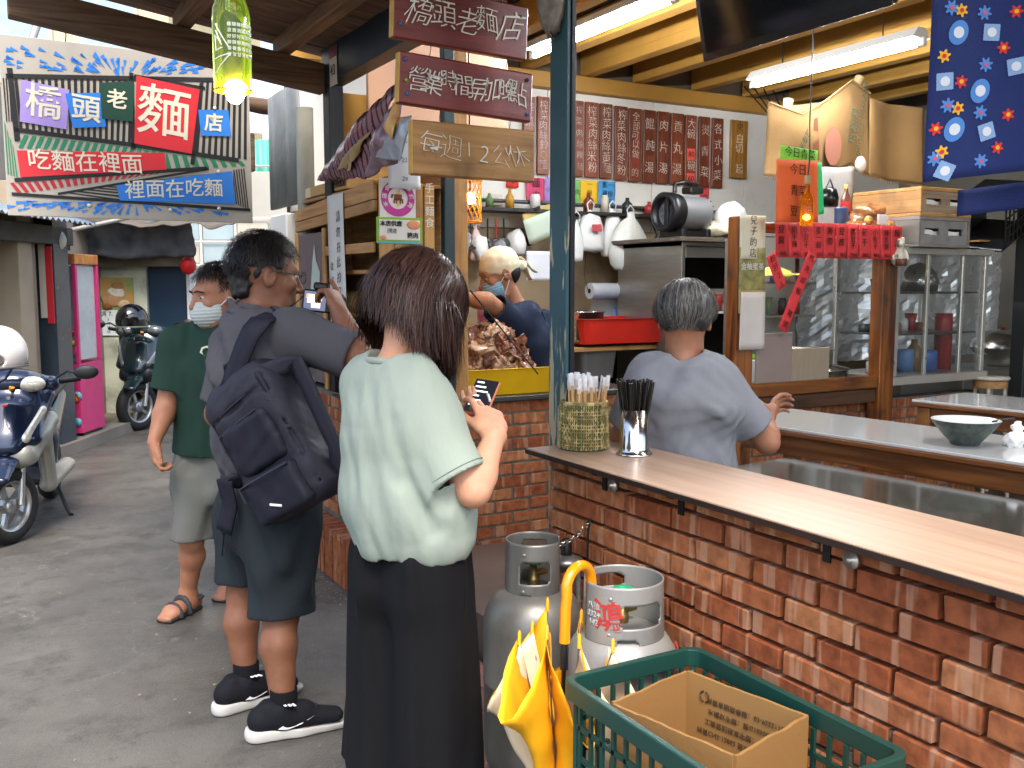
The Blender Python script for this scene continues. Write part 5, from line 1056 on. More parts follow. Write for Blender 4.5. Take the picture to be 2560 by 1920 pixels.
def burlap(label, top, bot, Y0, seed, letters=False):
    e = empty('burlap_sack', label, 'sack', Z4(*top[0], Y0), 0, 'burlap sacks hung under the joists'); o = Vector(e.location); N = 24
    def lerp(P, u):
        u *= len(P) - 1; i = min(int(u), len(P) - 2); f = u - i; return (P[i][0] * (1 - f) + P[i + 1][0] * f, P[i][1] * (1 - f) + P[i + 1][1] * f)
    def fn(u, v):
        a, c = lerp(bot, u), lerp(top, u); zx, zy = a[0] * (1 - v) + c[0] * v, a[1] * (1 - v) + c[1] * v
        return Z4(zx, zy, Y0 + .03 * math.sin(u * 7 + seed) + .02 * math.sin(v * 5 + u * 3)) - o
    MB().grid(fn, 40, 20).build('cloth', BUR, e, solid=.003)
    for i in range(60):
        u = random.random(); p = fn(u, 0); MB; 
    b = MB()
    for i in range(150):
        u = (i + random.random()) / 150; p = fn(u, .0); b.tube([p, p + Vector((random.gauss(0, .004), random.gauss(0, .003), -.012 - .01 * random.random()))], .0012, 3)
    f = b.build('fringe', BUR, e); f['kind'] = 'stuff'; return e, fn
e, fn = burlap('printed burlap sack with green lettering draped under the joists', [(165, 715), (400, 800), (560, 700), (740, 560), (865, 650)], [(140, 1215), (400, 1240), (520, 1240), (740, 1140), (862, 1215)], 4.3, 1)
GRN = mat('print_green', '#3c4a34', .9); BRN = mat('print_brown', '#7a4a34', .9)
def onsack(s, u, v, size, m, ang): p = fn(u, v); me = text_mesh(s, size=size); me.materials.append(m); link('lettering', me, None, e, p + Vector((0, -.03, 0)), (R(90), R(ang), 0))
onsack('PRODUCE OF THAILAND', .84, .5, .05, GRN, -84); onsack('飛馬牌', .745, .45, .075, GRN, -83); onsack('香米泰國', .24, .55, .05, GRN, -60)
b = MB(); 
for i in range(9): b.tube([Vector(fn(.36 + .012 * i, .25)) + Vector((0, -.016, 0)), Vector(fn(.37 + .004 * i, .85)) + Vector((0, -.016, 0))], .003, 4)
b.build('harp_print', BRN, e); c = fn(.58, .35); MB().lathe([(0, 0), (.09, 0)], 24, TR(Vector(c) + Vector((0, -.02, 0)), rx=R(90), sc=(.8, 1.3, 1))).build('disc_print', mat('print_pink', '#8f5c48', .9), e)
MB().tube([Vector(fn(i / 20, 1)) + Vector((0, -.01, .004)) for i in range(21)], .006, 6).build('edge_rope', BUR, e)
burlap('plain burlap sack hanging beside the printed one', [(868, 672), (1000, 720), (1240, 745)], [(862, 1205), (1000, 1250), (1240, 1275)], 4.32, 4)
tag(MB().lathe([(0, 0), (.035, .004), (.05, .02), (.035, .03), (0, .034)], 16).build('shell_charm', mat('shell_white', '#d8d2c2', .5, var=.4), None, Z4(790, 1140, 4.15), (R(90), 0, 0)), 'white shell charm hanging on a thread before the burlap', 'charm')
e = empty('ceiling_pipe', 'cream plumbing pipe bending under the joists above the burlap', 'pipe', (0, 0, 0)); MB().tube([Z4(310, 690, 4.7), Z4(300, 740, 4.7), Z4(340, 765, 4.7), Z4(700, 720, 4.7), Z4(800, 540, 4.7)], .035, 10).build('pipe', mat('pvc_cream', '#b7a476', .5, var=.3), e)
for (zx, zy, r, col, lab) in ((590, 1370, .05, '#1a1a1a', 'black kettle hanging above the price strips'),): 
    e = empty('kettle', lab, 'kettle', Z4(zx, zy, 4.0)); MB().lathe([(0, -.05), (.05, -.05), (.055, 0), (.04, .05), (.02, .06), (0, .065)], 18).build('body', mat('kettle_black', '#191818', .25, .4), e); MB().tube([(-.04, 0, .04), (0, 0, .11), (.04, 0, .04)], .005, 6).build('handle', DKST, e)
e = empty('sauce_bottle', 'small sauce bottle with red label on the rear shelf', 'bottle', Z4(700, 1490, 4.1)); MB().lathe([(0, 0), (.03, 0), (.03, .1), (.012, .14), (.012, .18), (0, .18)], 16).build('body', mat('sauce', '#6a3a2a', .2), e); MB().lathe([(.0305, .02), (.0305, .08)], 16).build('label', RED, e); MB().lathe([(.0135, .16), (.0135, .185), (0, .186)], 12).build('cap', mat('gold_cap', '#b99a4a', .4), e)
tag(crumple(MB().grid(lambda u, v: Z4(500 + 260 * u, 1590 - 440 * v, 4.25), 10, 10), .01, 5, 3).build('wall_sheet', mat('dotted_sheet', '#b3b0ab', .6, var=.6, scale=14), solid=.002), 'pale spotted sheet on the wall behind the kettle', 'sheet')
tag(crumple(MB().grid(lambda u, v: Z4(620 + 100 * u, 1580 - 150 * v, 4.05) + Vector((0, -.03 * math.sin(u * 3), 0)), 8, 8), .01, 8, 6).build('blue_pack', mat('blue_pack', '#3c4d74', .4, var=.5), solid=.003), 'crumpled blue and clear pack on the booth top', 'packet')
# foil wall, wok, right-hand stand
b = MB(); b.grid(lambda u, v: (4.95 + 2.2 * u, 4.75 + .02 * math.sin(u * 30), 1.0 + .8 * v), 46, 26, smooth=False); crumple(b, .014, 16, 8); tag(b.build('foil_sheet', mat('foil', '#dfe2e4', .3, .75, var=.2)), 'crumpled silver foil lining the wall behind the glass cabinet', 'foil')
p = W8(1880, 1430, 4.3); pot('round steel wok with domed lid beside the cabinet', p.x, 4.3, p.z, .22, .13, STEEL, name='covered_wok', taper=.5); MB
e = bpy.data.objects['covered_wok']; MB().lathe([(.225, .14), (.21, .19), (.13, .25), (0, .275)], 28).build('lid', STEEL, e); MB().sphere((0, 0, .29), .02, 10).build('knob', mat('knob_wood', '#6b3f22', .5), e)
tag(MB().rbox((5.85, 4.1, .2), (6.65, 4.6, p.z - .001), .004).build('steel_stand', STEELD), 'grey steel stand under the covered wok', 'stand'); p2 = W8(2010, 900, 3.9)
tag(MB().rbox((p2.x, 3.85, .2), (p2.x + .09, 3.95, 2.2), .004).build('steel_upright', mat('upright_dark', '#3a3c3c', .5, .4)), 'dark steel upright beside the covered wok', 'post')
tag(MB().rbox(W8(1740, 600, 3.95) + Vector((0, 0, 0)), W8(1740, 600, 3.95) + Vector((.5, .3, .012)), .002).build('cardboard_sheet', mat('cardboard', '#b08a52', .8, var=.3)), 'loose cardboard sheet lying beside the black crate', 'cardboard')
e = empty('round_stool', 'round white topped stool beside the glass cabinet', 'stool', W8(1810, 1500, 3.75)); e.location.z = .2; zt = W8(1810, 1500, 3.75).z - .2; MB().lathe([(0, zt - .02), (.11, zt - .02), (.115, zt - .01), (.11, zt), (0, zt)], 24).build('seat', mat('stool_cream', '#c6bba4', .5), e); MB().lathe([(.1, zt - .07), (.1, zt - .025)], 24).build('apron', PINE, e)
for k in range(4): t = k * math.pi / 2 + .5; MB().tube([(.08 * math.cos(t), .08 * math.sin(t), zt - .04), (.13 * math.cos(t), .13 * math.sin(t), 0)], .012, 8).build('leg', mat('stool_cream', '#c6bba4'), e)
# ---------------------------------------------------------------- tables
TGL = mat('table_glass', '#cfccc4', .08, var=.12, scale=2, coat=.6); TW = wood('table_wood', '#8a5426', '#5c3416', 'x', .4, 3, .05, .1); TWZ = wood('table_wood_z', '#96602c', '#6a3f1c', 'z', .4, 3, .05, .1)  # table glass paled in colour to take in the whitish reflection on it
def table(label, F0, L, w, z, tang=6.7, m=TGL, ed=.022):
    """F0 far-left corner of the street-side edge; length runs towards the viewer"""
    e = empty('dining_table', label, 'table', (F0[0], F0[1], .2), R(-90 + tang)); h = z - .2
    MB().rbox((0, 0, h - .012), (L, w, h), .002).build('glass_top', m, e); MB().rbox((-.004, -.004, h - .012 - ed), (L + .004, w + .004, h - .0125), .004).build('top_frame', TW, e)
    for y in (.03, w - .055): MB().rbox((.065, y, h - .115), (L - .065, y + .025, h - .0355), .003).build('apron', TW, e)
    MB().rbox((.03, .06, h - .11), (.055, w - .06, h - .036), .003).build('apron', TW, e)
    for x in (.02, L - .085):
        for y in (.015, w - .08): MB().rbox((x, y, 0), (x + .065, y + .065, h - .036), .004).build('leg', TWZ, e)
    return e
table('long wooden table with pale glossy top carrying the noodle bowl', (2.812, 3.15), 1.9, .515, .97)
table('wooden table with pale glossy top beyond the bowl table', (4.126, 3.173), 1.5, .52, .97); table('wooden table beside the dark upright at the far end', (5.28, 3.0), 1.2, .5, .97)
table('low table with glossy grey glass top behind the bar counter', (2.23, 2.53), 1.9, .42, .9, 6.0, mat('table_glass_grey', '#4a453c', .02, var=.1, scale=2, coat=1., spec=.8))
e = empty('noodle_bowl', 'big speckled green noodle bowl with white inside on the table', 'bowl', (3.125, 2.172, .9705)); r = .118; h = .088
MB().lathe([(0, 0), (.048, 0), (.052, .008), (r * .72, h * .5), (r, h), (r, h + .003)], 36).build('outside', mat('bowl_green', '#46524a', .3, var=.9, scale=45, col2='#1f2622'), e); MB().lathe([(r, h + .003), (r - .004, h + .003), (r * .68, h * .52), (.05, .012), (0, .01)], 36).build('inside', mat('glaze_white', '#d9d6cc', .2), e)
tag(MB().tube([(3.2, 2.12, 1.055), (3.27, 2.08, 1.066)], .004, 6).build('spoon', mat('blower_black', '#121214')), 'black spoon handle on the rim of the noodle bowl', 'spoon')
S = SDF((-.06, -.05, -.01), (.06, .05, .09), .005); S.ell((0, 0, .03), (.04, .03, .035), k=.01); S.ell((.01, 0, .055), (.025, .02, .03), k=.01); S.warp(folds(9, .009, 120, (1, 1, 1))); tag(link('tissue', S.mesh('tissue'), mat('tissue', '#e6e4de'), None, (3.235, 2.05, .971)), 'crumpled paper tissue beside the noodle bowl', 'tissue')
e = empty('wooden_stool', 'dark round wooden stool tucked under the bowl table', 'stool', (3.42, 2.42, .2)); MB().lathe([(0, .42), (.15, .42), (.165, .435), (.16, .455), (0, .46)], 28).build('seat', mat('stool_dark', '#3a221a', .3, var=.4), e)
for k in range(4): t = k * math.pi / 2 + .8; MB().tube([(.1 * math.cos(t), .1 * math.sin(t), .42), (.15 * math.cos(t), .15 * math.sin(t), 0)], .016, 8).build('leg', mat('stool_dark', '#3a221a'), e)
e = empty('wooden_stool', 'square orange brown wooden stool the grey-haired woman sits on', 'stool', (2.12, 2.62, .2), R(8)); MB().rbox((-.18, -.16, .46), (.22, .16, .49), .006).build('seat', TW, e)
for x in (-.17, .16):
    for y in (-.15, .1): MB().rbox((x, y, 0), (x + .05, y + .05, .459), .004).build('leg', TWZ, e)
e = empty('wooden_chair', 'orange brown wooden chair back beside the grey-haired woman', 'chair', (2.42, 2.86, .2), R(8))
for x in (0, .26): MB().rbox((x, 0, 0), (x + .05, .05, .76), .004).build('back_post', TWZ, e)
MB().rbox((.051, .01, .68), (.259, .04, .74), .004).build('top_rail', TW, e); MB().rbox((.0, -.36, .42), (.31, -.001, .45), .004).build('seat', TW, e)
for x in (0, .26): MB().rbox((x, -.35, 0), (x + .05, -.3, .419), .004).build('leg', TWZ, e)
# ---------------------------------------------------------------- chopsticks on the counter
c = at(1459, 1120, Z=1.0); e = empty('bamboo_basket', 'woven bamboo holder packed with wrapped chopsticks on the bar counter', 'basket', (c.x, c.y, 1.0005))
def weave():
    m = bpy.data.materials.new('bamboo_weave'); m.use_nodes = True; n, l = m.node_tree.nodes, m.node_tree.links; b = n['Principled BSDF']; t = n.new('ShaderNodeTexCoord'); nz = n.new('ShaderNodeTexNoise'); nz.inputs['Scale'].default_value = 40; l.new(t.outputs['Object'], nz.inputs[0])
    cr = n.new('ShaderNodeValToRGB'); cr.color_ramp.elements[0].position = .4; cr.color_ramp.elements[1].position = .6; cr.color_ramp.elements[0].color = (*srgb('#7f7240'), 1); cr.color_ramp.elements[1].color = (*srgb('#c2ae74'), 1); l.new(nz.outputs[0], cr.inputs[0]); l.new(cr.outputs[0], b.inputs['Base Color']); b.inputs['Roughness'].default_value = .6; return m
WV = weave(); WVG = mat('weave_green', '#56683a', .6, var=.4)
RB, HB = .083, .158
MB().lathe([(0, 0), (RB - .004, 0), (RB - .005, HB * .5), (RB - .009, HB), (RB - .013, HB), (RB - .013, .01), (0, .01)], 40).build('liner', mat('weave_dark', '#5a4f2c', .8), e)
NS = 64
for k in range(NS):      # upright splints woven over and under
    t = 2 * math.pi * k / NS; pts = []
    for j in range(13):
        z = .004 + (HB - .004) * j / 12; rr = RB - .004 * z / HB + (.0022 if (j + k) % 2 else -.0022); pts.append((rr * math.cos(t), rr * math.sin(t), z))
    MB().tube(pts, .0026, 4, cap=False).build('splint', WVG if k % 9 == 4 else WV, e)
for j in range(14):
    z = .006 + (HB - .01) * j / 13; MB().tube([((RB - .003 * z / HB + (.0012 if (i + j) % 2 else -.0012)) * math.cos(2 * math.pi * i / 48), (RB - .003 * z / HB + (.0012 if (i + j) % 2 else -.0012)) * math.sin(2 * math.pi * i / 48), z) for i in range(48)], .0022, 4, closed=True).build('weaver', WV if j % 4 else WVG, e)
MB().tube([((RB - .007) * math.cos(.2618 * i), (RB - .007) * math.sin(.2618 * i), HB) for i in range(24)], .005, 6, closed=True).build('rim', WV, e)
STK = mat('chopstick_wood', '#d0a670', .6, var=.3, scale=20, rnd=.12); WRP = mat('wrapper', '#e8e6e4', .3, var=.15, scale=60, trans=.15)
for k in range(46):
    rr = RB * .72 * math.sqrt((k + .5) / 46); t = k * 2.4; x, y = rr * math.cos(t), rr * math.sin(t); ln = random.uniform(.215, .24); o = empty('wrapped_chopsticks', 'pair of wrapped wooden chopsticks in the bamboo holder', 'chopsticks', (c.x + x, c.y + y, 1.012), 0, 'wrapped chopsticks in the bamboo holder'); o.rotation_euler = (-y * 1.6 + random.gauss(0, .03), x * 1.6 + random.gauss(0, .03), random.random() * 6)
    MB().rbox((-.005, -.0025, 0), (.005, .0025, ln * .86), .0008).build('sticks', STK, o); q = MB().grid(lambda u, v: (-.009 + .018 * u, .004 * math.sin(u * 4 + k) , ln * .8 + ln * .22 * v), 4, 4); crumple(q, .004, 60, k).build('paper_end', WRP, o)
c = at(1586, 1136, Z=1.0); e = empty('steel_cup', 'stainless flared cup holding black chopsticks on the bar counter', 'cup', (c.x, c.y, 1.0005)); CR_ = .0455; CH = .148
MB().lathe([(0, 0), (.058, 0), (.06, .003), (.055, .007), (.048, .016), (CR_, .024), (CR_, CH), (CR_ - .002, CH), (CR_ - .002, .012), (0, .01)], 44).build('cup', mat('polished_steel', '#cfccc6', .14, 1., var=.08, scale=3, stretch=(1, 1, .1)), e)
BCH = mat('black_chopstick', '#17120f', .28, rnd=.4)
for k in range(44):
    rr = CR_ * .86 * math.sqrt((k + .5) / 44); t = k * 2.4 + 1; x, y = rr * math.cos(t), rr * math.sin(t); o = MB().tube([(0, 0, 0), (0, 0, random.uniform(.222, .235))], [.0022, .0036], 6).build('black_chopstick', BCH, None, (c.x + x * .7, c.y + y * .7, 1.014)); o.rotation_euler = (-y * 4.2 + random.gauss(0, .02), x * 4.2 + random.gauss(0, .02), 0); tag(o, 'slim black chopstick standing in the steel cup', 'chopstick', 'black chopsticks in the steel cup')
# ---------------------------------------------------------------- printed blue cloth
CLB = mat('blue_cloth', '#19295f', .85, var=.25, scale=3, col2='#182a66', bump=.3, bscale=400)
o = at(2307, 456, D=2.62); dx = (at(2560, 456, D=2.62) - o).normalized(); e = empty('printed_cloth', 'dark blue cloth printed with flowers and badges hanging over the tables', 'cloth', o)
CW, CHh = .52, .62
def cl(u, v, off=0.): w = Vector((0, 0, 1)).cross(dx).normalized(); return dx * (CW * u) + Vector((0, 0, CHh * v + .06 * u * (1 - v))) - w * (-.012 * math.sin(u * 9 + v * 2) - off) * 1.
nrm = Vector((0, 0, 1)).cross(dx).normalized()
if nrm.dot(o - Vector((0, 0, CAM_H))) > 0: nrm = -nrm
def cl(u, v, off=0.): return dx * (CW * u) + Vector((0, 0, CHh * v + .06 * u * (1 - v))) + nrm * (.01 * math.sin(u * 9 + v * 2) + off)
MB().grid(lambda u, v: cl(u, v), 30, 24).build('cloth', CLB, e, solid=.002)
def decal(u, v, poly, m, ang=0., off=.003, name='printed_motif', sc=1.):
    ca, sa = math.cos(ang), math.sin(ang); b = MB(); pts = []
    for x, y in poly: X, Y = (x * ca - y * sa) * sc, (x * sa + y * ca) * sc; pts.append(cl(u + X / CW, v + Y / CHh, off))
    b.add(pts + [cl(u, v, off)], [(i, (i + 1) % len(pts), len(pts)) for i in range(len(pts))]); return b.build(name, m, e)
def flower(n, r): return [(r * (1 if k % 4 in (1, 2) else .62) * math.cos(2 * math.pi * k / (4 * n)), r * (1 if k % 4 in (1, 2) else .62) * math.sin(2 * math.pi * k / (4 * n))) for k in range(4 * n)]
disc = lambda r, a=1.: [(r * math.cos(t * .3927), r * a * math.sin(t * .3927)) for t in range(16)]
sq = lambda r: [(r * (1 + .05 * (k % 2)) * max(-1, min(1, 1.42 * math.cos(2 * math.pi * (k + .5) / 40))), r * (1 + .05 * (k % 2)) * max(-1, min(1, 1.42 * math.sin(2 * math.pi * (k + .5) / 40)))) for k in range(40)]
pm = {c: mat('print_' + c[1:], c, .85) for c in ('#4f86c8', '#d6342e', '#e8b22c', '#d8dce0', '#86a6cc', '#c85a7a', '#6a7fc0')}
for (zx, zy, k) in ((1425, 60, 'b'), (1500, 75, 'y'), (1670, 85, 'b'), (1890, 75, 'r'), (1475, 230, 'o'), (1720, 220, 's'), (1330, 230, 'r'), (1805, 325, 'r'), (1265, 290, 's'), (1370, 395, 'y'), (1305, 445, 'b'), (1675, 445, 'b'), (1890, 455, 's'), (1375, 570, 's'), (1630, 630, 'o'), (1490, 570, 'r'), (1250, 615, 'r'), (1395, 735, 'b'), (1465, 755, 'y'), (1835, 790, 'r'), (1630, 780, 'b'), (1440, 900, 'o'), (1675, 910, 's'), (1315, 895, 'r'), (1258, 940, 's'), (1755, 1020, 'r'), (1355, 1055, 'y'), (1630, 1115, 'b'), (1375, 1185, 's'), (1310, 1100, 'b')):
    p = at(1860 + zx / 2.766, zy / 2.766, D=2.62) - o; u = p.dot(dx) / CW; v = (p.z - .06 * u) / (CHh - .06 * u); a = random.uniform(-.5, .5)
    if not (0.04 < u < .97): continue
    if k == 'b': decal(u, v, flower(7, .02), pm['#4f86c8'], a); decal(u, v, disc(.006), pm['#c85a7a'], 0, .0045)
    elif k == 'r': decal(u, v, flower(6, .018), pm['#d6342e'], a); decal(u, v, disc(.006), pm['#e8b22c'], 0, .0045)
    elif k == 'y': decal(u, v, flower(6, .018), pm['#e8b22c'], a); decal(u, v, disc(.006), pm['#d6342e'], 0, .0045)
    elif k == 'o': decal(u, v, disc(.027, 1.25), pm['#4f86c8'], -.4); decal(u, v, disc(.015, 1.05), pm['#d8dce0'], -.4, .0045)
    else: decal(u, v, sq(.022), pm['#86a6cc'], a); decal(u, v, disc(.013, 1.), pm['#d8dce0'], a, .0045)
b = MB(); b.grid(lambda u, v: dx * (.17 + .4 * u) + Vector((0, 0, -.005 - .075 * v + .05 * u)) - nrm * (.16 + .02 * math.sin(u * 6)), 16, 5); b.build('rear_fold', CLB, e, solid=.002)
tag(MB().tube([at(2310, 2, D=2.65) + Vector((0, 0, .12)), at(2560, -20, D=2.65) + Vector((.3, -.1, .12))], .006, 6).build('cloth_line', DKST), 'thin dark line carrying the printed blue cloth', 'line')
# ---------------------------------------------------------------- small clutter on shelves
def vessel(kind, col, loc, r, h, label, cat, grp):
    P_ = {'bottle': [(0, 0), (r, 0), (r, h * .6), (r * .4, h * .8), (r * .35, h), (0, h)], 'jar': [(0, 0), (r, 0), (r, h * .85), (r * .85, h * .9), (r * .85, h), (0, h)], 'bowl': [(0, 0), (r * .5, 0), (r, h), (r * .95, h), (r * .45, .01), (0, .008)]}[kind]
    tag(MB().lathe(P_, 18).build(kind, mat('ves_' + col[1:], col, .3, var=.35, scale=12), None, loc), label, cat, grp)
CN = {'#7a3a24': 'brown', '#c9c2b0': 'cream', '#2f3a3c': 'dark', '#a8302a': 'red', '#5f7a4a': 'green', '#b9892e': 'amber', '#d8d8d4': 'white', '#38507a': 'blue'}
rk = random.Random(21); ks = list(CN)
for i in range(13):
    c_ = ks[i % 8]; k_ = 'bottle' if i % 3 else 'jar'; vessel(k_, c_, (2.35 + i * .2 + rk.uniform(-.04, .04), 5.87, 2.071), rk.uniform(.025, .04), rk.uniform(.09, .17) if i > 4 else .1, f'small {CN[c_]} {k_} on the narrow black wall shelf', k_, 'jars and bottles on the wall shelf')
for i in range(9):
    c_ = ks[(i * 3) % 8]; k_ = ('jar', 'bowl', 'bottle')[i % 3]; vessel(k_, c_, (4.16 + i * .06, 4.47 + .02 * (i % 2), (1.3555, 1.5655)[i % 2]), .026, rk.uniform(.06, .12), f'small {CN[c_]} {k_} on the rack behind the film', k_, 'jars on the cooking rack')
for i in range(8):
    c_ = ks[(i * 5 + 2) % 8]; vessel('bowl' if i % 2 else 'jar', c_, (4.86 + i * .085, BY + .3, (1.2525, 1.5025)[i % 2] if i not in (4, 5) else 1.2525), .04, .05 + .03 * (i % 3), f'{CN[c_]} {"bowl" if i % 2 else "jar"} on a glass cabinet shelf', 'dish', 'dishes in the glass cabinet')
for i in range(7):
    x_ = 2.5 + i * .14; b = MB(); b.lathe([(.01, 0), (.05, -.03), (.06, -.1), (.05, -.16), (.01, -.17)], 14); crumple(b, .03, 14, i + 40); tag(b.build('plastic_bag', CLEAR if i % 2 else PLAST, None, (x_, 5.84, 1.92 - .03 * (i % 3))), ('clear' if i % 2 else 'white') + ' crumpled little bag hanging on the hook rail', 'bag', 'little bags on the hook rail')
for i in range(5):
    p = [Vector((5.2 + .1 * i, 5.6, 3.04)), Vector((5.3 + .08 * i, 5.2, 2.6 - .1 * i)), Vector((5.5 + .1 * i, 4.9, 2.75))]; tag(MB().tube(p, .006, 5).build('cable', mat('blower_black', '#121214')), 'black cable sagging under the joists behind the burlap', 'cable', 'cables under the joists')
e = empty('plastic_rack', 'rack of blue and white plastic tubs behind the teal post', 'rack', (3.35, 5.5, .24))
for i in range(3): MB().rbox((-.25, -.2, i * .22), (.35, .2, i * .22 + .015), .003).build('rack_shelf', STEELD, e)
for x_ in (-.25, .33):
    for y_ in (-.2, .18): MB().rbox((x_, y_, -.003), (x_ + .02, y_ + .02, .6), .002).build('rack_post', STEELD, e)
for i in range(6): c_ = ks[(i * 3 + 1) % 8]; vessel('jar', c_, (3.2 + (i % 3) * .2, 5.42, .2565 + .22 * (i // 3)), .07, .14, f'{CN[c_]} tub on the low plastic rack', 'tub', 'tubs on the low rack')
# ---------------------------------------------------------------- gas cylinders
def wrap(me, r):
    for v in me.vertices:
        a = v.co.x / r; z = v.co.y; q = r + v.co.z; v.co = (q * math.sin(a), -q * math.cos(a), z)
    return me
def collar_mesh(r0, r1, h, wins, gap, n=96, rows=26):
    """bent plate with rounded windows; wins = (angle centre, half angle, z0, z1); gap = (centre, half angle) left open"""
    b = MB(); vs = {}; fs = []
    def inside(a, z):
        d = (a - gap[0] + math.pi) % (2 * math.pi) - math.pi
        if abs(d) < gap[1]: return True
        for c, w, z0, z1 in wins:
            d = (a - c + math.pi) % (2 * math.pi) - math.pi; x = max(0, abs(d) * r0 - (w * r0 - .015)); y = max(0, abs(z - (z0 + z1) / 2) - ((z1 - z0) / 2 - .015))
            if math.hypot(x, y) < .015: return True
        return False
    def V(k, j):
        k %= n
        if (k, j) not in vs: a = 2 * math.pi * k / n; r = r0 + (r1 - r0) * j / rows; vs[(k, j)] = len(b.v); b.v.append(Vector((r * math.sin(a), -r * math.cos(a), h * j / rows)))
        return vs[(k, j)]
    for j in range(rows):
        for k in range(n):
            if not inside(2 * math.pi * (k + .5) / n, h * (j + .5) / rows): b.f.append([V(k, j), V(k + 1, j), V(k + 1, j + 1), V(k, j + 1)]); b.mi.append(0); b.sm.append(True)
    return b
GAS = mat('gas_paint', '#85847f', .4, .5, var=.45, scale=4, col2='#5f5e59', dirt=.6); GASW = mat('gas_paint_pale', '#92918d', .42, .3, var=.45, scale=4, col2='#72716c', dirt=.55); GRNP = mat('valve_green', '#1f9a6a', .35)
def cylinder(label, x, y, r, zs, m, cr, ch, rz, mark, z0=.056, wa=-36, gapa=85):
    e = empty('gas_cylinder', label, 'gas cylinder', (x, y, z0), rz, 'gas cylinders by the brick counter'); s = zs - z0
    MB().lathe([(0, .02), (r * .7, .02), (r * .95, .05), (r, .1), (r, s * .55), (r + .0015, s * .55 + .003), (r + .0015, s * .55 + .012), (r, s * .55 + .016), (r, s - .07), (r * .985, s - .045), (r * .93, s - .015), (r * .8, s + .018), (r * .6, s + .038), (r * .3, s + .05), (0, s + .054)], 48).build('tank', m, e)
    MB().lathe([(r * .82, 0), (r * .84, 0), (r * .84, .05), (r * .8, .05)], 36).build('foot_ring', m, e)
    z = s + .022
    c = collar_mesh(cr * 1.03, cr, ch, [(R(wa), R(33), ch * .3, ch * .68), (R(wa + 175), R(28), ch * .62, ch * .86), (R(wa - 22), R(15), -.03, ch * .13)], (R(wa + gapa), R(24))).build('collar', m, e, (0, 0, z), solid=.0035)
    MB().lathe([(0, 0), (.018, 0), (.018, .03), (.011, .035), (.011, .07), (0, .07)], 14, TR((0, 0, s + .045))).build('valve_body', mat('brass', '#8f7a4c', .35, .8), e); MB().tube([(0, 0, s + .085), (.045, .0, s + .085)], .011, 10).build('valve_outlet', mat('brass', '#8f7a4c'), e)
    b = MB(); prof = [(0, 0), (.028, 0), (.034, .006), (.034, .022), (.028, .027), (.012, .027), (.01, .02), (0, .02)]; b.lathe(prof, 32, TR((0, 0, s + .118)))
    for v in b.v:
        a = math.atan2(v.y, v.x); q = 1 + .07 * math.cos(8 * a); v.x *= q; v.y *= q
    b.build('hand_wheel', GRNP, e)
    if mark:
        me = wrap(text_mesh(mark, size=.085, thin=.001, jit=.05), cr * 1.02 + .003); me.materials.append(mat('stencil_red', '#a8302a', .7)); link('stencil', me, None, e, (0, 0, z + ch * .5), (0, 0, R(-62)))
        me = wrap(text_mesh('八德\n0324\n142', size=.022), cr * 1.02 + .003); me.materials.append(mat('stamp_pale', '#b4b4b0', .6)); link('stamping', me, None, e, (0, 0, z + ch * .5), (0, 0, R(-84)))
        me = wrap(text_mesh('液化\n石油', size=.05), r * .97 + .002); me.materials.append(mat('stencil_red', '#a8302a')); link('tank_stencil', me, None, e, (0, 0, s - .06), (0, 0, R(52)))
    for a in (-60, -58):
        t = R(a); MB().lathe([(0, 0), (.006, 0), (.004, .003), (0, .003)], 8, TR((cr * 1.02 * math.sin(t), -cr * 1.02 * math.cos(t), z + (.03 if a < -59 else ch - .03))) @ Matrix.Rotation(t, 4, 'Z') @ Matrix.Rotation(R(90), 4, 'X')).build('rivet', mat('galvanised', '#b9b4aa'), e)
    return e
cylinder('dull grey gas cylinder with round collar in the brick corner', 1.435, 2.40, .152, .60, GAS, .082, .17, R(8), None)
cylinder('pale grey gas cylinder with red stencilled collar behind the crate', 1.475, 2.005, .152, .60, GASW, .107, .155, R(6), '鴻', wa=-12, gapa=-115)
e = empty('gas_regulator', 'black and steel gas regulator on the brick wall behind the cylinders', 'regulator', (1.60, 2.475, .66)); MB().lathe([(0, 0), (.03, .0), (.05, .012), (.053, .02), (.053, .026), (.03, .036), (.018, .04), (0, .04)], 24).build('diaphragm', mat('reg_steel', '#8d8f8c', .35, .7), e); MB().lathe([(.018, .041), (.018, .085), (.014, .09), (0, .09)], 16).build('knob', mat('reg_black', '#17191b', .4), e)
MB().tube([(-.05, 0, -.005), (.05, 0, -.005)], .012, 10).build('pipe', mat('brass', '#8f7a4c'), e); MB().tube([(.045, 0, 0), (.05, .0, -.2), (.045, .05, -.5)], .008, 8).build('hose', mat('hose_grey', '#6e6a63', .5), e)
a, c = Vector((1.652, 2.424, .809)), Vector((1.49, 2.385, .765)); ch_ = empty('chain', 'steel chain tying the grey cylinder to the brick counter', 'chain', a)
for k in range(9):
    t = k / 8.; p = a.lerp(c, t) + Vector((0, 0, -.02 * math.sin(math.pi * t))); d = (c - a).normalized(); s = Vector((0, 0, 1)).cross(d).normalized(); u = d.cross(s) if k % 2 else s; w = d.cross(u)
    MB().tube([p - a + d * (.014 * math.cos(q * .6283)) + u * (.0065 * math.sin(q * .6283)) for q in range(10)], .0022, 6, closed=True).build('link', STEEL, ch_)
MB().tube([(.008, 0, .01), (0, 0, 0), (-.004, 0, -.03), (-.006, 0, -.1), (-.003, 0, -.2)], .0035, 6).build('wall_hook', DKST, ch_)
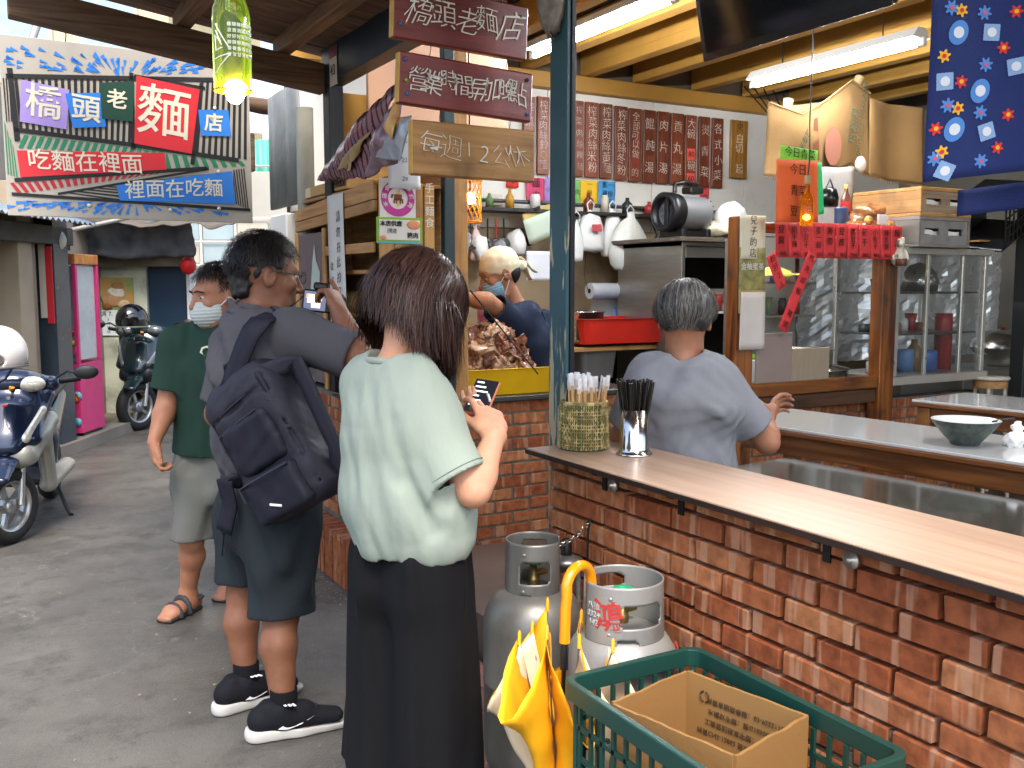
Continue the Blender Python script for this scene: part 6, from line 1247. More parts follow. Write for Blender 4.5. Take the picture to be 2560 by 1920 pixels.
# ---------------------------------------------------------------- folded umbrella
UX, UY = 1.265, 1.985
um = empty('umbrella', 'loosely folded yellow and cream umbrella with orange hook handle', 'umbrella', (UX, UY, .035), R(20)); um.rotation_euler = (0, R(2), R(20))
UYEL = mat('umbrella_yellow', '#e8a915', .55, var=.25, scale=6, col2='#d48f0a', bump=.12, bscale=25, sss=.1); UCRM = mat('umbrella_cream', '#d9c3a2', .6, var=.25, scale=6, bump=.12, bscale=25)
MB().tube([(0, 0, .0), (0, 0, .62)], .006, 10).build('shaft', mat('shaft_black', '#17181a', .35, .4), um); MB().lathe([(.011, .53), (.011, .585), (.008, .6)], 12).build('runner', mat('runner_black', '#101113', .4), um)
hp = [(0, 0, .6), (0, 0, .69), (.004, 0, .72)] + [(.055 - .055 * math.cos(t), 0, .735 + .055 * math.sin(t)) for t in [i * .3 for i in range(1, 11)]] + [(.112, 0, .70)]
MB().tube(hp, .0145, 14).build('handle', mat('handle_orange', '#e08a0e', .15, coat=.8), um)
RIB = 8; TOPZ = .63
def rib_pt(k, t): a = 2 * math.pi * k / RIB + .25; r = .012 + (.1 + .02 * math.sin(k * 2.3)) * t ** 1.3; return Vector((r * math.cos(a), r * math.sin(a), .05 + (TOPZ - .05 + .025 * math.sin(k * 1.9)) * t))
for k in range(RIB):
    MB().tube([rib_pt(k, t / 6) for t in range(7)], .0025, 6).build('rib', mat('rib_steel', '#8a8880', .35, .8), um)
    p = rib_pt(k, 1.); MB().tube([p - Vector((0, 0, .01)), p + Vector((0, 0, .022)), p + Vector((0, 0, .027))], [.005, .004, .001], 8).build('rib_tip', UYEL, um)
    k2 = k + 1; sag = .075 + .035 * math.sin(k * 2.9); rs = random.Random(k); ph = rs.random() * 6
    def panel(u, v, k=k, sag=sag, ph=ph):
        a, c = rib_pt(k, v), rib_pt(k + 1, v); p = a.lerp(c, u); o = Vector((p.x, p.y, 0)).normalized(); bow = 1 - abs(2 * u - 1) ** 1.4
        p = p + o * bow * (sag + .045) * v * (1.1 + .15 * math.sin(5 * v + ph)) + Vector((0, 0, -(.2 + .06 * math.sin(k * 1.7)) * bow * v ** 2.5)); tang = Vector((-o.y, o.x, 0))
        return p + tang * (.05 + .03 * math.sin(ph)) * bow * v + o * .006 * math.sin(u * 14 + ph + v * 6) * v
    b = MB(); b.grid(panel, 12, 16); crumple(b, .009, 16, k)
    for i, f in enumerate(b.f): b.mi[i] = 1 if (k in (5, 2) or (k in (6, 1) and (i // 12) < 6)) else 0
    me_ = b.build('panel', [UYEL, UCRM], um, solid=.0008)
MB().tube([(0, 0, -.03), (0, 0, .05)], [.003, .01], 8).build('ferrule', mat('shaft_black', '#17181a'), um)
# ---------------------------------------------------------------- green crate with carton
CRG = mat('crate_green', '#163a33', .38, var=.35, scale=6, col2='#153530', dirt=.2)
def crate(label, x, y, z, L=.64, W=.39, H_=.295):
    e = empty('plastic_crate', label, 'crate', (x, y, z), 0, 'green crates stacked by the counter'); w, l = W / 2, L / 2
    def rim(off, z0, z1, r=.035, t=.018):
        b = MB(); n = 6; ro = []; 
        for (wx, ly, rr) in ((w + off, l + off, r), (w + off - t, l + off - t, r - .006)):
            pts = []
            for cx, cy, a0 in ((wx - rr, ly - rr, 0), (-wx + rr, ly - rr, 90), (-wx + rr, -ly + rr, 180), (wx - rr, -ly + rr, 270)):
                for k in range(n): q = R(a0 + 90 * k / (n - 1)); pts.append((cx + rr * math.cos(q), cy + rr * math.sin(q)))
            ro.append(pts)
        N = len(ro[0]); vs = [(p[0], p[1], z_) for z_ in (z0, z1) for rr in ro for p in rr]; fs = []
        for i in range(N):
            j = (i + 1) % N; fs += [(i, j, 2 * N + j, 2 * N + i), (N + j, N + i, 3 * N + i, 3 * N + j), (2 * N + i, 2 * N + j, 3 * N + j, 3 * N + i), (j, i, N + i, N + j)]
        return b.add(vs, fs)
    rim(.012, H_ - .045, H_).build('rim', CRG, e, bevel=.003); rim(-.012, 0, .03).build('base_band', CRG, e, bevel=.002); rim(-.004, H_ * .36, H_ * .36 + .012, t=.008).build('mid_band', CRG, e); rim(-.002, H_ * .62, H_ * .62 + .012, t=.008).build('mid_band', CRG, e)
    MB().box((-w + .03, -l + .03, .004), (w - .03, l - .03, .01)).build('floor', CRG, e)
    bar = MB().box((-.005, -.004, .03), (.005, .004, H_ - .045)).mesh('bar'); bar.materials.append(CRG); wide = MB().rbox((-.022, -.006, .03), (.022, .005, H_ - .045), .002).mesh('corner_bar'); wide.materials.append(CRG)
    for q in (-1, 1):
        for i in range(13): y_ = -l + .05 + i * (L - .1) / 12; link('bar', bar, None, e, (q * (w - .006), y_, 0), (0, 0, R(90)))
        for i in range(8): x_ = -w + .045 + i * (W - .09) / 7; link('bar', bar, None, e, (x_, q * (l - .006), 0))
        for s_ in (-1, 1): link('corner_bar', wide, None, e, (q * (w - .018), s_ * (l - .018), 0), (0, 0, R(45 * q * s_ + 90 * (q * s_ < 0))))
    return e
crate('dark green slatted plastic crate holding an open carton', 1.385, 1.515, .325)
crate('dark green slatted plastic crate underneath the carton crate', 1.385, 1.515, .012)
CARD = mat('carton', '#836034', .8, var=.35, scale=3, col2='#8f6530', bump=.1); CARDI = mat('carton_inside', '#8d6939', .8, var=.3, scale=3)
_c = Vector((1.388, 1.56)); _a = Vector((.976, .216)) * .135; _b = Vector((.216, -.976)) * .165
P4 = [_c - _a - _b, _c + _a - _b, _c + _a + _b, _c - _a + _b]
cb = empty('carton', 'open brown cardboard carton with upside-down print lying in the green crate', 'carton', (P4[0].x, P4[0].y, .345))
ax = (P4[1] - P4[0]); ax3 = Vector((ax.x, ax.y, 0)).normalized(); Lx = ax.length; dp = P4[2] - P4[1]; ay3 = Vector((dp.x, dp.y, 0)).normalized(); Ly = dp.length
M0 = Matrix(((ax3.x, ay3.x, 0, 0), (ax3.y, ay3.y, 0, 0), (0, 0, 1, 0), (0, 0, 0, 1))); HC = .262
ay3p = Vector((ax3.y, -ax3.x, 0)); M0 = Matrix(((ax3.x, ay3p.x, 0, 0), (ax3.y, ay3p.y, 0, 0), (0, 0, 1, 0), (0, 0, 0, 1)))
def wall(a, b_, name, m):
    a, b_ = Vector(a), Vector(b_); d = (b_ - a).normalized(); nn = Vector((-d.y, d.x, 0)) * .004; bb = MB(); n = 14; vs = []; fs = []
    for i in range(n + 1):
        p = a.lerp(b_, i / n); zt = HC + .001 * math.sin(i * .9) + random.gauss(0, .0008)
        for q in (-1, 1): vs += [p + nn * q, p + nn * q + Vector((0, 0, zt))]
    for i in range(n): k = i * 4; fs += [(k, k + 4, k + 5, k + 1), (k + 6, k + 2, k + 3, k + 7), (k + 1, k + 5, k + 7, k + 3)]
    fs += [(0, 1, 3, 2), (n * 4, n * 4 + 2, n * 4 + 3, n * 4 + 1)]; return bb.add(vs, fs, M0).build(name, m, cb)
wall((0, 0, 0), (Lx, 0, 0), 'side', CARD); wall((Lx, 0.004, 0), (Lx, Ly, 0), 'side', CARDI); wall((Lx, Ly, 0), (0, Ly, 0), 'side', CARD); wall((0, Ly - .004, 0), (0, 0.004, 0), 'side', CARD)
MB().box((.005, .005, 0), (Lx - .005, Ly - .005, .005), M0).build('bottom', CARDI, cb)
for i, s in enumerate(('消費者服務專線：03-9222110', '水權狀字號：第G1050030號', '工廠登記核准字號：99-620024', '材質CNS-12862 自來飲用水檢驗標準')):
    me = text_mesh(s, size=.0165, ext=.0003); me.materials.append(mat('carton_ink', '#3a2a18', .8)); o = link('lettering', me, None, cb); o.matrix_local = M0 @ Matrix.Translation((Lx - .0058, Ly * .52, HC - .05 - i * .027)) @ Matrix.Rotation(R(-90), 4, 'Z') @ Matrix.Rotation(R(90), 4, 'X') @ Matrix.Rotation(math.pi, 4, 'Z')
for (q, r_) in (((.0, .0), .02),):
    b = MB(); 
    for k in range(4): b.tube([(.013 * math.cos(t + k * 1.5708), .013 * math.sin(t + k * 1.5708), 0) for t in (.2, .5, .8, 1.1, 1.37)], .002, 4)
    o = b.build('recycle_mark', mat('carton_ink', '#3a2a18'), cb); o.matrix_local = M0 @ Matrix.Translation((Lx - .006, .06, HC - .045)) @ Matrix.Rotation(R(-90), 4, 'Z') @ Matrix.Rotation(R(90), 4, 'X')
MB().box((.05, -.0045, .12), (.053, -.0042, .2), M0).build('tape_tear', mat('tape', '#d8c8a8', .4), cb)
tag(MB().sphere((0, 0, 0), (.09, .05, .035), 16).build('plastic_tub', mat('dark_blue_tub', '#2a4560', .3), None, (1.42, 1.45, .385)), 'dark blue object lying at the bottom of the carton', 'tub')
# ---------------------------------------------------------------- wine bottle lamp
p = at(576, 0, D=1.92); zb = at(576, 228, D=1.92).z; e = empty('wine_bottle_lamp', 'green engraved wine bottle lamp with bare lit bulb hanging in the alley', 'lamp', (p.x, p.y, zb)); rb = .0365
gm = glowglass('green_glass', '#9fbf3a', 0, 1)
MB().lathe([(rb, 0), (rb, .135), (rb * .95, .155), (rb * .72, .178), (rb * .42, .2), (rb * .38, .225), (rb * .38, .30), (rb * .46, .302), (rb * .46, .315)], 36).build('bottle', gm, e)
MB().tube([(rb * math.cos(t * .2618), rb * math.sin(t * .2618), 0) for t in range(24)], .0015, 5, closed=True).build('cut_edge', mat('rim_brown', '#a8611c', .4), e)
b = MB(); b.sphere((.004, 0, -.001), (.019, .019, .023), 16); b.build('bulb', mat('bulb_hot', '#ffe0a0', .4, emit='#ffd07a', estr=55.), e); MB().lathe([(.012, .02), (.014, .03), (.014, .07), (0, .075)], 14).build('lamp_holder', mat('holder', '#c9c2a0', .5), e)
ENG_ = mat('engraved', '#e6ecd8', .8)
for (x0, z0, x1, z1) in ((-.02, .12, .008, .075), (-.022, .1, -.02, .07), (-.02, .108, -.008, .085), (-.022, .07, -.004, .075), (-.024, .055, .012, .064), (.012, .064, -.02, .03), (-.016, .095, -.006, .08)):
    me = bpy.data.meshes.new('x'); bb = MB(); bb.tube([(x0 + (x1 - x0) * t, (z0 + (z1 - z0) * t), 0) for t in (0, .25, .5, .75, 1)], .0013, 4); m_ = wrap(bb.mesh('engraving'), rb + .0004); m_.materials.append(ENG_); link('engraving', m_, None, e, (0, 0, 0), (0, 0, R(-35)))
for i in range(7):
    me = wrap(text_mesh('釀酒好醇香甘'[:6], size=.008, vertical=True, gap=1.4), rb + .0004); me.materials.append(ENG_); link('lettering', me, None, e, (0, 0, .09), (0, 0, R(-20 + i * 14)))
MB().tube([(0, 0, .31), (0, 0, 2.86 - zb)], .003, 6).build('cord', mat('blower_black', '#121214'), e)
S = SDF((-.1, -.06, -.05), (.1, .06, .07), .006); S.ell((-.045, 0, .0), (.03, .03, .03), k=.02); S.ell((.05, 0, .0), (.035, .03, .03), k=.02); S.seg((-.04, 0, .02), (.04, 0, .03), .02, k=.02); S.warp(folds(5, .01, 90, (1, 1, 1))); tag(link('rag', S.mesh('rag'), mat('rag_grey', '#8d847c', .9, var=.5, scale=20), None, (p.x, p.y + .02, zb + .26)), 'grey rag tied round the neck of the wine bottle lamp', 'rag')
# ---------------------------------------------------------------- alley: big sign
sgn = empty('shop_sign', 'large painted board of stripes and lettering hanging across the alley', 'sign', (.2, 5.5, 1.895), R(1.5)); SWd, SH = 1.24, .86
def sq4(p): return p
SX = lambda x: x / 625. * SWd
def spt(px, py):
    """photo point on the sign -> sign plane (x,z)"""
    q = at(px, py, Y=5.5); return (q.x - .2, q.z - 1.895)
SB = mat('sign_white', '#a8a297', .55, var=.2, scale=3, dirt=.08); SK = mat('sign_black', '#17171a', .6); SBL = mat('sign_blue', '#2a78cf', .5); SRD = mat('sign_red', '#cc2a34', .5); SGR = mat('sign_green', '#1f7a56', .55); SPU = mat('sign_purple', '#9a86c8', .55); SDG = mat('sign_dark_green', '#173f33', .5); SWT = mat('sign_cream', '#d6cfba', .6); SDR = mat('sign_dark_red', '#a3202c', .55)
c4 = [spt(0, 95), spt(625, 155), spt(631, 555), spt(20, 540)]
xl, xr = min(c4[0][0], c4[3][0]), max(c4[1][0], c4[2][0])
MB().rbox((xl, 0, .0), (xr, .012, max(c4[0][1], c4[1][1])), .002).build('board', SB, sgn)
def flat(polys, m, name, off):
    b = MB()
    for P in polys: b.add([(x, -off, z) for x, z in P], [tuple(range(len(P)))])
    return b.build(name, m, sgn)
Z1 = lambda zx, zy: spt(zx / 2.7652, zy / 2.7652)
def stripes(quad, n, m, name, off, frac=.5, skew=0.):
    """n bars across a quad (TL,TR,BR,BL in photo points)"""
    TL, TR_, BR, BL = [Vector(Z1(*q)) for q in quad]; ps = []
    for i in range(n):
        a, c = (i + .25 - frac / 4) / n, (i + .25 + frac * .75) / n
        g = lambda u, v: TL.lerp(TR_, u).lerp(BL.lerp(BR, u), v)
        ps.append([g(min(1, max(0, a + skew)), 0), g(min(1, max(0, c + skew)), 0), g(c, 1), g(a, 1)])
    for P in ps: flat([P], m, name, off)
stripes([(90, 535), (940, 535), (920, 1000), (130, 900)], 19, SK, 'black_bar', .003); stripes([(1390, 560), (1730, 560), (1730, 1100), (1350, 1060)], 9, SK, 'black_bar', .003)
stripes([(150, 930), (1140, 1040), (1140, 1075), (120, 1020)], 19, SGR, 'green_bar', .003, .55, .01); stripes([(1150, 1060), (1730, 1115), (1730, 1140), (1150, 1175)], 9, SGR, 'green_bar', .003, .5, -.05); stripes([(25, 830), (100, 1040), (130, 1230), (50, 1200)], 4, SGR, 'green_bar', .003, .5)
stripes([(70, 1265), (1160, 1185), (1100, 1200), (120, 1340)], 21, SDR, 'red_bar', .003, .55, -.01); stripes([(440, 1330), (1300, 1210), (1600, 1180), (820, 1390)], 12, SK, 'black_bar', .003, .5, -.03); stripes([(1620, 1170), (1740, 1155), (1735, 1450), (1620, 1400)], 7, SK, 'black_bar', .0032, .5, -.3); stripes([(15, 540), (75, 540), (90, 840), (40, 840)], 3, SK, 'black_bar', .003)
def strip(a, c, w, name='black_tape'):
    a, c = Vector(Z1(*a)), Vector(Z1(*c)); d = (c - a).normalized(); n = Vector((-d.y, d.x)) * w; flat([[a - n, c - n, c + n, a + n]], SK, name, .0045)
for a, c, w in (((40, 525), (1480, 545), .011), ((65, 470), (120, 975), .013), ((100, 895), (930, 1000), .011), ((910, 500), (925, 1030), .011), ((920, 1000), (1660, 1105), .012), ((1400, 570), (1335, 1135), .011), ((100, 1245), (1440, 1160), .01), ((80, 1340), (1740, 1450), .008), ((400, 1340), (1450, 1165), .006), ((930, 520), (1425, 605), .008)): strip(a, c, w)
def plate(P, m, ch, size, cz, off=.006, cm=None, ry=0):
    q = [Z1(*p) for p in P]; flat([q], m, 'colour_plate', off); x, z = Z1(*cz); text(ch, cm or SWT, sgn, (x, -off - .002, z), (R(90), R(ry), 0), size=size, jit=.025, thin=(.0018 if size > .1 and len(ch) == 1 else .0007), ext=.0006)
plate([(145, 550), (480, 620), (462, 895), (135, 840)], SPU, '橋', .175, (298, 715), ry=6); plate([(450, 645), (695, 640), (735, 875), (505, 885)], SBL, '頭', .145, (592, 758), .0075, ry=4); plate([(690, 570), (930, 560), (920, 840), (705, 820)], SDG, '老', .105, (808, 695), .0085)
plate([(945, 520), (1385, 615), (1330, 1060), (930, 990)], SRD, '麵', .285, (1140, 800), .007, ry=8); plate([(1375, 755), (1585, 755), (1605, 940), (1395, 935)], SBL, '店', .105, (1485, 850), .007)
plate([(115, 1040), (1140, 1055), (1155, 1170), (140, 1225)], SRD, '吃麵在裡面', .112, (600, 1128), .006, ry=-1); plate([(805, 1280), (1610, 1180), (1635, 1410), (830, 1385)], SBL, '裡面在吃麵', .104, (1215, 1310), .007, ry=-4)
rr = random.Random(5)
def rays(cx, cy, y0, y1, n):
    for i in range(n):
        zx = rr.uniform(20, 1720); zy = rr.uniform(y0(zx), y1(zx)); dx, dy = cx - zx, cy - zy; L = math.hypot(dx, dy) + 1; dx, dy = dx / L, dy / L; l = rr.uniform(45, 95); w = rr.uniform(8, 15)
        A = Z1(zx - dy * w, zy + dx * w); B = Z1(zx + dy * w, zy - dx * w); C = Z1(zx + dx * l, zy + dy * l); flat([[A, B, C]], SBL, 'blue_ray', .003)
rays(860, 620, lambda x: 300 + x * .085, lambda x: 470 + x * .02, 95); rays(930, 1330, lambda x: 1385 + x * .035, lambda x: 1465 + x * .025, 60)
for zx, zy in ((1490, 745), (1515, 1185), (1520, 1440), (1180, 1450), (615, 1420)): x, z = Z1(zx, zy); MB().lathe([(0, 0), (.011, 0), (.006, .004), (0, .004)], 12, TR((x, -.0085, z), rx=R(90))).build('rivet', SWT, sgn)
for zx, zy in ((445, 300), (1190, 395)): x, z = Z1(zx, zy); MB().tube([(x, .006, z - .03), (x + .01, .0, z + .04), (x, -.02, z + .14), (x, -.3, 2.72 - 1.895 + .05)], .003, 5).build('hanging_wire', DKST, sgn)
# ---------------------------------------------------------------- far side of the alley (its own frame)
def fe(name, label, cat, group=None): return empty(name, label, cat, (0, 0, 0), -YAW, group)
CONC = mat('old_concrete', '#a39a8a', .9, var=.6, scale=2, col2='#7d7466', dirt=.4); PLAS = mat('peeling_plaster', '#c9cdb8', .85, var=.6, scale=3, col2='#9aa08c', dirt=.45); NBL = mat('blue_door', '#14466e', .45, var=.3, scale=3); NBD = mat('navy_door', '#142f47', .5, var=.3, scale=3)
pv = structure(MB().box((-9, 6.6, 0.001), (-4.0, 22, .11)).build('pavement', mat('pavement_concrete', '#857e72', .9, var=.6, scale=2, bump=.2))); pv.rotation_euler = (0, 0, -YAW)
e = fe('shop_house', 'old shop house with blue door and beige pillars across the alley', 'house')
def hb(name, a, b, m, r=.004, par=None): return MB().rbox(a, b, r).build(name, m, par or e)
hb('wall', (-7.5, 6.0, .1), (-4.55, 10.9, 3.3), CONC); hb('door', (-4.54, 7.2, .12), (-4.5, 7.98, 1.9), NBL); hb('pillar', (-4.5, 7.99, .11), (-4.1, 8.22, 2.4), mat('beige_pillar', '#a3937c', .7, var=.4, scale=3)); hb('pillar', (-4.42, 8.225, .11), (-4.16, 8.4, 2.4), mat('beige_pillar2', '#8b7b66', .7, var=.4, scale=3)); hb('pillar', (-4.4, 8.5, .11), (-4.05, 8.78, 2.3), mat('slate_pillar', '#39434d', .25, var=.4, scale=5))
hb('lintel', (-4.55, 6.6, 1.9), (-4.05, 8.9, 2.06), mat('lintel_dark', '#4c463e', .7, var=.5))
b = MB(); b.grid(lambda u, v: (-4.6 + .85 * v, 6.2 + 2.5 * u, 2.32 - .24 * v + .015 * math.sin(u * 160)), 120, 2); b.build('tin_awning', mat('tin', '#a9b3b8', .35, .7, var=.4), e, solid=.004)
hb('end_wall', (-4.9, 10.62, .1), (-4.05, 10.75, 2.1), PLAS); hb('door', (-4.04, 10.66, .1), (-3.6, 10.72, 1.8), NBD); hb('door_frame', (-3.6, 10.6, .1), (-3.56, 10.75, 1.85), mat('frame_white', '#d3d2cc', .5)); hb('door_lintel', (-4.9, 10.5, 1.74), (-3.5, 10.6, 1.86), mat('lintel_brown', '#6d6252', .7, var=.5))
b = MB(); b.grid(lambda u, v: (-4.75 + 1.35 * u, 10.35 - .15 * v + .03 * math.sin(u * 11), 1.82 + .36 * v + .03 * u), 30, 12); crumple(b, .05, 5, 3).build('tarpaulin', mat('tarp', '#3f434a', .4, var=.5, scale=4, col2='#8b8f94'), e, solid=.004)
b = MB(); b.grid(lambda u, v: (-5.2 + 2.3 * u, 10.0 + .8 * v, 2.2 + .18 * v - .06 * u + .02 * math.sin(u * 40)), 60, 8); crumple(b, .04, 4, 9).build('ragged_roof', mat('ragged_tin', '#5c554c', .8, var=.7, scale=4), e, solid=.01)
MB().tube([(-4.3, 8.6, 1.95), (-3.6, 9.6, 2.25)], .02, 8).build('stay_bar', mat('stay_grey', '#a8a49c', .5, .4), e)
e = fe('pink_machine', 'bright pink toy vending machine standing by the slate pillar', 'vending machine'); PK = mat('hot_pink', '#d63a78', .4, var=.15)
def box_edges(x0, x1, y0, y1, z0, z1, t, m, nm):
    for x in (x0, x1 - t):
        for y in (y0, y1 - t): hb(nm, (x, y, z0), (x + t, y + t, z1), m)
hb('lower_body', (-4.3, 8.95, .14), (-4.07, 9.45, .8), PK); hb('window_panel', (-4.28, 8.99, .83), (-4.1, 9.41, 1.72), mat('cabinet_white', '#c9cfcb', .3, var=.3)); box_edges(-4.3, -4.07, 8.95, 9.45, .805, 1.73, .04, PK, 'frame_bar'); hb('head', (-4.3, 8.95, 1.735), (-4.07, 9.45, 1.83), mat('machine_head', '#c8494e', .4, var=.9, scale=12, col2='#d8b23a')); hb('chute_bar', (-4.28, 8.94, .9), (-4.09, 8.949, .95), PK)
for r_, c_ in ((.1, '#d6342e'), (.085, '#e8a92c'), (.07, '#d6342e')): MB().lathe([(r_, 0), (r_ - .03, 0), (r_ - .03, .01), (r_, .01)], 24, TR((-4.18, 8.944 - .0004 * (.1 - r_) * 100, .45), rx=R(90)), a0=0, a1=math.pi).build('rainbow_arc', mat('arc_' + c_[1:], c_, .5), e)
for x, z in ((-4.12, .7), (-4.1, .5), (-4.11, .25)): MB().lathe([(0, 0), (.04, 0), (.04, .006), (0, .008)], 16, TR((x, 8.945, z), rx=R(90))).build('blue_spot', mat('spot_blue', '#6ab8c8', .5), e)
for x, z in ((-4.29, .1), (-4.13, .1)): hb('foot', (x, 9.0, .111), (x + .05, 9.4, .139), mat('blower_black', '#121214'))
for i in range(9): MB().sphere((-4.25 + .06 * (i % 3), 8.975, .9 + .1 * (i // 3)), .03, 10).build('toy_capsule', mat('cap_' + str(i % 4), ('#c8494e', '#e8c23a', '#6ab8c8', '#e6e0d8')[i % 4], .3), e)
e = fe('wall_calendar', 'food photo calendar for July on the peeling wall', 'calendar'); hb('picture', (-4.68, 10.6, 1.27), (-4.19, 10.612, 1.62), mat('food_photo', '#7f9a5a', .5, var=1., scale=9, col2='#c98a4a'), .001)
for i, (x, z, r_, c_) in enumerate(((-4.5, 1.76, .13, '#b98f62'), (-4.46, 1.82, .1, '#d6d3c4'), (-4.44, 1.9, .07, '#a87a4a'), (-4.56, 1.68, .06, '#8a5a2e'), (-4.38, 1.7, .07, '#c9b08a'), (-4.66, 1.8, .06, '#6f9a44'))): MB().sphere((0, 0, 0), (r_, .012, r_ * .7), 14, TR((x + .08, 10.592, z - .37))).build('dish_print', mat('dish_' + c_[1:], c_, .6, var=.6, scale=20), e)
hb('date_sheet', (-4.62, 10.604, .98), (-4.32, 10.613, 1.265), mat('paper_pale', '#cfd8d8', .7), .001); text('七月 7.', INK, e, (-4.52, 10.6, 1.22), UP, size=.06)
for i in range(4):
    for j in range(3): text(str(1 + i * 7 + j * 2), mat('ink_blue', '#3c5f86', .7), e, (-4.57 + j * .09, 10.6, 1.16 - i * .045), UP, size=.04)
e = fe('bulkhead_lamp', 'round wall lamp above the pink machine', 'lamp'); MB().lathe([(0, 0), (.1, 0), (.11, .04), (.06, .09), (0, .1)], 20, TR((-4.12, 8.7, 1.93), rx=R(75))).build('lamp_face', mat('lamp_face', '#d9d2bd', .4), e); hb('lamp_body', (-4.3, 8.75, 1.86), (-4.1, 8.94, 2.0), mat('blower_black', '#121214'))
e = fe('striped_banner', 'red and white striped strip hanging on the slate pillar', 'banner'); hb('white_stripe', (-4.18, 8.485, 1.25), (-4.12, 8.497, 1.9), SWT, .001); hb('red_stripe', (-4.119, 8.48, 1.2), (-4.06, 8.492, 1.88), SRD, .001)
e = fe('shoulder_bag', 'black bag hanging by the blue door', 'bag'); S = SDF((-.2, -.2, -.25), (.2, .2, .25), .012); S.ell((0, 0, 0), (.1, .13, .16), k=.02); S.warp(folds(3, .012, 40, (1, 1, 1))); link('bag_body', S.mesh('bag'), mat('black_bag', '#15161a', .4), e, (-4.4, 7.55, 1.7)); MB().tube([(-4.4, 7.5, 1.8), (-4.42, 7.55, 2.0), (-4.4, 7.62, 1.8)], .01, 6).build('strap', mat('black_bag', '#15161a'), e); MB().tube([(-4.38, 7.5, 1.75), (-4.36, 7.62, 1.9)], .012, 6).build('yellow_trim', mat('trim_yellow', '#b98a1c', .6), e)
e = fe('red_lantern', 'round red paper lantern by the white window frames', 'lantern'); b = MB(); b.sphere((-3.52, 10.45, 1.75), (.085, .085, .1), 20); b.build('shade', mat('lantern_red', '#c4161a', .5), e); MB().lathe([(.04, 0), (.04, .03)], 12, TR((-3.52, 10.45, 1.86))).build('cap', mat('gold_cap', '#b99a4a'), e); MB().tube([(-3.52, 10.45, 1.88), (-3.52, 10.45, 2.25)], .004, 5).build('string', DKST, e)
e = fe('white_tag', 'white card hanging at the door corner', 'card'); hb('card', (-3.62, 10.44, 1.95), (-3.5, 10.45, 2.12), SWT, .001)
e = fe('white_house', 'white house with many paned window grille down the alley', 'house'); WH = mat('white_paint', '#aaa69b', .7, var=.3, scale=2); hb('wall', (-4.6, 12.6, .0), (-2.2, 15.0, 3.0), WH)
for i in range(3):
    for j in range(5):
        x0, z0 = -4.5 + i * .45, .9 + j * .3; f = hb('window_pane', (x0 + .02, 12.57, z0 + .02), (x0 + .42, 12.58, z0 + .28), mat('pane_blue', '#a3b4b8', .2, var=.5, scale=2) if (i + j) % 3 else mat('pane_cream', '#b9b3a3', .5, var=.3))
    hb('mullion', (-4.5 + i * .45 - .015, 12.54, .88), (-4.5 + i * .45 + .015, 12.565, 2.42), mat('frame_white', '#d3d2cc'))
for j in range(6): hb('mullion', (-4.52, 12.535, .9 + j * .3 - .012), (-3.1, 12.539, .9 + j * .3 + .012), mat('frame_white', '#d3d2cc'))
e = fe('green_fence', 'pale green corrugated sheet wall above the white house', 'fence'); b = MB(); b.grid(lambda u, v: (-4.4 + 2.4 * u, 12.9 + .03 * math.sin(u * 110), 2.55 + .9 * v), 160, 1); b.build('corrugated_sheet', mat('green_tin', '#5fae98', .5, .2, var=.3, col2='#3f8a78'), e, solid=.004)
for z in (2.6, 3.1): MB().tube([(-4.4, 12.84, z), (-2.0, 12.84, z)], .015, 6).build('rail', mat('stay_grey', '#a8a49c'), e)
def block(label, name, lat0, lat1, D0, D1, z1, m, wins, wm, cat='building'):
    e = fe(name, label, cat); MB().rbox((lat0, D0, 0), (lat1, D1, z1), .01).build('wall', m, e)
    for (x0, x1, z0, z1_) in wins:
        f = MB().rbox((x0 - .06, D0 - .05, z0 - .06), (x1 + .06, D0 - .002, z1_ + .06), .005).build('window', mat('win_frame', '#b5b0a6', .5), e); MB().box((x0, D0 - .054, z0), (x1, D0 - .0505, z1_)).build('pane', wm, f)
    return e
block('tall cream apartment block behind the shop houses', 'apartment_block', -14, -4.6, 13.2, 18, 9, mat('cream_render', '#d8c69a', .8, var=.3, scale=1.2), [(-6.9 + i * 1.15, -6.2 + i * 1.15, z, z + 1.1) for i in range(2) for z in (4.3, 6.6)] + [(-8.5, -7.6, 4.3, 5.4)], mat('sky_pane', '#9fc0cc', .1, var=.4))
block('cream tiled building closing the far end of the alley', 'far_building', -4.4, 1.2, 21, 26, 8, mat('pale_tile', '#d3cbb9', .7, var=.3, scale=1), [(-3.6, -2.9, 3.2, 4.4), (-2.3, -1.6, 3.2, 4.4)], mat('sky_pane', '#9fc0cc'))
block('grey concrete house beyond the corrugated shed', 'grey_house', -1.9, 1.5, 14.5, 19, 5, CONC, [], CONC)
for i in range(3): tag(MB().tube([FL(7.2 + i * .8, -4.3 - .1 * i, 3.2), FL(8.2 + i * .7, -4.6 + .3 * i, 5.6)], .035, 8).build('utility_pipe', mat('stay_grey', '#a8a49c')), ['thick grey standpipe', 'thin grey standpipe', 'leaning grey conduit'][i] + ' rising past the cream apartment block', 'pipe')
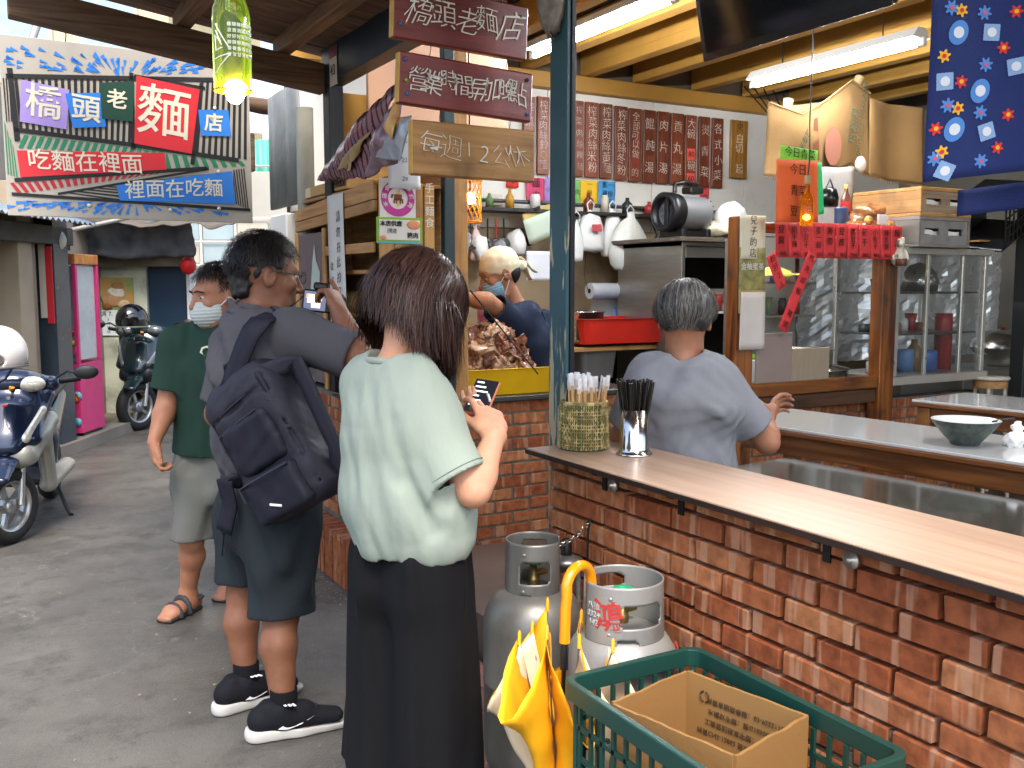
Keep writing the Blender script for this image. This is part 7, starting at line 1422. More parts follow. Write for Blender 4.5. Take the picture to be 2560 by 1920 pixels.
# our side, past the stall
e = empty('metal_shed', 'grey corrugated metal wall and post past the wooden stall', 'shed', (0, 0, 0)); b = MB(); b.grid(lambda u, v: (1.72 + .012 * math.sin(u * 130), 5.55 + .6 * u, 2.02 + .7 * v), 60, 1); b.build('corrugated_wall', mat('shed_tin', '#8f918c', .5, .5, var=.5), e, solid=.004)
MB().tube([(1.74, 5.5, 0), (1.74, 5.5, 2.56)], .05, 14).build('post', mat('shed_post', '#8d8c7e', .6, var=.4), e); MB().rbox((1.78, 5.6, 0), (1.9, 6.15, 2.0), .004).build('lower_wall', mat('shed_lower', '#5a5f60', .7, var=.5), e); MB().rbox((1.69, 5.75, 1.75), (1.775, 6.1, 1.98), .01).build('air_unit', mat('frame_white', '#d3d2cc'), e)
b = MB(); pts = [(.6 + 1.5 * t, 6.45, 2.74 + .03 * math.sin(t * 5)) for t in [i / 9 for i in range(10)]]; b.tube(pts, [.045 + .01 * math.sin(i * 2.1) for i in range(10)], 10); tag(b.build('log_beam', CANX), 'rough log beam crossing under the translucent roof', 'beam')
tl = bpy.data.materials.new('translucent_roof'); tl.use_nodes = True; n_, l_ = tl.node_tree.nodes, tl.node_tree.links; n_.remove(n_['Principled BSDF']); t_ = n_.new('ShaderNodeBsdfTranslucent'); t_.inputs[0].default_value = (.8, .82, .85, 1); l_.new(t_.outputs[0], n_['Material Output'].inputs[0])
b = MB(); b.grid(lambda u, v: (.9 + 1.6 * u, 6.7 + 2.4 * v + 0 * u, 2.98 + .02 * math.sin(v * 90) - .02 * v), 2, 180); tag(b.build('roof_sheet', tl), 'milky corrugated roof sheet glowing between the log beams', 'roof sheet')
tag(MB().rbox((.7, 9.1, 2.6), (2.4, 9.2, 2.95), .01).build('cross_beam', CANX), 'brown timber beam at the end of the milky roof sheet', 'beam')
# ---------------------------------------------------------------- scooters
def scooter(label, loc, f, P1, P2, lampc, helmet, sc=1.):
    ang = math.atan2(f[1], f[0]); e = empty('parked_scooter', label, 'scooter', loc, ang, 'scooters parked in the alley'); e.scale = (sc, sc, sc); BK = mat('scooter_black', '#17181a', .5, var=.2); TY = mat('tyre', '#1d1c1b', .75, var=.4, scale=20)
    def sd(lo, hi, fn, name, m, h=.009): S = SDF(lo, hi, h); fn(S); return link(name, S.mesh(name), m, e)
    def fair(S):
        S.seg((.60, 0, .62), (.43, 0, .9), (.2, .075), (.17, .07), side=(0, 1, 0), k=.04); S.seg((.66, 0, .58), (.55, 0, .8), (.1, .05), (.1, .05), side=(0, 1, 0), k=.06)
        for q in (-1, 1): S.seg((.52, .13 * q, .66), (.38, .2 * q, .86), (.05, .05), (.04, .05), side=(0, 1, 0), k=.05)
        S.seg((.5, -.2, .40), (.5, .2, .40), .1, k=.0, op='s')
    sd((.2, -.32, .4), (.85, .32, 1.12), fair, 'front_fairing', P1)
    def low(S):
        for q in (-1, 1):
            S.seg((.62, .1 * q, .55), (.36, .2 * q, .7), (.05, .05), (.05, .06), side=(0, 1, 0), k=.03); S.seg((.42, .17 * q, .62), (.3, .17 * q, .3), (.05, .06), (.045, .06), side=(0, 1, 0), k=.04); S.seg((.3, .16 * q, .28), (-.3, .17 * q, .3), (.05, .045), (.06, .05), side=(0, 1, 0), k=.03)
        S.seg((.62, -.1, .54), (.62, .1, .54), .06, k=.03); S.seg((.6, 0, .5), (.46, 0, .58), (.17, .06), (.2, .06), side=(0, 1, 0), k=.04)
    sd((-.45, -.32, .18), (.78, .32, .82), low, 'lower_fairing', P2)
    def bar(S):
        S.seg((.36, -.22, .93), (.36, .22, .93), (.05, .05), side=(0, 0, 1), k=.03); S.ell((.4, 0, .95), (.12, .2, .085), k=.03)
    sd((.15, -.36, .8), (.62, .36, 1.1), bar, 'handlebar_cover', P1)
    def rear(S):
        S.seg((-.22, 0, .5), (-.85, 0, .72), (.14, .13), (.1, .08), side=(0, 1, 0), k=.05); S.seg((-.18, 0, .35), (-.2, 0, .66), (.14, .1), (.13, .1), side=(0, 1, 0), k=.05)
    sd((-1.05, -.25, .2), (0, .25, .95), rear, 'rear_body', P1); sd((-.95, -.22, .65), (.05, .22, .95), lambda S: S.seg((-.1, 0, .78), (-.78, 0, .82), (.14, .055), (.12, .05), side=(0, 1, 0), k=.02), 'seat', BK)
    sd((-.1, -.3, .1), (.5, .3, 1.0), lambda S: (S.seg((.36, 0, .5), (.3, 0, .86), (.15, .05), (.12, .05), side=(0, 1, 0), k=.02), S.seg((.3, 0, .3), (-.1, 0, .3), (.15, .03), side=(0, 1, 0), k=.02)), 'leg_shield', BK)
    for x, st_ in ((.66, R(-28)), (-.62, 0)):
        M = TR((x, 0, .23), rz=st_) @ Matrix.Rotation(R(90), 4, 'X'); w = MB(); w.lathe([(.15, -.04), (.17, -.052), (.205, -.05), (.226, -.028), (.231, 0), (.226, .028), (.205, .05), (.17, .052), (.15, .04)], 40, M); o = w.build('tyre', TY, e)
        r_ = MB(); r_.lathe([(.152, -.045), (.152, .045), (.14, .042), (.135, 0), (.14, -.042), (.152, -.045)], 36, M); r_.lathe([(0, -.05), (.04, -.05), (.05, -.03), (.05, .03), (.04, .05), (0, .05)], 20, M)
        for k in range(5): a = k * 1.2566; r_.box((.035, -.014, -.012), (.145, .014, .012), M @ Matrix.Rotation(a, 4, 'Z'))
        r_.build('rim', mat('rim_silver', '#a9aaa8', .3, .7, var=.3), o)
    sd((.35, -.15, .3), (.98, .15, .62), lambda S: (S.seg((.5, 0, .46), (.68, 0, .495), (.075, .035), side=(0, 1, 0), k=.03), S.seg((.68, 0, .495), (.86, 0, .42), (.075, .035), (.06, .02), side=(0, 1, 0), k=.03)), 'front_fender', P1)
    for q in (-1, 1):
        MB().tube([(.66, .075 * q, .23), (.52, .075 * q, .62)], .02, 10).build('fork_leg', mat('fork_silver', '#9a9a97', .3, .8), e)
        S = SDF((.3, -.3, .5), (.75, .3, .85), .007); S.seg((.645, .115 * q, .63), (.5, .19 * q, .78), (.03, .035), (.022, .03), side=(0, 1, 0), k=.0); link('headlight', S.mesh('headlight'), lampc, e)
        S = SDF((.25, -.3, .8), (.6, .3, 1.05), .007); S.ell((.475, .13 * q, .94), (.05, .08, .05), k=.0); link('turn_signal', S.mesh('turn'), lampc, e)
        MB().tube([(.34, .26 * q, .94), (.26, .37 * q, .95)], .018, 10).build('grip', BK, e)
        MB().tube([(.36, .24 * q, .96), (.38, .32 * q, 1.01), (.4, .36 * q, 1.0)], .008, 8).build('mirror_stem', BK, e); S = SDF((.3, -.55, .9), (.5, .55, 1.1), .007); S.ell((.4, .43 * q, 1.0), (.025, .075, .045), k=0); link('mirror', S.mesh('mirror'), BK, e)
    b = MB(); b.lathe([(0, 0), (.05, 0), (.052, .006), (.03, .014), (0, .016)], 5, TR((.585, 0, .8), ry=R(63))); em = b.build('emblem', mat('emblem_silver', '#b9b7b0', .3, .8), e); MB().sphere((.596, 0, .825), (.008, .018, .01), 10).build('red_gem', RED, em)
    MB().tube([(-.05, .12, .28), (-.02, .22, .02), (.01, .24, .005)], .014, 8).build('kickstand', mat('stand_black', '#2a2a2b', .4, .5), e); MB().tube([(-.3, -.17, .25), (-.85, -.19, .38)], [.04, .06], 14).build('exhaust', mat('exhaust_grey', '#55555a', .4, .7), e); MB().rbox((-.55, -.1, .25), (-.1, .1, .42), .03).build('engine', mat('engine_dark', '#2c2c2e', .6, .3), e); MB().tube([(.45, .02, .95), (.5, .02, .9), (.52, .03, .93)], .016, 8).build('orange_hook', mat('hook_orange', '#d98a1c', .5), e)
    return e
PB = mat('metal_blue', '#15233c', .22, .5, var=.15, coat=.8); PSV = mat('silver_plastic', '#a9a89d', .35, .4, var=.2); LMP = mat('lamp_lens', '#c9c7bd', .08, .3, var=.6, scale=45, col2='#8a8270', coat=1.); PG = mat('dark_teal_paint', '#1d3036', .25, .4, coat=.7)
f1 = Vector((-.24, -.97)); wc = at(20, 1290, D=5.6); s1 = (wc.x - f1.x * .66, wc.y - f1.y * .66, 0)
scooter('blue and silver scooter with white helmet parked at the alley side', s1, f1, PB, PSV, LMP, None)
f2 = Vector((-.72, -.7)); f2 = Vector((-.45, -.89)); w2 = at(345, 1000, D=10.1); scooter('dark green scooter with black helmet by the peeling wall', (w2.x - f2.x * .7, w2.y - f2.y * .7, 0), f2, PG, mat('scooter_dark2', '#23282c', .4), mat('lamp_grey', '#6f7478', .15, .4), None, 1.12)
def helmet(label, p, m, d, r=.135):
    e = empty('helmet', label, 'helmet', p, math.atan2(d[1], d[0])); S = SDF((-.22, -.2, -.18), (.22, .2, .2), .008); S.ell((0, 0, 0), (r * 1.08, r * .92, r), k=0); S.plane((0, 0, -.075), (0, 0, -1)); S.ell((.0, 0, -.06), (r * .95, r * .8, r * .85), k=.0, op='s'); S.ell((.16, 0, -.03), (.1, .12, .05), k=.01, op='s'); link('shell', S.mesh('helmet'), m, e)
    MB().tube([(.02, .11, -.05), (.04, .06, -.14), (.04, 0, -.17), (.04, -.06, -.14), (.02, -.11, -.05)], .008, 6).build('chin_strap', mat('blower_black', '#121214'), e); MB().lathe([(r * .93, -.075), (r * 1.0, -.072), (r * .98, -.06)], 30, TR(sc=(1.08, .92, 1))).build('edge_trim', mat('trim_grey', '#8d8a86', .4), e)
helmet('glossy off-white helmet resting on the blue scooter', at(-6, 885, D=5.4), mat('helmet_white', '#dcd6d2', .12, coat=1.), (-.5, -.8), .165); helmet('glossy black helmet hooked on the dark green scooter mirror', at(330, 800, D=9.9), mat('helmet_black', '#0d0d10', .08, coat=1.), (-.5, -.8), .17)
# ---------------------------------------------------------------- people
FW = Vector((math.sin(YAW), math.cos(YAW), 0)); RT = Vector((math.cos(YAW), -math.sin(YAW), 0)); UPV = Vector((0, 0, 1))
def J(px, py, d): return at(px, py, D=d)
def cloth(name, col, rough=.85, var=.2, bump=.5, bs=20, **k): return mat(name, col, rough, var=var, scale=5, bump=bump, bscale=bs, spec=.2, stretch=(1, 1, .45), **k)
def person(label, foot):
    e = empty('person', label, 'person', (foot.x, foot.y, foot.z)); return e, Vector((foot.x, foot.y, foot.z))
def part(S, name, m, e, off): return link(name, S.mesh(name, off), m, e)

# ---- woman in the pale green shirt, reading her phone -------------------------------------------
fw = (FW * .8 + RT * .6).normalized(); rt = fw.cross(UPV).normalized()
NB, CH, WA, PE = J(985, 905, 2.5), J(1003, 1050, 2.49), J(1018, 1230, 2.5), J(1025, 1400, 2.52)
SR, SL = J(1050, 1000, 2.43), J(925, 968, 2.58); ER, WR = J(1184, 1226, 2.37), J(1238, 1090, 2.46); EL, WL = J(985, 1190, 2.86), J(1112, 1035, 2.74)
HC_ = J(1042, 772, 2.57); hf = (fw * .72 - UPV * .62 + RT * .12).normalized()
HR, HL = J(1085, 1420, 2.47), J(975, 1420, 2.58); KR, KL = J(1090, 1640, 2.47), J(965, 1640, 2.6); gr = Vector((J(1085, 1600, 2.5).x, J(1085, 1600, 2.5).y, 0)); gl_ = Vector((J(955, 1600, 2.6).x, J(955, 1600, 2.6).y, 0)); AR, AL = gr + UPV * .085, gl_ + UPV * .085
e, off = person('woman with dark bob in pale green shirt and black wide trousers using her phone', (gr + gl_) / 2)
lo, hi = bbox([NB, PE, ER, EL, WR, WL, HC_, gr, gl_, SL], .24); lo[2] = -.02
S = SDF(lo, hi, .0055)
S.seg(NB - UPV * .06, WA, (.1, .065), (.11, .08), k=.04, side=rt); S.seg(WA, PE, (.11, .08), (.14, .09), k=.04, side=rt); S.seg(SL.lerp(NB, .25) - UPV * .01, SR.lerp(NB, .25) - UPV * .01, .04, k=.04)
S.seg(NB - UPV * .03 - fw * .0, HC_ - hf * .02 - UPV * .05, .055, .05, k=.03); Pw = head(S, HC_, hf, UPV, 1.1)
arm(S, SR, ER, WR, .048, .042, .026); arm(S, SL, EL, WL, .048, .042, .026)
hd = (J(1212, 1000, 2.57) - WR).normalized(); hand(S, WR, hd, (FW * .7 - UPV * .3 - RT * .4), -RT + FW * .2, curls=[(8, 25, 20), (20, 35, 25), (30, 40, 25), (35, 42, 25)], thumb=(hd * .7 - RT * .75 + FW * .3), spread=5, sc=1.12)
hl = (J(1178, 1010, 2.66) - WL).normalized(); hand(S, WL, hl, UPV + FW * -.2, FW * .3 - RT * .5 + UPV * .3, curls=[(15, 30, 30)] * 4, thumb=(hl * .6 + UPV * .5 - RT * .1), spread=3)
leg(S, HR, KR, AR, back=-fw); leg(S, HL, KL, AL, back=-fw); foot(S, AR, fw); foot(S, AL, fw)
part(S, 'body', SKIN3, e, off)
GRN_ = cloth('sage_shirt', '#939d90', .9, .12)
S = SDF(lo, hi, .006); SD = rt
S.seg(NB - UPV * .05, CH + UPV * -.02, (.135, .09), (.172, .112), k=.05, side=SD); S.seg(CH, WA - UPV * .02, (.175, .118), (.197, .138), k=.05, side=SD); S.seg(WA, J(1030, 1330, 2.5), (.2, .138), (.19, .13), k=.04, side=SD)
S.seg(SL.lerp(NB, .1), SR.lerp(NB, .1), .055, k=.06)
crs = [((905, 1010), (935, 1350), 2.345, .012), ((985, 1060), (1010, 1200), 2.33, .014), ((1010, 1200), (1085, 1330), 2.33, .014), ((1070, 1060), (1045, 1150), 2.31, .014), ((1045, 1150), (1120, 1262), 2.31, .016), ((860, 1080), (880, 1330), 2.4, .01)]
for a, c, d, r_ in crs: S.seg(J(*a, d), J(*c, d), r_, r_ * 1.2, k=.035, op='s')
S.warp(folds(2, .0035, 34, (1, 1, .12), 6)); S.warp(folds(12, .0016, 70, (1, 1, .35), 6))
sleeve(S, J(1040, 1005, 2.43), J(1162, 1228, 2.36), .86, .068, .08, .064); sleeve(S, SL, EL, .88, .075, .088, .07)
hem = J(1030, 1398, 2.5); S.plane(hem, -UPV, k=.02); S.seg(hem - UPV * .03, hem + UPV * .03, (.17, .115), (.165, .11), k=.01, side=SD, op='s')
S.seg(NB + UPV * .0, NB + UPV * .12 + fw * .02, .066, .085, k=.008, op='s')
sh_ = part(S, 'shirt', GRN_, e, off)
sa, se = J(1040, 1005, 2.43), J(1162, 1228, 2.36); sn = (se - sa).normalized(); s1_ = sn.cross(UPV).normalized(); s2_ = sn.cross(s1_); MB().tube([sa + (se - sa) * .8 + (s1_ * math.cos(i * .2618) + s2_ * math.sin(i * .2618)) * .0805 - off for i in range(24)], .0016, 5, closed=True).build('hem_seam', GRN_, sh_)
b = MB(); b.tube([NB - UPV * .004 + (rt * math.cos(2 * math.pi * i / 28) * .073 + fw * math.sin(2 * math.pi * i / 28) * .068) + UPV * (-.012 * math.sin(2 * math.pi * i / 28)) - off for i in range(28)], .007, 6, closed=True, flat=1.5); b.build('collar_rib', GRN_, e)
BLKP = cloth('black_trousers', '#101013', .85, .3)
S = SDF(lo, hi, .007); S.seg(PE + UPV * .1, PE - UPV * .06, (.165, .11), (.175, .125), k=.04, side=SD)
hmR, hmL = Vector((gr.x, gr.y, .2)), Vector((gl_.x, gl_.y, .2)); S.seg(HR + UPV * .02, hmR, (.105, .11), (.135, .12), k=.03, side=SD); S.seg(HL + UPV * .02, hmL, (.105, .11), (.13, .12), k=.03, side=SD)
S.warp(folds(7, .012, 36, (1, 1, .07), 7));
S.plane((0, 0, .2), -UPV); S.seg(hmR - UPV * .05, hmR + UPV * .1, .1, .08, k=0, op='s'); S.seg(hmL - UPV * .05, hmL + UPV * .1, .1, .08, k=0, op='s'); part(S, 'trousers', BLKP, e, off)
for g in (gr, gl_):
    S = SDF(np.array(g) - .22, np.array(g) + np.array([.22, .22, .14]), .006); s_ = rt; S.seg(g - fw * .06 + UPV * .035, g + fw * .17 + UPV * .03, (.045, .045), (.048, .036), k=.02, side=s_); S.plane(g, -UPV); part(S, 'shoe', cloth('black_shoe', '#1a1a1c', .6), e, off)
HB_ = hairmat('bob_hair', '#150d0b', '#563a30', .36)
S = SDF(np.array(HC_) - .24, np.array(HC_) + .24, .006); r_, f_, u_ = hframe(hf, UPV); M3 = [tuple(r_), tuple(f_), tuple(u_)]
S.ell(Pw(0, -.015, .035), (.096, .117, .104), M3, .02); S.seg(Pw(-.06, -.04, .0), Pw(-.066, -.03, -.03) - UPV * .03, .042, .03, k=.04); S.seg(Pw(.06, -.02, .0), Pw(.07, .02, -.02) - UPV * .05, .045, .03, k=.04); S.seg(Pw(0, -.08, .0), Pw(0, -.085, -.02) - UPV * .03, (.07, .035), (.07, .022), k=.03, side=r_)
S.plane(Pw(0, .075, .0), f_ * .9 + u_ * -.1, k=.01); S.warp(folds(3, .004, 90, (1, 1, .2), 6))
hcap = part(S, 'hair', mat('hair_base_brown', '#1c1210', .5, var=.5, scale=40, stretch=(1, 1, .1)), e, off)
def bobs(phi, rs):
    fr = abs(phi) > 2.2
    if fr and rs.random() < .3: return None
    t0 = rs.uniform(.05, 1.5); tail = .07 + .05 * min(1, abs(phi) / 1.5) + rs.uniform(-.02, .025) + (.01 if phi > .9 else 0) + (.026 if abs(phi) < 1.3 else 0)
    return (t0, max(t0 + .15, 1.55 + rs.uniform(0, .2)), tail + rs.uniform(-.015, .03), rs.uniform(.016, .038), -UPV + Vector((rs.gauss(0, .12), rs.gauss(0, .12), 0)))
strands('hair_strands', HB_, hcap, off, hair_gen(Pw, 1.1, 7500, bobs, 3), .003, (0, 1.), 2)
# phone
pc = J(1203, 992, 2.655); px_ = (RT * .93 - UPV * .12 - FW * .2).normalized(); py_ = (RT * .3 + FW * .78 + UPV * .5).normalized(); Mp = frame(pc, px_, py_)
ph = empty('phone', 'smartphone in orange case in the hands of the woman', 'phone', pc); Mr = Mp.copy(); Mr.translation = (0, 0, 0)
MB().rbox((-.037, -.077, -.006), (.037, .077, .003), .004, Mr).build('case', mat('orange_case', '#c86a45', .45), ph); MB().rbox((-.0335, -.073, .0031), (.0335, .073, .0042), .001, Mr).build('screen', mat('phone_screen', '#0a0a0d', .1, emit='#26282e', estr=.4), ph)
LT = mat('screen_light', '#dfe3e6', .4, emit='#dfe3e6', estr=.7)
for i in range(6): MB().box((-.026, .055 - i * .02, .0044), (-.026 + .02 + .01 * (i % 3), .061 - i * .02, .0047), Mr).build('screen_line', LT, ph)
MB().tube([Mr @ Vector((.02, -.0, .012)), Mr @ Vector((.034, -.03, .016))], .004, 6).build('stylus', mat('stylus_white', '#e2e0da', .3), ph)

# ---- man photographing, black backpack -----------------------------------------------------------
fw = (RT * .8 + FW * .6).normalized(); rt = fw.cross(UPV).normalized()
gL, gR = at(618, 1765, Z=0), at(712, 1838, Z=0)
NB, CH, WA, PE = J(640, 800, 3.32), J(655, 930, 3.32), J(665, 1080, 3.32), J(672, 1230, 3.33)
SR, SL = J(742, 838, 3.17), J(592, 872, 3.48); ER, WR = J(893, 893, 3.1), J(850, 785, 3.2); EL, WL = J(548, 1035, 3.44), J(620, 1000, 3.72)
HC_ = J(662, 690, 3.34); hf = (RT * .86 + FW * .5 - UPV * .1).normalized()
HR, HL = J(700, 1250, 3.25), J(628, 1250, 3.42); KR, KL = J(703, 1530, 3.24), J(610, 1480, 3.45); AR, AL = gR + UPV * .085, gL + UPV * .085
e, off = person('man in grey polo and dark shorts raising a camera, black backpack on his back', (gR + gL) / 2)
lo, hi = bbox([NB, PE, ER, EL, WR, WL, HC_, gR, gL, SL, J(835, 735, 3.25)], .24); lo[2] = -.02
S = SDF(lo, hi, .0058)
S.seg(NB - UPV * .05, WA, (.17, .11), (.16, .13), k=.05, side=rt); S.seg(WA, PE, (.165, .135), (.17, .13), k=.05, side=rt); S.seg(SL.lerp(NB, .25), SR.lerp(NB, .25), .06, k=.05)
S.seg(NB - UPV * .04, HC_ - hf * .02 - UPV * .06, .072, .066, k=.03); Pb = head(S, HC_, hf, UPV, 1.13)
arm(S, SR, ER, WR, .062, .052, .031); arm(S, SL, EL, WL, .06, .05, .03)
hd = (J(832, 735, 3.24) - WR).normalized(); hand(S, WR, hd, (-RT * .8 + FW * .5), FW * .5 - RT * .3 + UPV * .1, curls=[(5, 10, 10), (50, 55, 30), (55, 55, 30), (58, 55, 30)], thumb=(hd * .75 - RT * .5 - FW * .2), sc=1.08)
hand(S, WL, (RT * .6 + FW * .3 + UPV * .6), FW, UPV, curl=(30, 40, 30), sc=1.05)
leg(S, HR, KR, AR, .095, .06, .06, .038, back=-fw); leg(S, HL, KL, AL, .095, .06, .06, .038, back=-fw); foot(S, AR, RT * .93 + FW * .37, .2, .75); foot(S, AL, RT * .75 + FW * .65, .2, .75); part(S, 'body', SKIN2, e, off)
GRY = cloth('charcoal_polo', '#4c4a4d', .85, .15)
S = SDF(lo, hi, .0062); S.seg(NB - UPV * .06, CH, (.2, .13), (.215, .155), k=.05, side=rt); S.seg(CH, WA, (.215, .155), (.215, .17), k=.05, side=rt); S.seg(WA, PE - UPV * .02, (.215, .17), (.205, .16), k=.05, side=rt); S.seg(SL.lerp(NB, .1), SR.lerp(NB, .1), .075, k=.06)
for a, c, d_ in (((745, 850), (800, 920), 3.06), ((770, 840), (830, 905), 3.05), ((720, 870), (750, 940), 3.1), ((800, 850), (850, 900), 3.03), ((640, 840), (600, 900), 3.2), ((700, 850), (690, 900), 3.1)): S.seg(J(*a, d_), J(*c, d_), .011, .014, k=.03, op='s')
S.warp(folds(21, .009, 34, (1, 1, .6), 6)); S.warp(folds(23, .002, 85, (1, 1, .6), 6)); sleeve(S, SR, ER, .97, .084, .08, .064); sleeve(S, SL, EL, .86, .084, .08, .064); S.plane(PE - UPV * .04, -UPV, k=.01); S.seg(NB + UPV * .015, NB + UPV * .12 + fw * .01, .078, .095, k=.008, op='s'); part(S, 'polo_shirt', GRY, e, off)
S = SDF(np.array(NB) - .16, np.array(NB) + .16, .005); S.seg(NB - UPV * .02, NB + UPV * .045 - fw * .005, .103, .09, k=.01); S.seg(NB - UPV * .06, NB + UPV * .12, .083, .083, k=.004, op='s'); S.plane(NB + UPV * .05 - fw * .02, UPV + fw * .35); S.plane(NB + fw * .09, fw * 1 - UPV * .3); S.warp(folds(5, .004, 80, (1, 1, 1))); part(S, 'collar', GRY, e, off)
SHO = cloth('slate_shorts', '#23292d', .7, .15)
S = SDF(lo, hi, .0065); S.seg(PE + UPV * .06, PE - UPV * .08, (.195, .16), (.205, .17), k=.05, side=rt); S.seg(HR, KR + UPV * .0, (.125, .125), (.1, .115), k=.04, side=rt); S.seg(HL, KL + UPV * .03, (.125, .125), (.1, .11), k=.04, side=rt)
S.warp(folds(31, .011, 36, (1, 1, .5), 6)); tR = KR + UPV * .0; tL = KL + UPV * .05
for t_, kk in ((tR, HR), (tL, HL)): d = (t_ - kk).normalized(); S.plane(t_, -UPV, lo=np.array(t_) - .15, hi=np.array(t_) + np.array([.14, .14, .05])); S.seg(t_ - UPV * .06, t_ + UPV * .05, .083, .083, k=.004, op='s')
part(S, 'shorts', SHO, e, off)
SOL = mat('sole_white', '#b9b7b1', .6, var=.15); UPR = cloth('knit_black', '#16171c', .8, .2); SWS = mat('swoosh_white', '#e6e6e4', .5)
for g, A_ in ((gR, AR), (gL, AL)):
    fv = (RT * .93 + FW * .37).normalized() if g is gR else (RT * .75 + FW * .65).normalized(); sv = fv.cross(UPV).normalized(); c0 = Vector(g)
    lo2, hi2 = np.array(c0) - .26, np.array(c0) + np.array([.26, .26, .26])
    S = SDF(lo2, hi2, .005); S.seg(c0 - fv * .075 + UPV * .07, c0 + fv * .06 + UPV * .07, (.043, .05), (.047, .048), k=.02, side=sv); S.seg(c0 + fv * .04 + UPV * .06, c0 + fv * .175 + UPV * .045, (.048, .045), (.042, .028), k=.02, side=sv); S.seg(c0 + UPV * .06, c0 - fv * .01 + UPV * .095, .05, .052, k=.02); S.seg(c0 - fv * .05 + UPV * .07, c0 - fv * .06 + UPV * .115, (.036, .02), k=.02, side=sv); S.plane(c0 + UPV * .036, -UPV); sh = part(S, 'shoe', UPR, e, off)
    S = SDF(lo2, hi2, .005); S.seg(c0 - fv * .085 + UPV * .025, c0 + fv * .05 + UPV * .022, (.045, .05), (.043, .05), k=.02, side=sv); S.seg(c0 + fv * .05 + UPV * .022, c0 + fv * .185 + UPV * .03, (.047, .05), (.038, .045), k=.02, side=sv); S.plane(c0 + UPV * .038 + fv * 0, UPV + fv * .06); S.plane(c0 + UPV * .003, -UPV); part(S, 'sole', SOL, sh, off)
    MB().lathe([(.05, .1), (.046, .12), (.047, .165), (.044, .17)], 20, Matrix.Translation(c0 - off - fv * .0 + Vector((0, 0, 0)))).build('sock', cloth('black_sock', '#101014', .9), e)
    q = sv if g is gR else -sv; q = -sv if (-sv).dot(FW) < 0 else sv
    sw = [(-.03, .052), (.005, .047), (.05, .058), (.1, .082), (.06, .066), (.012, .058), (-.012, .062)]
    MB().add([c0 - off + fv * x + UPV * (z - .004) + q * (.0515 if x < .07 else .049) for x, z in sw], [tuple(range(len(sw)))]).build('swoosh', SWS, sh)
    for k in range(3): MB().box((-.004, -.001, 0), (.004, .001, .012 + .005 * k), frame(c0 - off + q * .0485 + UPV * .13 + fv * (-.005 + .013 * k), fv, q) @ Matrix.Rotation(R(-90), 4, 'X') @ Matrix.Rotation(R(20), 4, 'Y')).build('sock_stripe', SWS, e)
    for k in range(4): MB().tube([c0 - off + fv * (.035 + .022 * k) + sv * .028 + UPV * (.108 - .008 * k), c0 - off + fv * (.045 + .022 * k) + UPV * (.12 - .008 * k), c0 - off + fv * (.035 + .022 * k) - sv * .028 + UPV * (.108 - .008 * k)], .003, 5).build('lace', mat('lace_black', '#24252a', .8), sh)
HM = hairmat('short_black_hair', '#060404', '#1e1511', .5)
S = SDF(np.array(HC_) - .2, np.array(HC_) + .22, .006); r_, f_, u_ = hframe(hf, UPV); M3 = [tuple(r_), tuple(f_), tuple(u_)]; S.ell(Pb(0, -.014, .036), (.09, .11, .102), M3, .02); S.seg(Pb(0, -.075, -.02), Pb(0, -.07, -.055), (.06, .03), k=.03, side=r_); S.plane(Pb(0, .05, .03), f_ * .8 - u_ * .6, k=.01); S.ell(Pb(.09, .02, -.02), (.05, .055, .05), M3, .01, 's'); S.ell(Pb(-.09, .02, -.02), (.05, .055, .05), M3, .01, 's'); S.warp(folds(3, .003, 120, (1, 1, 1))); hc2 = part(S, 'hair', mat('hair_base_black', '#0e0a09', .55), e, off)
def crop(phi, rs):
    t0 = rs.uniform(.0, 1.75 if abs(phi) < 1.0 else 1.35 if abs(phi) < 2.0 else 1.0); return (t0, t0 + rs.uniform(.18, .38), rs.uniform(.004, .014), rs.uniform(.012, .024), (rs.gauss(0, .4), rs.gauss(0, .4), -.3))
strands('hair_strands', HM, hc2, off, hair_gen(Pb, 1.13, 3000, crop, 5, 4), .0022, (0, 1.), 4)
for q in (-1, 1): eye(e, Pb, q, off, 1.13)
GLS = mat('glasses_frame', '#3f4446', .3); g = MB()
for q in (-1, 1):
    g.tube([Pb(.034 * q + .025 * math.cos(t * .5236), .112, .006 + .019 * math.sin(t * .5236)) - off for t in range(12)], .0022, 5, closed=True); g.tube([Pb(.06 * q, .108, .012) - off, Pb(.084 * q, .0, .014) - off, Pb(.08 * q, -.02, 0) - off], .0024, 5)
g.tube([Pb(-.01, .116, .008) - off, Pb(.01, .116, .008) - off], .002, 5); gg = g.build('glasses', GLS, e)
for q in (-1, 1): MB().lathe([(0, 0), (.024, 0)], 16, frame(Pb(.034 * q, .112, .006) - off, r_, u_) ).build('lens', FILM, gg)
# camera in his hand
cc = J(803, 752, 3.3); cx_ = (RT * .98 + UPV * -.12 + FW * .1).normalized(); Mc = frame((0, 0, 0), cx_, UPV + RT * .1); ca = empty('camera', 'black mirrorless camera with lit screen held up by the man', 'camera', cc); BC = mat('camera_black', '#141416', .4, var=.3)
MB().rbox((-.062, -.04, -.03), (.05, .035, .02), .006, Mc).build('camera_body', BC, ca); MB().rbox((-.03, .036, -.02), (.02, .062, .015), .006, Mc).build('viewfinder', BC, ca); MB().tube([Mc @ Vector((-.01, 0, -.031)), Mc @ Vector((-.01, 0, -.1))], .034, 24).build('lens_barrel', BC, ca); MB().lathe([(0, 0), (.012, 0), (.012, .01), (0, .01)], 16, Mc @ TR((.038, .036, -.005), rx=R(-90))).build('dial', BC, ca)
MB().rbox((.051, -.045, -.035), (.085, .03, .018), .012, Mc).build('grip', BC, ca)
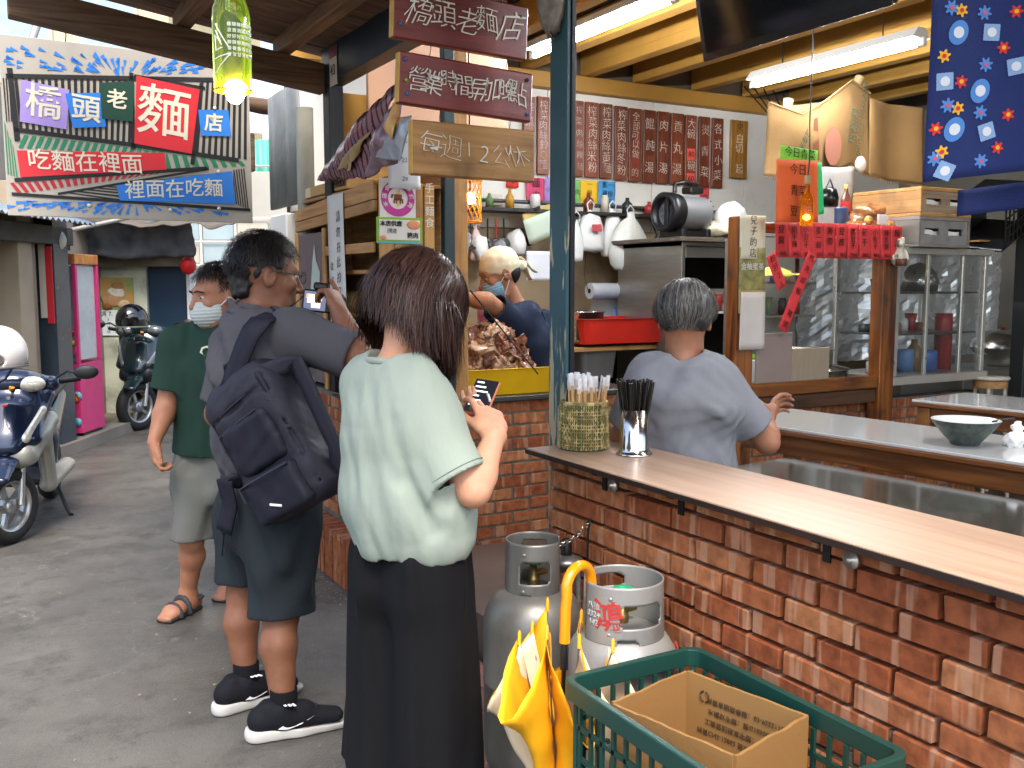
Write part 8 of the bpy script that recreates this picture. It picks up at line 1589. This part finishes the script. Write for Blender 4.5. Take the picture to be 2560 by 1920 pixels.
MB().rbox((-.056, -.034, .0205), (.018, .03, .0235), .001, Mc).build('screen', mat('camera_screen', '#1d2330', .2, emit='#4a5064', estr=.8), ca)
for (x0, y0, x1_, y1_, c_) in ((-.045, -.01, -.02, .02, '#d8b8a4'), (-.02, .0, .005, .024, '#c9a07c'), (-.03, -.025, .0, -.005, '#e4dcd4'), (-.05, .005, -.04, .02, '#a06a4a')): MB().box((x0, y0, .0237), (x1_, y1_, .0241), Mc).build('screen_image', mat('img_' + c_[1:], c_, .4, emit=c_, estr=.8), ca)
MB().tube([Mc @ Vector((-.062, .01, 0)), J(740, 757, 3.3) - cc, J(715, 772, 3.28) - cc], .005, 6, flat=.3).build('neck_strap', BC, ca); MB().tube([Mc @ Vector((.06, .03, .01)), Mc @ Vector((.075, .0, .03)), Mc @ Vector((.07, -.06, .03)), Mc @ Vector((.06, -.1, .02))], .012, 8, flat=.3).build('hand_strap', BC, ca)
# backpack
pq = [J(512, 968, 3.14), J(672, 858, 3.05), J(852, 1215, 3.02), J(650, 1215, 3.05)]
ux = (J(672, 858, 3.06) - J(512, 968, 3.2)).normalized(); vy = (J(745, 1270, 3.08) - J(585, 905, 3.12)).normalized(); nz_ = ux.cross(vy).normalized(); nz_ = nz_ if nz_.dot(FW) < 0 else -nz_; vy = (vy - ux * vy.dot(ux)).normalized(); bc = J(690, 1095, 3.13) 
bp = empty('backpack', 'large black backpack with zip pockets hanging low on the man’s back', 'backpack', bc); NYL = cloth('black_nylon', '#2b2a33', .6, .2, .4, 30); NYD = cloth('black_nylon_dark', '#20202a', .55, .2, .4, 30)
TP = bc - vy * .245; BT = bc + vy * .225; lo3, hi3 = bbox([TP, BT], .34); S = SDF(lo3, hi3, .006); M3 = [tuple(ux), tuple(vy), tuple(nz_)]
S.rbox(bc + vy * .02, (.115, .175, .045), .05, M3); S.rbox(bc - vy * .15 + nz_ * .005, (.085, .055, .035), .045, M3, k=.05); S.rbox(bc + vy * .17 + ux * .02, (.1, .03, .06), .05, M3, k=.04)
S.seg(bc - vy * .125 - ux * .17 + nz_ * .098, bc - vy * .16 + ux * .15 + nz_ * .098, .007, k=.01, op='s'); S.seg(bc + vy * .13 - ux * .17 + nz_ * .1, bc + vy * .08 + ux * .17 + nz_ * .1, .008, k=.012, op='s')
for q in (-1, 1): S.seg(bc - vy * .2 + ux * .125 * q + nz_ * .075, bc + vy * .2 + ux * .155 * q + nz_ * .085, .006, k=.008, op='s')
S.warp(folds(41, .003, 26, (1, 1, 1), 6)); S.warp(folds(43, .0014, 70, (1, 1, 1), 6)); link('pack_body', S.mesh('pack', bc), NYL, bp)
for nm, c_, b_, sd_ in (('front_pocket', bc + vy * .165 + nz_ * .115 + ux * .005, (.1, .055, .004), 47), ('middle_pocket', bc - vy * .01 + nz_ * .092 + ux * .0, (.085, .065, .002), 48)):
    S = SDF(lo3, hi3, .006); S.rbox(c_, b_, .024, M3, k=0); S.warp(folds(sd_, .003, 40, (1, 1, 1), 6)); link(nm, S.mesh(nm, bc), NYD, bp)
zp = lambda u, v, n: ux * u + vy * v + nz_ * n
ZP = mat('zip_grey', '#3a3a44', .35, .4)
for (u0, v0, u1, v1, n0) in ((-.11, -.14, .11, -.165, .088), (-.13, -.085, .13, -.105, .094), (-.11, .1, .12, .1, .142)): MB().tube([zp(u0 + (u1 - u0) * t, v0 + (v1 - v0) * t, n0 + .012 * math.sin(3.14 * t)) for t in [i / 8 for i in range(9)]], .005, 6, flat=.6).build('zip', ZP, bp)
for (u, v, n0) in ((-.115, -.135, .09), (-.13, -.08, .098), (-.11, .1, .145)): MB().tube([zp(u, v, n0), zp(u + .004, v + .05, n0 + .004)], .006, 6, flat=.5).build('zip_pull', NYL, bp)
MB().rbox((-.024, -.002, -.004), (.024, .002, .004), .001, frame(zp(.0, .2, .146), ux + vy * .5, nz_)).build('logo_tag', SWS, bp); MB().lathe([(0, 0), (.022, 0), (.022, .003), (0, .004)], 18, frame(zp(.02, -.02, .115), ux, vy)).build('round_badge', NYD, bp)
def ribbon(pts, w, name, m, par, nn):
    b_ = MB(); n_ = len(pts) - 1
    def fn(u, v):
        t = v * n_; i = min(int(t), n_ - 1); p = pts[i].lerp(pts[i + 1], t - i); d = (pts[i + 1] - pts[i]).normalized(); return p + d.cross(nn).normalized() * (u - .5) * w
    b_.grid(fn, 3, n_ * 4); return b_.build(name, m, par, solid=.008)
ribbon([zp(-.03, -.2, .07), J(610, 868, 3.08) - bc, J(628, 830, 3.08) - bc, J(655, 800, 3.1) - bc, J(695, 783, 3.17) - bc, J(725, 790, 3.25) - bc], .07, 'strap', NYD, bp, nz_); ribbon([zp(.1, -.2, .06), J(740, 900, 3.05) - bc, J(790, 1010, 3.02) - bc, J(840, 1120, 3.0) - bc, J(848, 1200, 3.02) - bc], .055, 'strap', NYL, bp, nz_); ribbon([zp(-.15, .08, .06), J(560, 1200, 3.08) - bc, J(575, 1260, 3.1) - bc, J(560, 1330, 3.12) - bc], .06, 'strap', NYD, bp, nz_)
MB().tube([J(558, 1330, 3.14) - bc, J(552, 1390, 3.13) - bc], .006, 6).build('strap_tail', NYD, bp); MB().tube([zp(-.05, -.25, .02), zp(-.03, -.29, .02), zp(.02, -.29, .02), zp(.04, -.25, .02)], .009, 6).build('grab_handle', NYD, bp)

# ---- masked man in the green T-shirt --------------------------------------------------------------
fw = (-FW * .93 - RT * .36).normalized(); rt = fw.cross(UPV).normalized()
NB, CH, WA, PE = J(560, 815, 4.36), J(538, 930, 4.35), J(530, 1060, 4.36), J(530, 1180, 4.38); SR, SL = J(440, 862, 4.34), J(640, 880, 4.45); ER, WR = J(418, 1010, 4.32), J(385, 1105, 4.2); EL, WL = J(660, 1030, 4.5), J(650, 1150, 4.35)
HC_ = J(545, 742, 4.33); hf = (-FW * .72 - RT * .7 - UPV * .08).normalized(); gR = at(452, 1545, Z=0); gL = at(600, 1480, Z=0); HR, HL = J(492, 1190, 4.35), J(575, 1190, 4.42); KR, KL = J(478, 1345, 4.32), J(570, 1350, 4.5); AR, AL = Vector((J(470, 1490, 4.4).x, J(470, 1490, 4.4).y, .09)), gL + UPV * .1
e, off = person('masked man in dark green T-shirt and grey shorts walking up the alley', (gR + gL) / 2)
lo, hi = bbox([NB, PE, ER, EL, WR, WL, HC_, gR, gL, SR], .22); lo[2] = -.02
S = SDF(lo, hi, .006); S.seg(NB - UPV * .05, WA, (.13, .085), (.12, .085), k=.05, side=rt); S.seg(WA, PE, (.12, .085), (.14, .09), k=.05, side=rt); S.seg(SL.lerp(NB, .25), SR.lerp(NB, .25), .058, k=.05); S.seg(NB - UPV * .04, HC_ - hf * .02 - UPV * .06, .066, .06, k=.03); Pg = head(S, HC_, hf, UPV, 1.14)
arm(S, SR, ER, WR, .056, .047, .029); arm(S, SL, EL, WL, .056, .047, .029); hand(S, WR, (J(388, 1150, 4.18) - WR), (RT * .9 + FW * .4), -FW * .8 + RT * .3, curls=[(30, 50, 35), (40, 55, 35), (45, 55, 35), (48, 55, 35)], thumb=(-UPV * .8 - FW * .3 + RT * .35), sc=1.1); hand(S, WL, -UPV, -RT, -FW, curl=(25, 35, 25), sc=1.05)
leg(S, HR, KR, AR, .09, .055, .055, .035, back=-fw); leg(S, HL, KL, AL, .09, .055, .055, .035, back=-fw); foot(S, AR, fw, .25); foot(S, AL, fw, .25); part(S, 'body', SKIN, e, off)
GT = cloth('bottle_green_shirt', '#22382f', .9, .12); S = SDF(lo, hi, .0062); S.seg(NB - UPV * .05, CH, (.19, .12), (.2, .135), k=.05, side=rt); S.seg(CH, PE - UPV * .0, (.2, .135), (.195, .14), k=.05, side=rt); S.seg(SL.lerp(NB, .1), SR.lerp(NB, .1), .07, k=.06)
S.warp(folds(51, .007, 36, (1, 1, .5), 6))
for sh, el in ((SR, ER), (SL, EL)): sleeve(S, sh, el, .76, .076, .084, .07)
S.plane(J(530, 1132, 4.36), -UPV); S.seg(NB + UPV * .0, NB + UPV * .12, .073, .09, k=.008, op='s'); part(S, 'tshirt', GT, e, off)
CRM = mat('print_cream', '#d8d2b8', .8)
fx = -rt
Mt = frame(J(512, 876, 4.36) - off - FW * .139 + RT * .04, RT * .98 - UPV * 0 - FW * .0, UPV); 
for s_, z_, sz in (('CAL', .0, .075), ('BEARS', -.075, .05)): me = text_mesh(s_, size=sz, thin=.001, align='LEFT'); me.materials.append(CRM); o = link('lettering', me, None, e); o.matrix_local = Mt @ Matrix.Translation((-.02, z_, 0))
S = SDF(lo, hi, .0065); S.seg(PE + UPV * .14, PE - UPV * .06, (.17, .12), (.185, .145), k=.05, side=rt); S.seg(HR, KR + UPV * .01, (.11, .11), (.09, .1), k=.04, side=rt); S.seg(HL, KL + UPV * .01, (.11, .11), (.09, .1), k=.04, side=rt); S.warp(folds(61, .009, 38, (1, 1, .5), 6))
for t_ in (KR, KL): S.plane(t_, -UPV, lo=np.array(t_) - .14, hi=np.array(t_) + np.array([.13, .13, .05])); S.seg(t_ - UPV * .06, t_ + UPV * .05, .075, .075, k=.004, op='s')
part(S, 'shorts', cloth('grey_shorts', '#65655f', .85, .25), e, off)
SDL = mat('sandal_dark', '#23262c', .6)
for A_, g in ((AR, Vector((AR.x, AR.y, 0))), (AL, gL)):
    s_ = fw.cross(UPV).normalized(); S = SDF(np.array(g) - .24, np.array(g) + np.array([.24, .24, .12]), .006); S.seg(g - fw * .05 + UPV * .01, g + fw * .165 + UPV * .01, (.042, .016), (.046, .014), k=.01, side=s_); S.plane(g, -UPV); sd_ = part(S, 'sandal', SDL, e, off)
    for q_, h_ in ((.05, .075), (.11, .058)): MB().tube([g - off + fw * q_ + s_ * (.05 * math.cos(t)) + UPV * (.012 + h_ * math.sin(t)) for t in [i * 3.1416 / 10 for i in range(11)]], .014, 8, flat=.35).build('strap', SDL, sd_)
    MB().tube([g - off - fw * .02 + s_ * (.045 * math.cos(t)) + fw * (-.055 * math.sin(t)) + UPV * .06 for t in [i * 3.1416 / 10 for i in range(11)]], .012, 8, flat=.4).build('heel_strap', SDL, sd_)
S = SDF(np.array(HC_) - .2, np.array(HC_) + .22, .006); r_, f_, u_ = hframe(hf, UPV); M3 = [tuple(r_), tuple(f_), tuple(u_)]; S.ell(Pg(0, -.016, .036), (.087, .107, .1), M3, .02); S.plane(Pg(0, .06, .055), f_ * .75 - u_ * .65, k=.008); S.ell(Pg(.09, .035, -.03), (.05, .06, .06), M3, .01, 's'); S.ell(Pg(-.09, .035, -.03), (.05, .06, .06), M3, .01, 's'); S.plane(Pg(0, 0, -.06), -u_); hc3 = part(S, 'hair', mat('hair_base_black', '#0e0a09'), e, off)
strands('hair_strands', HM, hc3, off, hair_gen(Pg, 1.14, 2200, lambda phi, rs: crop(phi, rs) if rs.random() < (1 if abs(phi) < 2.2 else .8) else None, 7, 4), .0024, (0, .8), 6)
for q in (-1, 1):
    eye(e, Pg, q, off, 1.14); MB().tube([Pg(.012 * q, .103, .026) - off, Pg(.03 * q, .102, .031) - off, Pg(.052 * q, .086, .024) - off], .004, 6).build('eyebrow', mat('hair_base_black', '#0e0a09'), e)
def mask(P, off, e, m, sc=1.):
    S = SDF(np.array(P(0, .06, -.06)) - .13, np.array(P(0, .06, -.06)) + .13, .005); M_ = [tuple((P(1, 0, 0) - P(0, 0, 0)).normalized()), tuple((P(0, 1, 0) - P(0, 0, 0)).normalized()), tuple((P(0, 0, 1) - P(0, 0, 0)).normalized())]
    S.ell(P(0, .036, -.055), (.073 * sc, .085 * sc, .068 * sc), M_, .01); S.plane(P(0, .028, 0), -Vector(M_[1])); S.plane(P(0, .08, -.012), Vector(M_[2]) + Vector(M_[1]) * -.1)
    zz = Vector(M_[2]); S.warp(lambda X, Y, Z: .0022 * np.sin(((X - P(0, 0, 0).x) * zz.x + (Y - P(0, 0, 0).y) * zz.y + (Z - P(0, 0, 0).z) * zz.z) * 420)); o = part(S, 'face_mask', m, e, off)
    for q in (-1, 1): MB().tube([P(.07 * q, .03, -.03) - off, P(.085 * q, -.0, .0) - off, P(.086 * q, -.02, -.005) - off, P(.082 * q, -.005, -.04) - off, P(.068 * q, .03, -.09) - off], .0022, 5).build('ear_loop', mat('loop_white', '#dcdcdc', .7), o)
mask(Pg, off, e, cloth('mask_grey', '#b3b9b5', .8, .1), 1.14)

# ---- chef ------------------------------------------------------------------------------------------
fw = (-RT * .9 - FW * .35).normalized(); rt = fw.cross(UPV).normalized(); D0 = 5.45
NB, CH, WA, PE = J(1302, 778, D0), J(1322, 860, D0), J(1335, 960, D0 + .02), J(1335, 1060, D0 + .05); SL, SR = J(1262, 800, D0 - .13), J(1360, 812, D0 + .15); EL, WL = J(1218, 752, D0 - .3), J(1150, 748, D0 - .28); ER, WR = J(1330, 930, D0 + .1), J(1240, 900, D0 - .05)
SL = J(1290, 812, D0 - .12); HC_ = J(1250, 685, D0 - .06); hf = (-RT * .86 - FW * .3 - UPV * .34).normalized(); gR = Vector((PE.x + .05, PE.y + .08, .2)); gL = Vector((PE.x - .08, PE.y - .02, .2)); HR, HL = PE + rt * .09, PE - rt * .09; KR, KL = HR * .5 + gR * .5, HL * .5 + gL * .5
e, off = person('chef in navy T-shirt, blue mask and white headscarf bending over the pork', (gR + gL) / 2); lo, hi = bbox([NB, PE, EL, WL, WR, ER, HC_, gR, gL], .24); lo[2] = .18
S = SDF(lo, hi, .0068); S.seg(NB - UPV * .05, WA, (.16, .1), (.15, .11), k=.05, side=rt); S.seg(WA, PE, (.15, .11), (.155, .11), k=.05, side=rt); S.seg(SL.lerp(NB, .2), SR.lerp(NB, .2), .055, k=.05); S.seg(NB - UPV * .03, HC_ - hf * .02 - UPV * .04, .058, .054, k=.03); Pc = head(S, HC_, hf, UPV, 1.14)
arm(S, SL, EL, WL, .053, .045, .03); arm(S, SR, ER, WR, .053, .045, .03); hand(S, WL, (-RT * .8 - UPV * .5), -UPV - FW * .3, -FW, curl=(30, 40, 30), sc=1.1); hand(S, WR, (-RT * .9 - UPV * .3), -UPV, FW, curl=(30, 40, 30), sc=1.1); leg(S, HR, KR, gR + UPV * .09, back=-fw); leg(S, HL, KL, gL + UPV * .09, back=-fw)
for g in (gR, gL): S.seg(g + UPV * .04, g + fw * .16 + UPV * .03, .045, .035, k=.03)
part(S, 'body', SKIN, e, off); NV = cloth('navy_shirt', '#1e2638', .9, .15)
S = SDF(lo, hi, .0068); S.seg(NB - UPV * .05, CH, (.185, .12), (.19, .135), k=.05, side=rt); S.seg(CH, PE - UPV * .03, (.19, .135), (.185, .14), k=.05, side=rt); S.seg(SL.lerp(NB, .08), SR.lerp(NB, .08), .07, k=.06)
S.warp(folds(71, .004, 45, (1, 1, .5), 6)); sleeve(S, SL, EL, .74, .075, .08, .066); sleeve(S, SR, ER, .8, .075, .08, .066); S.seg(NB + UPV * .0, NB + UPV * .12 + fw * .03, .066, .085, k=.008, op='s'); S.plane(PE - UPV * .1, -UPV); part(S, 'tshirt', NV, e, off)
S = SDF(lo, hi, .0068); S.seg(CH + fw * .02 - UPV * .03, PE + fw * .02, (.14, .142), (.19, .15), k=.03, side=rt); S.seg(PE, PE - UPV * .45, (.19, .15), (.2, .13), k=.03, side=rt); S.plane(CH + fw * .02, -fw + rt * .0); S.plane(NB - UPV * .1, UPV); part(S, 'apron', cloth('black_apron', '#0f0f14', .8), e, off)
for q in (-1, 1): MB().tube([CH - off + rt * .1 * q + fw * .14 + UPV * .02, NB - off + rt * .085 * q + fw * .08 + UPV * .0, NB - off + rt * .09 * q - fw * .09 + UPV * -.0, CH - off + rt * .07 * q - fw * .13], .018, 8, flat=.3).build('apron_strap', cloth('black_apron', '#0f0f14'), e)
S = SDF(np.array(HC_) - .24, np.array(HC_) + .24, .006); r_, f_, u_ = hframe(hf, UPV); M3 = [tuple(r_), tuple(f_), tuple(u_)]; S.ell(Pc(0, -.012, .042), (.097, .118, .106), M3, .02); S.plane(Pc(0, .06, .018), f_ * .35 - u_ * .94, k=.004); S.plane(Pc(0, -.1, -.035), -u_); S.ell(Pc(0, -.12, .0), (.03, .03, .03), M3, .02); S.warp(folds(81, .0016, 90, (1, .3, 1))); sc_ = part(S, 'headscarf', cloth('scarf_white_lamplit', '#d9d0b4', .9, .08), e, off)  # white scarf with the lamp's yellow light mixed into its colour
for k in range(2): crumple(MB().grid(lambda u, v: Pc(-.02 + .05 * u + .02 * k, -.13 - .05 * v - .04 * k * v, .01 + .03 * k) - off - UPV * (.12 * v), 5, 8), .012, 20, k + 3).build('scarf_tail', cloth('scarf_white_lamplit', '#c9c3b4'), sc_, solid=.004)
hb_ = SDF(np.array(HC_) - .18, np.array(HC_) + .18, .006); hb_.ell(Pc(0, -.02, .0), (.084, .1, .09), M3, .01); hb_.plane(Pc(0, -.03, 0), f_ - u_ * .2); hb_.plane(Pc(0, 0, -.07), -u_); part(hb_, 'hair', mat('hair_base_black', '#0e0a09'), e, off)
mask(Pc, off, e, cloth('mask_blue', '#7fa9bd', .8, .1), 1.14)
for q in (-1, 1): eye(e, Pc, q, off, 1.14)

# ---- grey-haired woman sitting with her back to us ------------------------------------------------
fw = (FW * .98 + RT * .1).normalized(); rt = fw.cross(UPV).normalized(); D0 = 3.28
NB, CH, WA, PE = J(1706, 905, D0), J(1708, 1010, D0), J(1712, 1150, D0 + .02), J(1715, 1300, D0 + .04); SR, SL = J(1800, 958, D0 + .0), J(1612, 958, D0); ER, WR = J(1918, 1105, D0 + .06), J(1918, 1052, D0 + .27); EL, WL = J(1556, 1090, D0 + .06), J(1590, 1090, D0 + .28); PE.z = .2 + .5
HC_ = J(1712, 802, D0 + .03); hf = (fw * .95 - UPV * .22 + RT * .1).normalized()
HR, HL = PE + rt * .09, PE - rt * .09; KR, KL = HR + fw * .36, HL + fw * .36; gR, gL = KR + fw * .06, KL + fw * .06; gR.z = gL.z = .2
e, off = person('grey-haired woman in pale blue-grey T-shirt sitting with her hand on the table', (gR + gL) / 2); lo, hi = bbox([NB, PE, ER, WR, EL, HC_, gR, gL, KL, SL], .22); lo[2] = .18
S = SDF(lo, hi, .006); S.seg(NB - UPV * .08, WA, (.11, .07), (.12, .09), k=.05, side=rt); S.seg(WA, PE, (.12, .09), (.15, .11), k=.05, side=rt); S.seg(SL.lerp(NB, .25) - UPV * .015, SR.lerp(NB, .25) - UPV * .015, .04, k=.03); S.seg(NB - UPV * .04, HC_ - UPV * .06, .052, .05, k=.03); Pl = head(S, HC_, hf, UPV, 1.04)
arm(S, SR, ER, WR, .05, .042, .027); arm(S, SL, EL, WL, .05, .042, .027); hand(S, WR, (J(1940, 1010, D0 + .33) - WR), -UPV * .3 + RT * .2 - FW * .6, -RT, curls=[(28, 45, 30), (32, 48, 30), (35, 50, 30), (38, 50, 30)], thumb=(-RT * .7 + UPV * .4 + FW * .5)); hand(S, WL, fw - UPV * .3, -UPV, RT, curl=(25, 30, 20))
leg(S, HR, KR, gR + UPV * .08, .09, .06, .055, .036, back=-fw); leg(S, HL, KL, gL + UPV * .08, .09, .06, .055, .036, back=-fw)
for g in (gR, gL): S.seg(g + UPV * .04, g + fw * .16 + UPV * .03, .042, .032, k=.03)
part(S, 'body', SKIN, e, off); GB = cloth('bluegrey_shirt', '#797a7e', .9, .12)
S = SDF(lo, hi, .006); S.seg(NB - UPV * .055, CH, (.155, .105), (.178, .122), k=.05, side=rt); S.seg(CH, PE - UPV * .02, (.185, .125), (.18, .135), k=.05, side=rt); S.seg(SL.lerp(NB, .1), SR.lerp(NB, .1), .062, k=.06)
for a, c in (((1600, 1060), (1650, 1100)), ((1640, 1040), (1610, 1150)), ((1790, 1060), (1720, 1150)), ((1820, 1080), (1800, 1160)), ((1690, 1100), (1660, 1170))): S.seg(J(*a, D0 - .13), J(*c, D0 - .135), .014, .018, k=.04, op='s')
S.warp(folds(91, .008, 30, (1, 1, .7), 6)); S.warp(folds(93, .0018, 70, (1, 1, .6), 6))
for sh, el, t in ((SR, ER, .72), (SL, EL, .78)): sleeve(S, sh, el, t, .064, .076, .064)
S.seg(NB + UPV * .0, NB + UPV * .12, .062, .08, k=.008, op='s'); part(S, 'tshirt', GB, e, off)
S = SDF(lo, hi, .008); S.seg(PE + UPV * .05, PE, (.18, .14), k=.03, side=rt)
for h_, k_, g in ((HR, KR, gR), (HL, KL, gL)): S.seg(h_, k_, .105, .078, k=.03); S.seg(k_, g + UPV * .1, .078, .065, k=.03)
part(S, 'trousers', cloth('dark_slacks', '#23252b', .85), e, off)
HG = hairmat('grey_hair', '#161515', '#77746f', .42); S = SDF(np.array(HC_) - .2, np.array(HC_) + .2, .006); r_, f_, u_ = hframe(hf, UPV); M3 = [tuple(r_), tuple(f_), tuple(u_)]; S.ell(Pl(0, -.014, .03), (.086, .107, .098), M3, .02); S.seg(Pl(-.04, -.05, -.02), Pl(.04, -.05, -.02), (.05, .042), k=.04, side=u_); S.plane(Pl(0, .06, .02), f_ - u_ * .3, k=.01); S.plane(Pl(0, 0, -.05), -u_ - f_ * .2, k=.03); hc4 = part(S, 'hair', mat('hair_base_grey', '#343231', .5, var=.6, scale=60, stretch=(1, 1, .15)), e, off)
def gry(phi, rs):
    t0 = rs.uniform(.03, 1.9); nb = abs(phi) < 1.1; return (t0, max(t0 + .15, (2.25 if nb else 1.8) + rs.uniform(-.3, .12)), rs.uniform(.0, .012), rs.uniform(.006, .03 if t0 < 1. else .016), -UPV - Pl(math.sin(phi), -math.cos(phi), 0).lerp(Pl(0, 0, 0), 1) * 0 + (Pl(0, 0, 0) - Pl(math.sin(phi), -math.cos(phi), 0)).normalized() * .4)
strands('hair_strands', HG, hc4, off, hair_gen(Pl, 1.04, 6000, gry, 9), .0024, (0, 1.), 8)
# ---------------------------------------------------------------- litter along the wall foot
rl = random.Random(3); b = MB()
for i in range(420):
    if i < 260: x, y = 1.57 - abs(rl.gauss(0, .06)), rl.uniform(4.3, 6.3)
    else: x, y = rl.uniform(-.6, 1.5), rl.uniform(2.2, 7.5)
    s_ = rl.uniform(.002, .006); b.box((-s_, -s_ * .7, 0), (s_, s_ * .7, s_ * .7), TR((x, y, .0005), rz=rl.random() * 6, rx=rl.uniform(-.3, .3)))
tag(b.build('grit', mat('grit', '#8d8270', .9, var=.6, scale=50)), 'pale grit scattered along the foot of the brick ledge', 'grit', kind='stuff')
for i, (x, y) in enumerate(((1.5, 4.75), (1.42, 4.5), (1.52, 5.2), (1.38, 4.9), (1.5, 5.6))):
    q = MB().grid(lambda u, v: ((u - .5) * .05, (v - .5) * .022 * math.sin(math.pi * min(max(u, .05), .95)), .004 + .006 * math.sin(u * 4 + i) * math.cos(v * 3)), 6, 3); o = q.build('dry_leaf', mat('dry_leaf', '#8a7440', .8, var=.5, rnd=.2), None, (x, y, .001), (0, 0, i * 1.3), solid=.0006); tag(o, 'small dry yellow brown leaf lying on the asphalt', 'leaf', 'dry leaves on the alley')
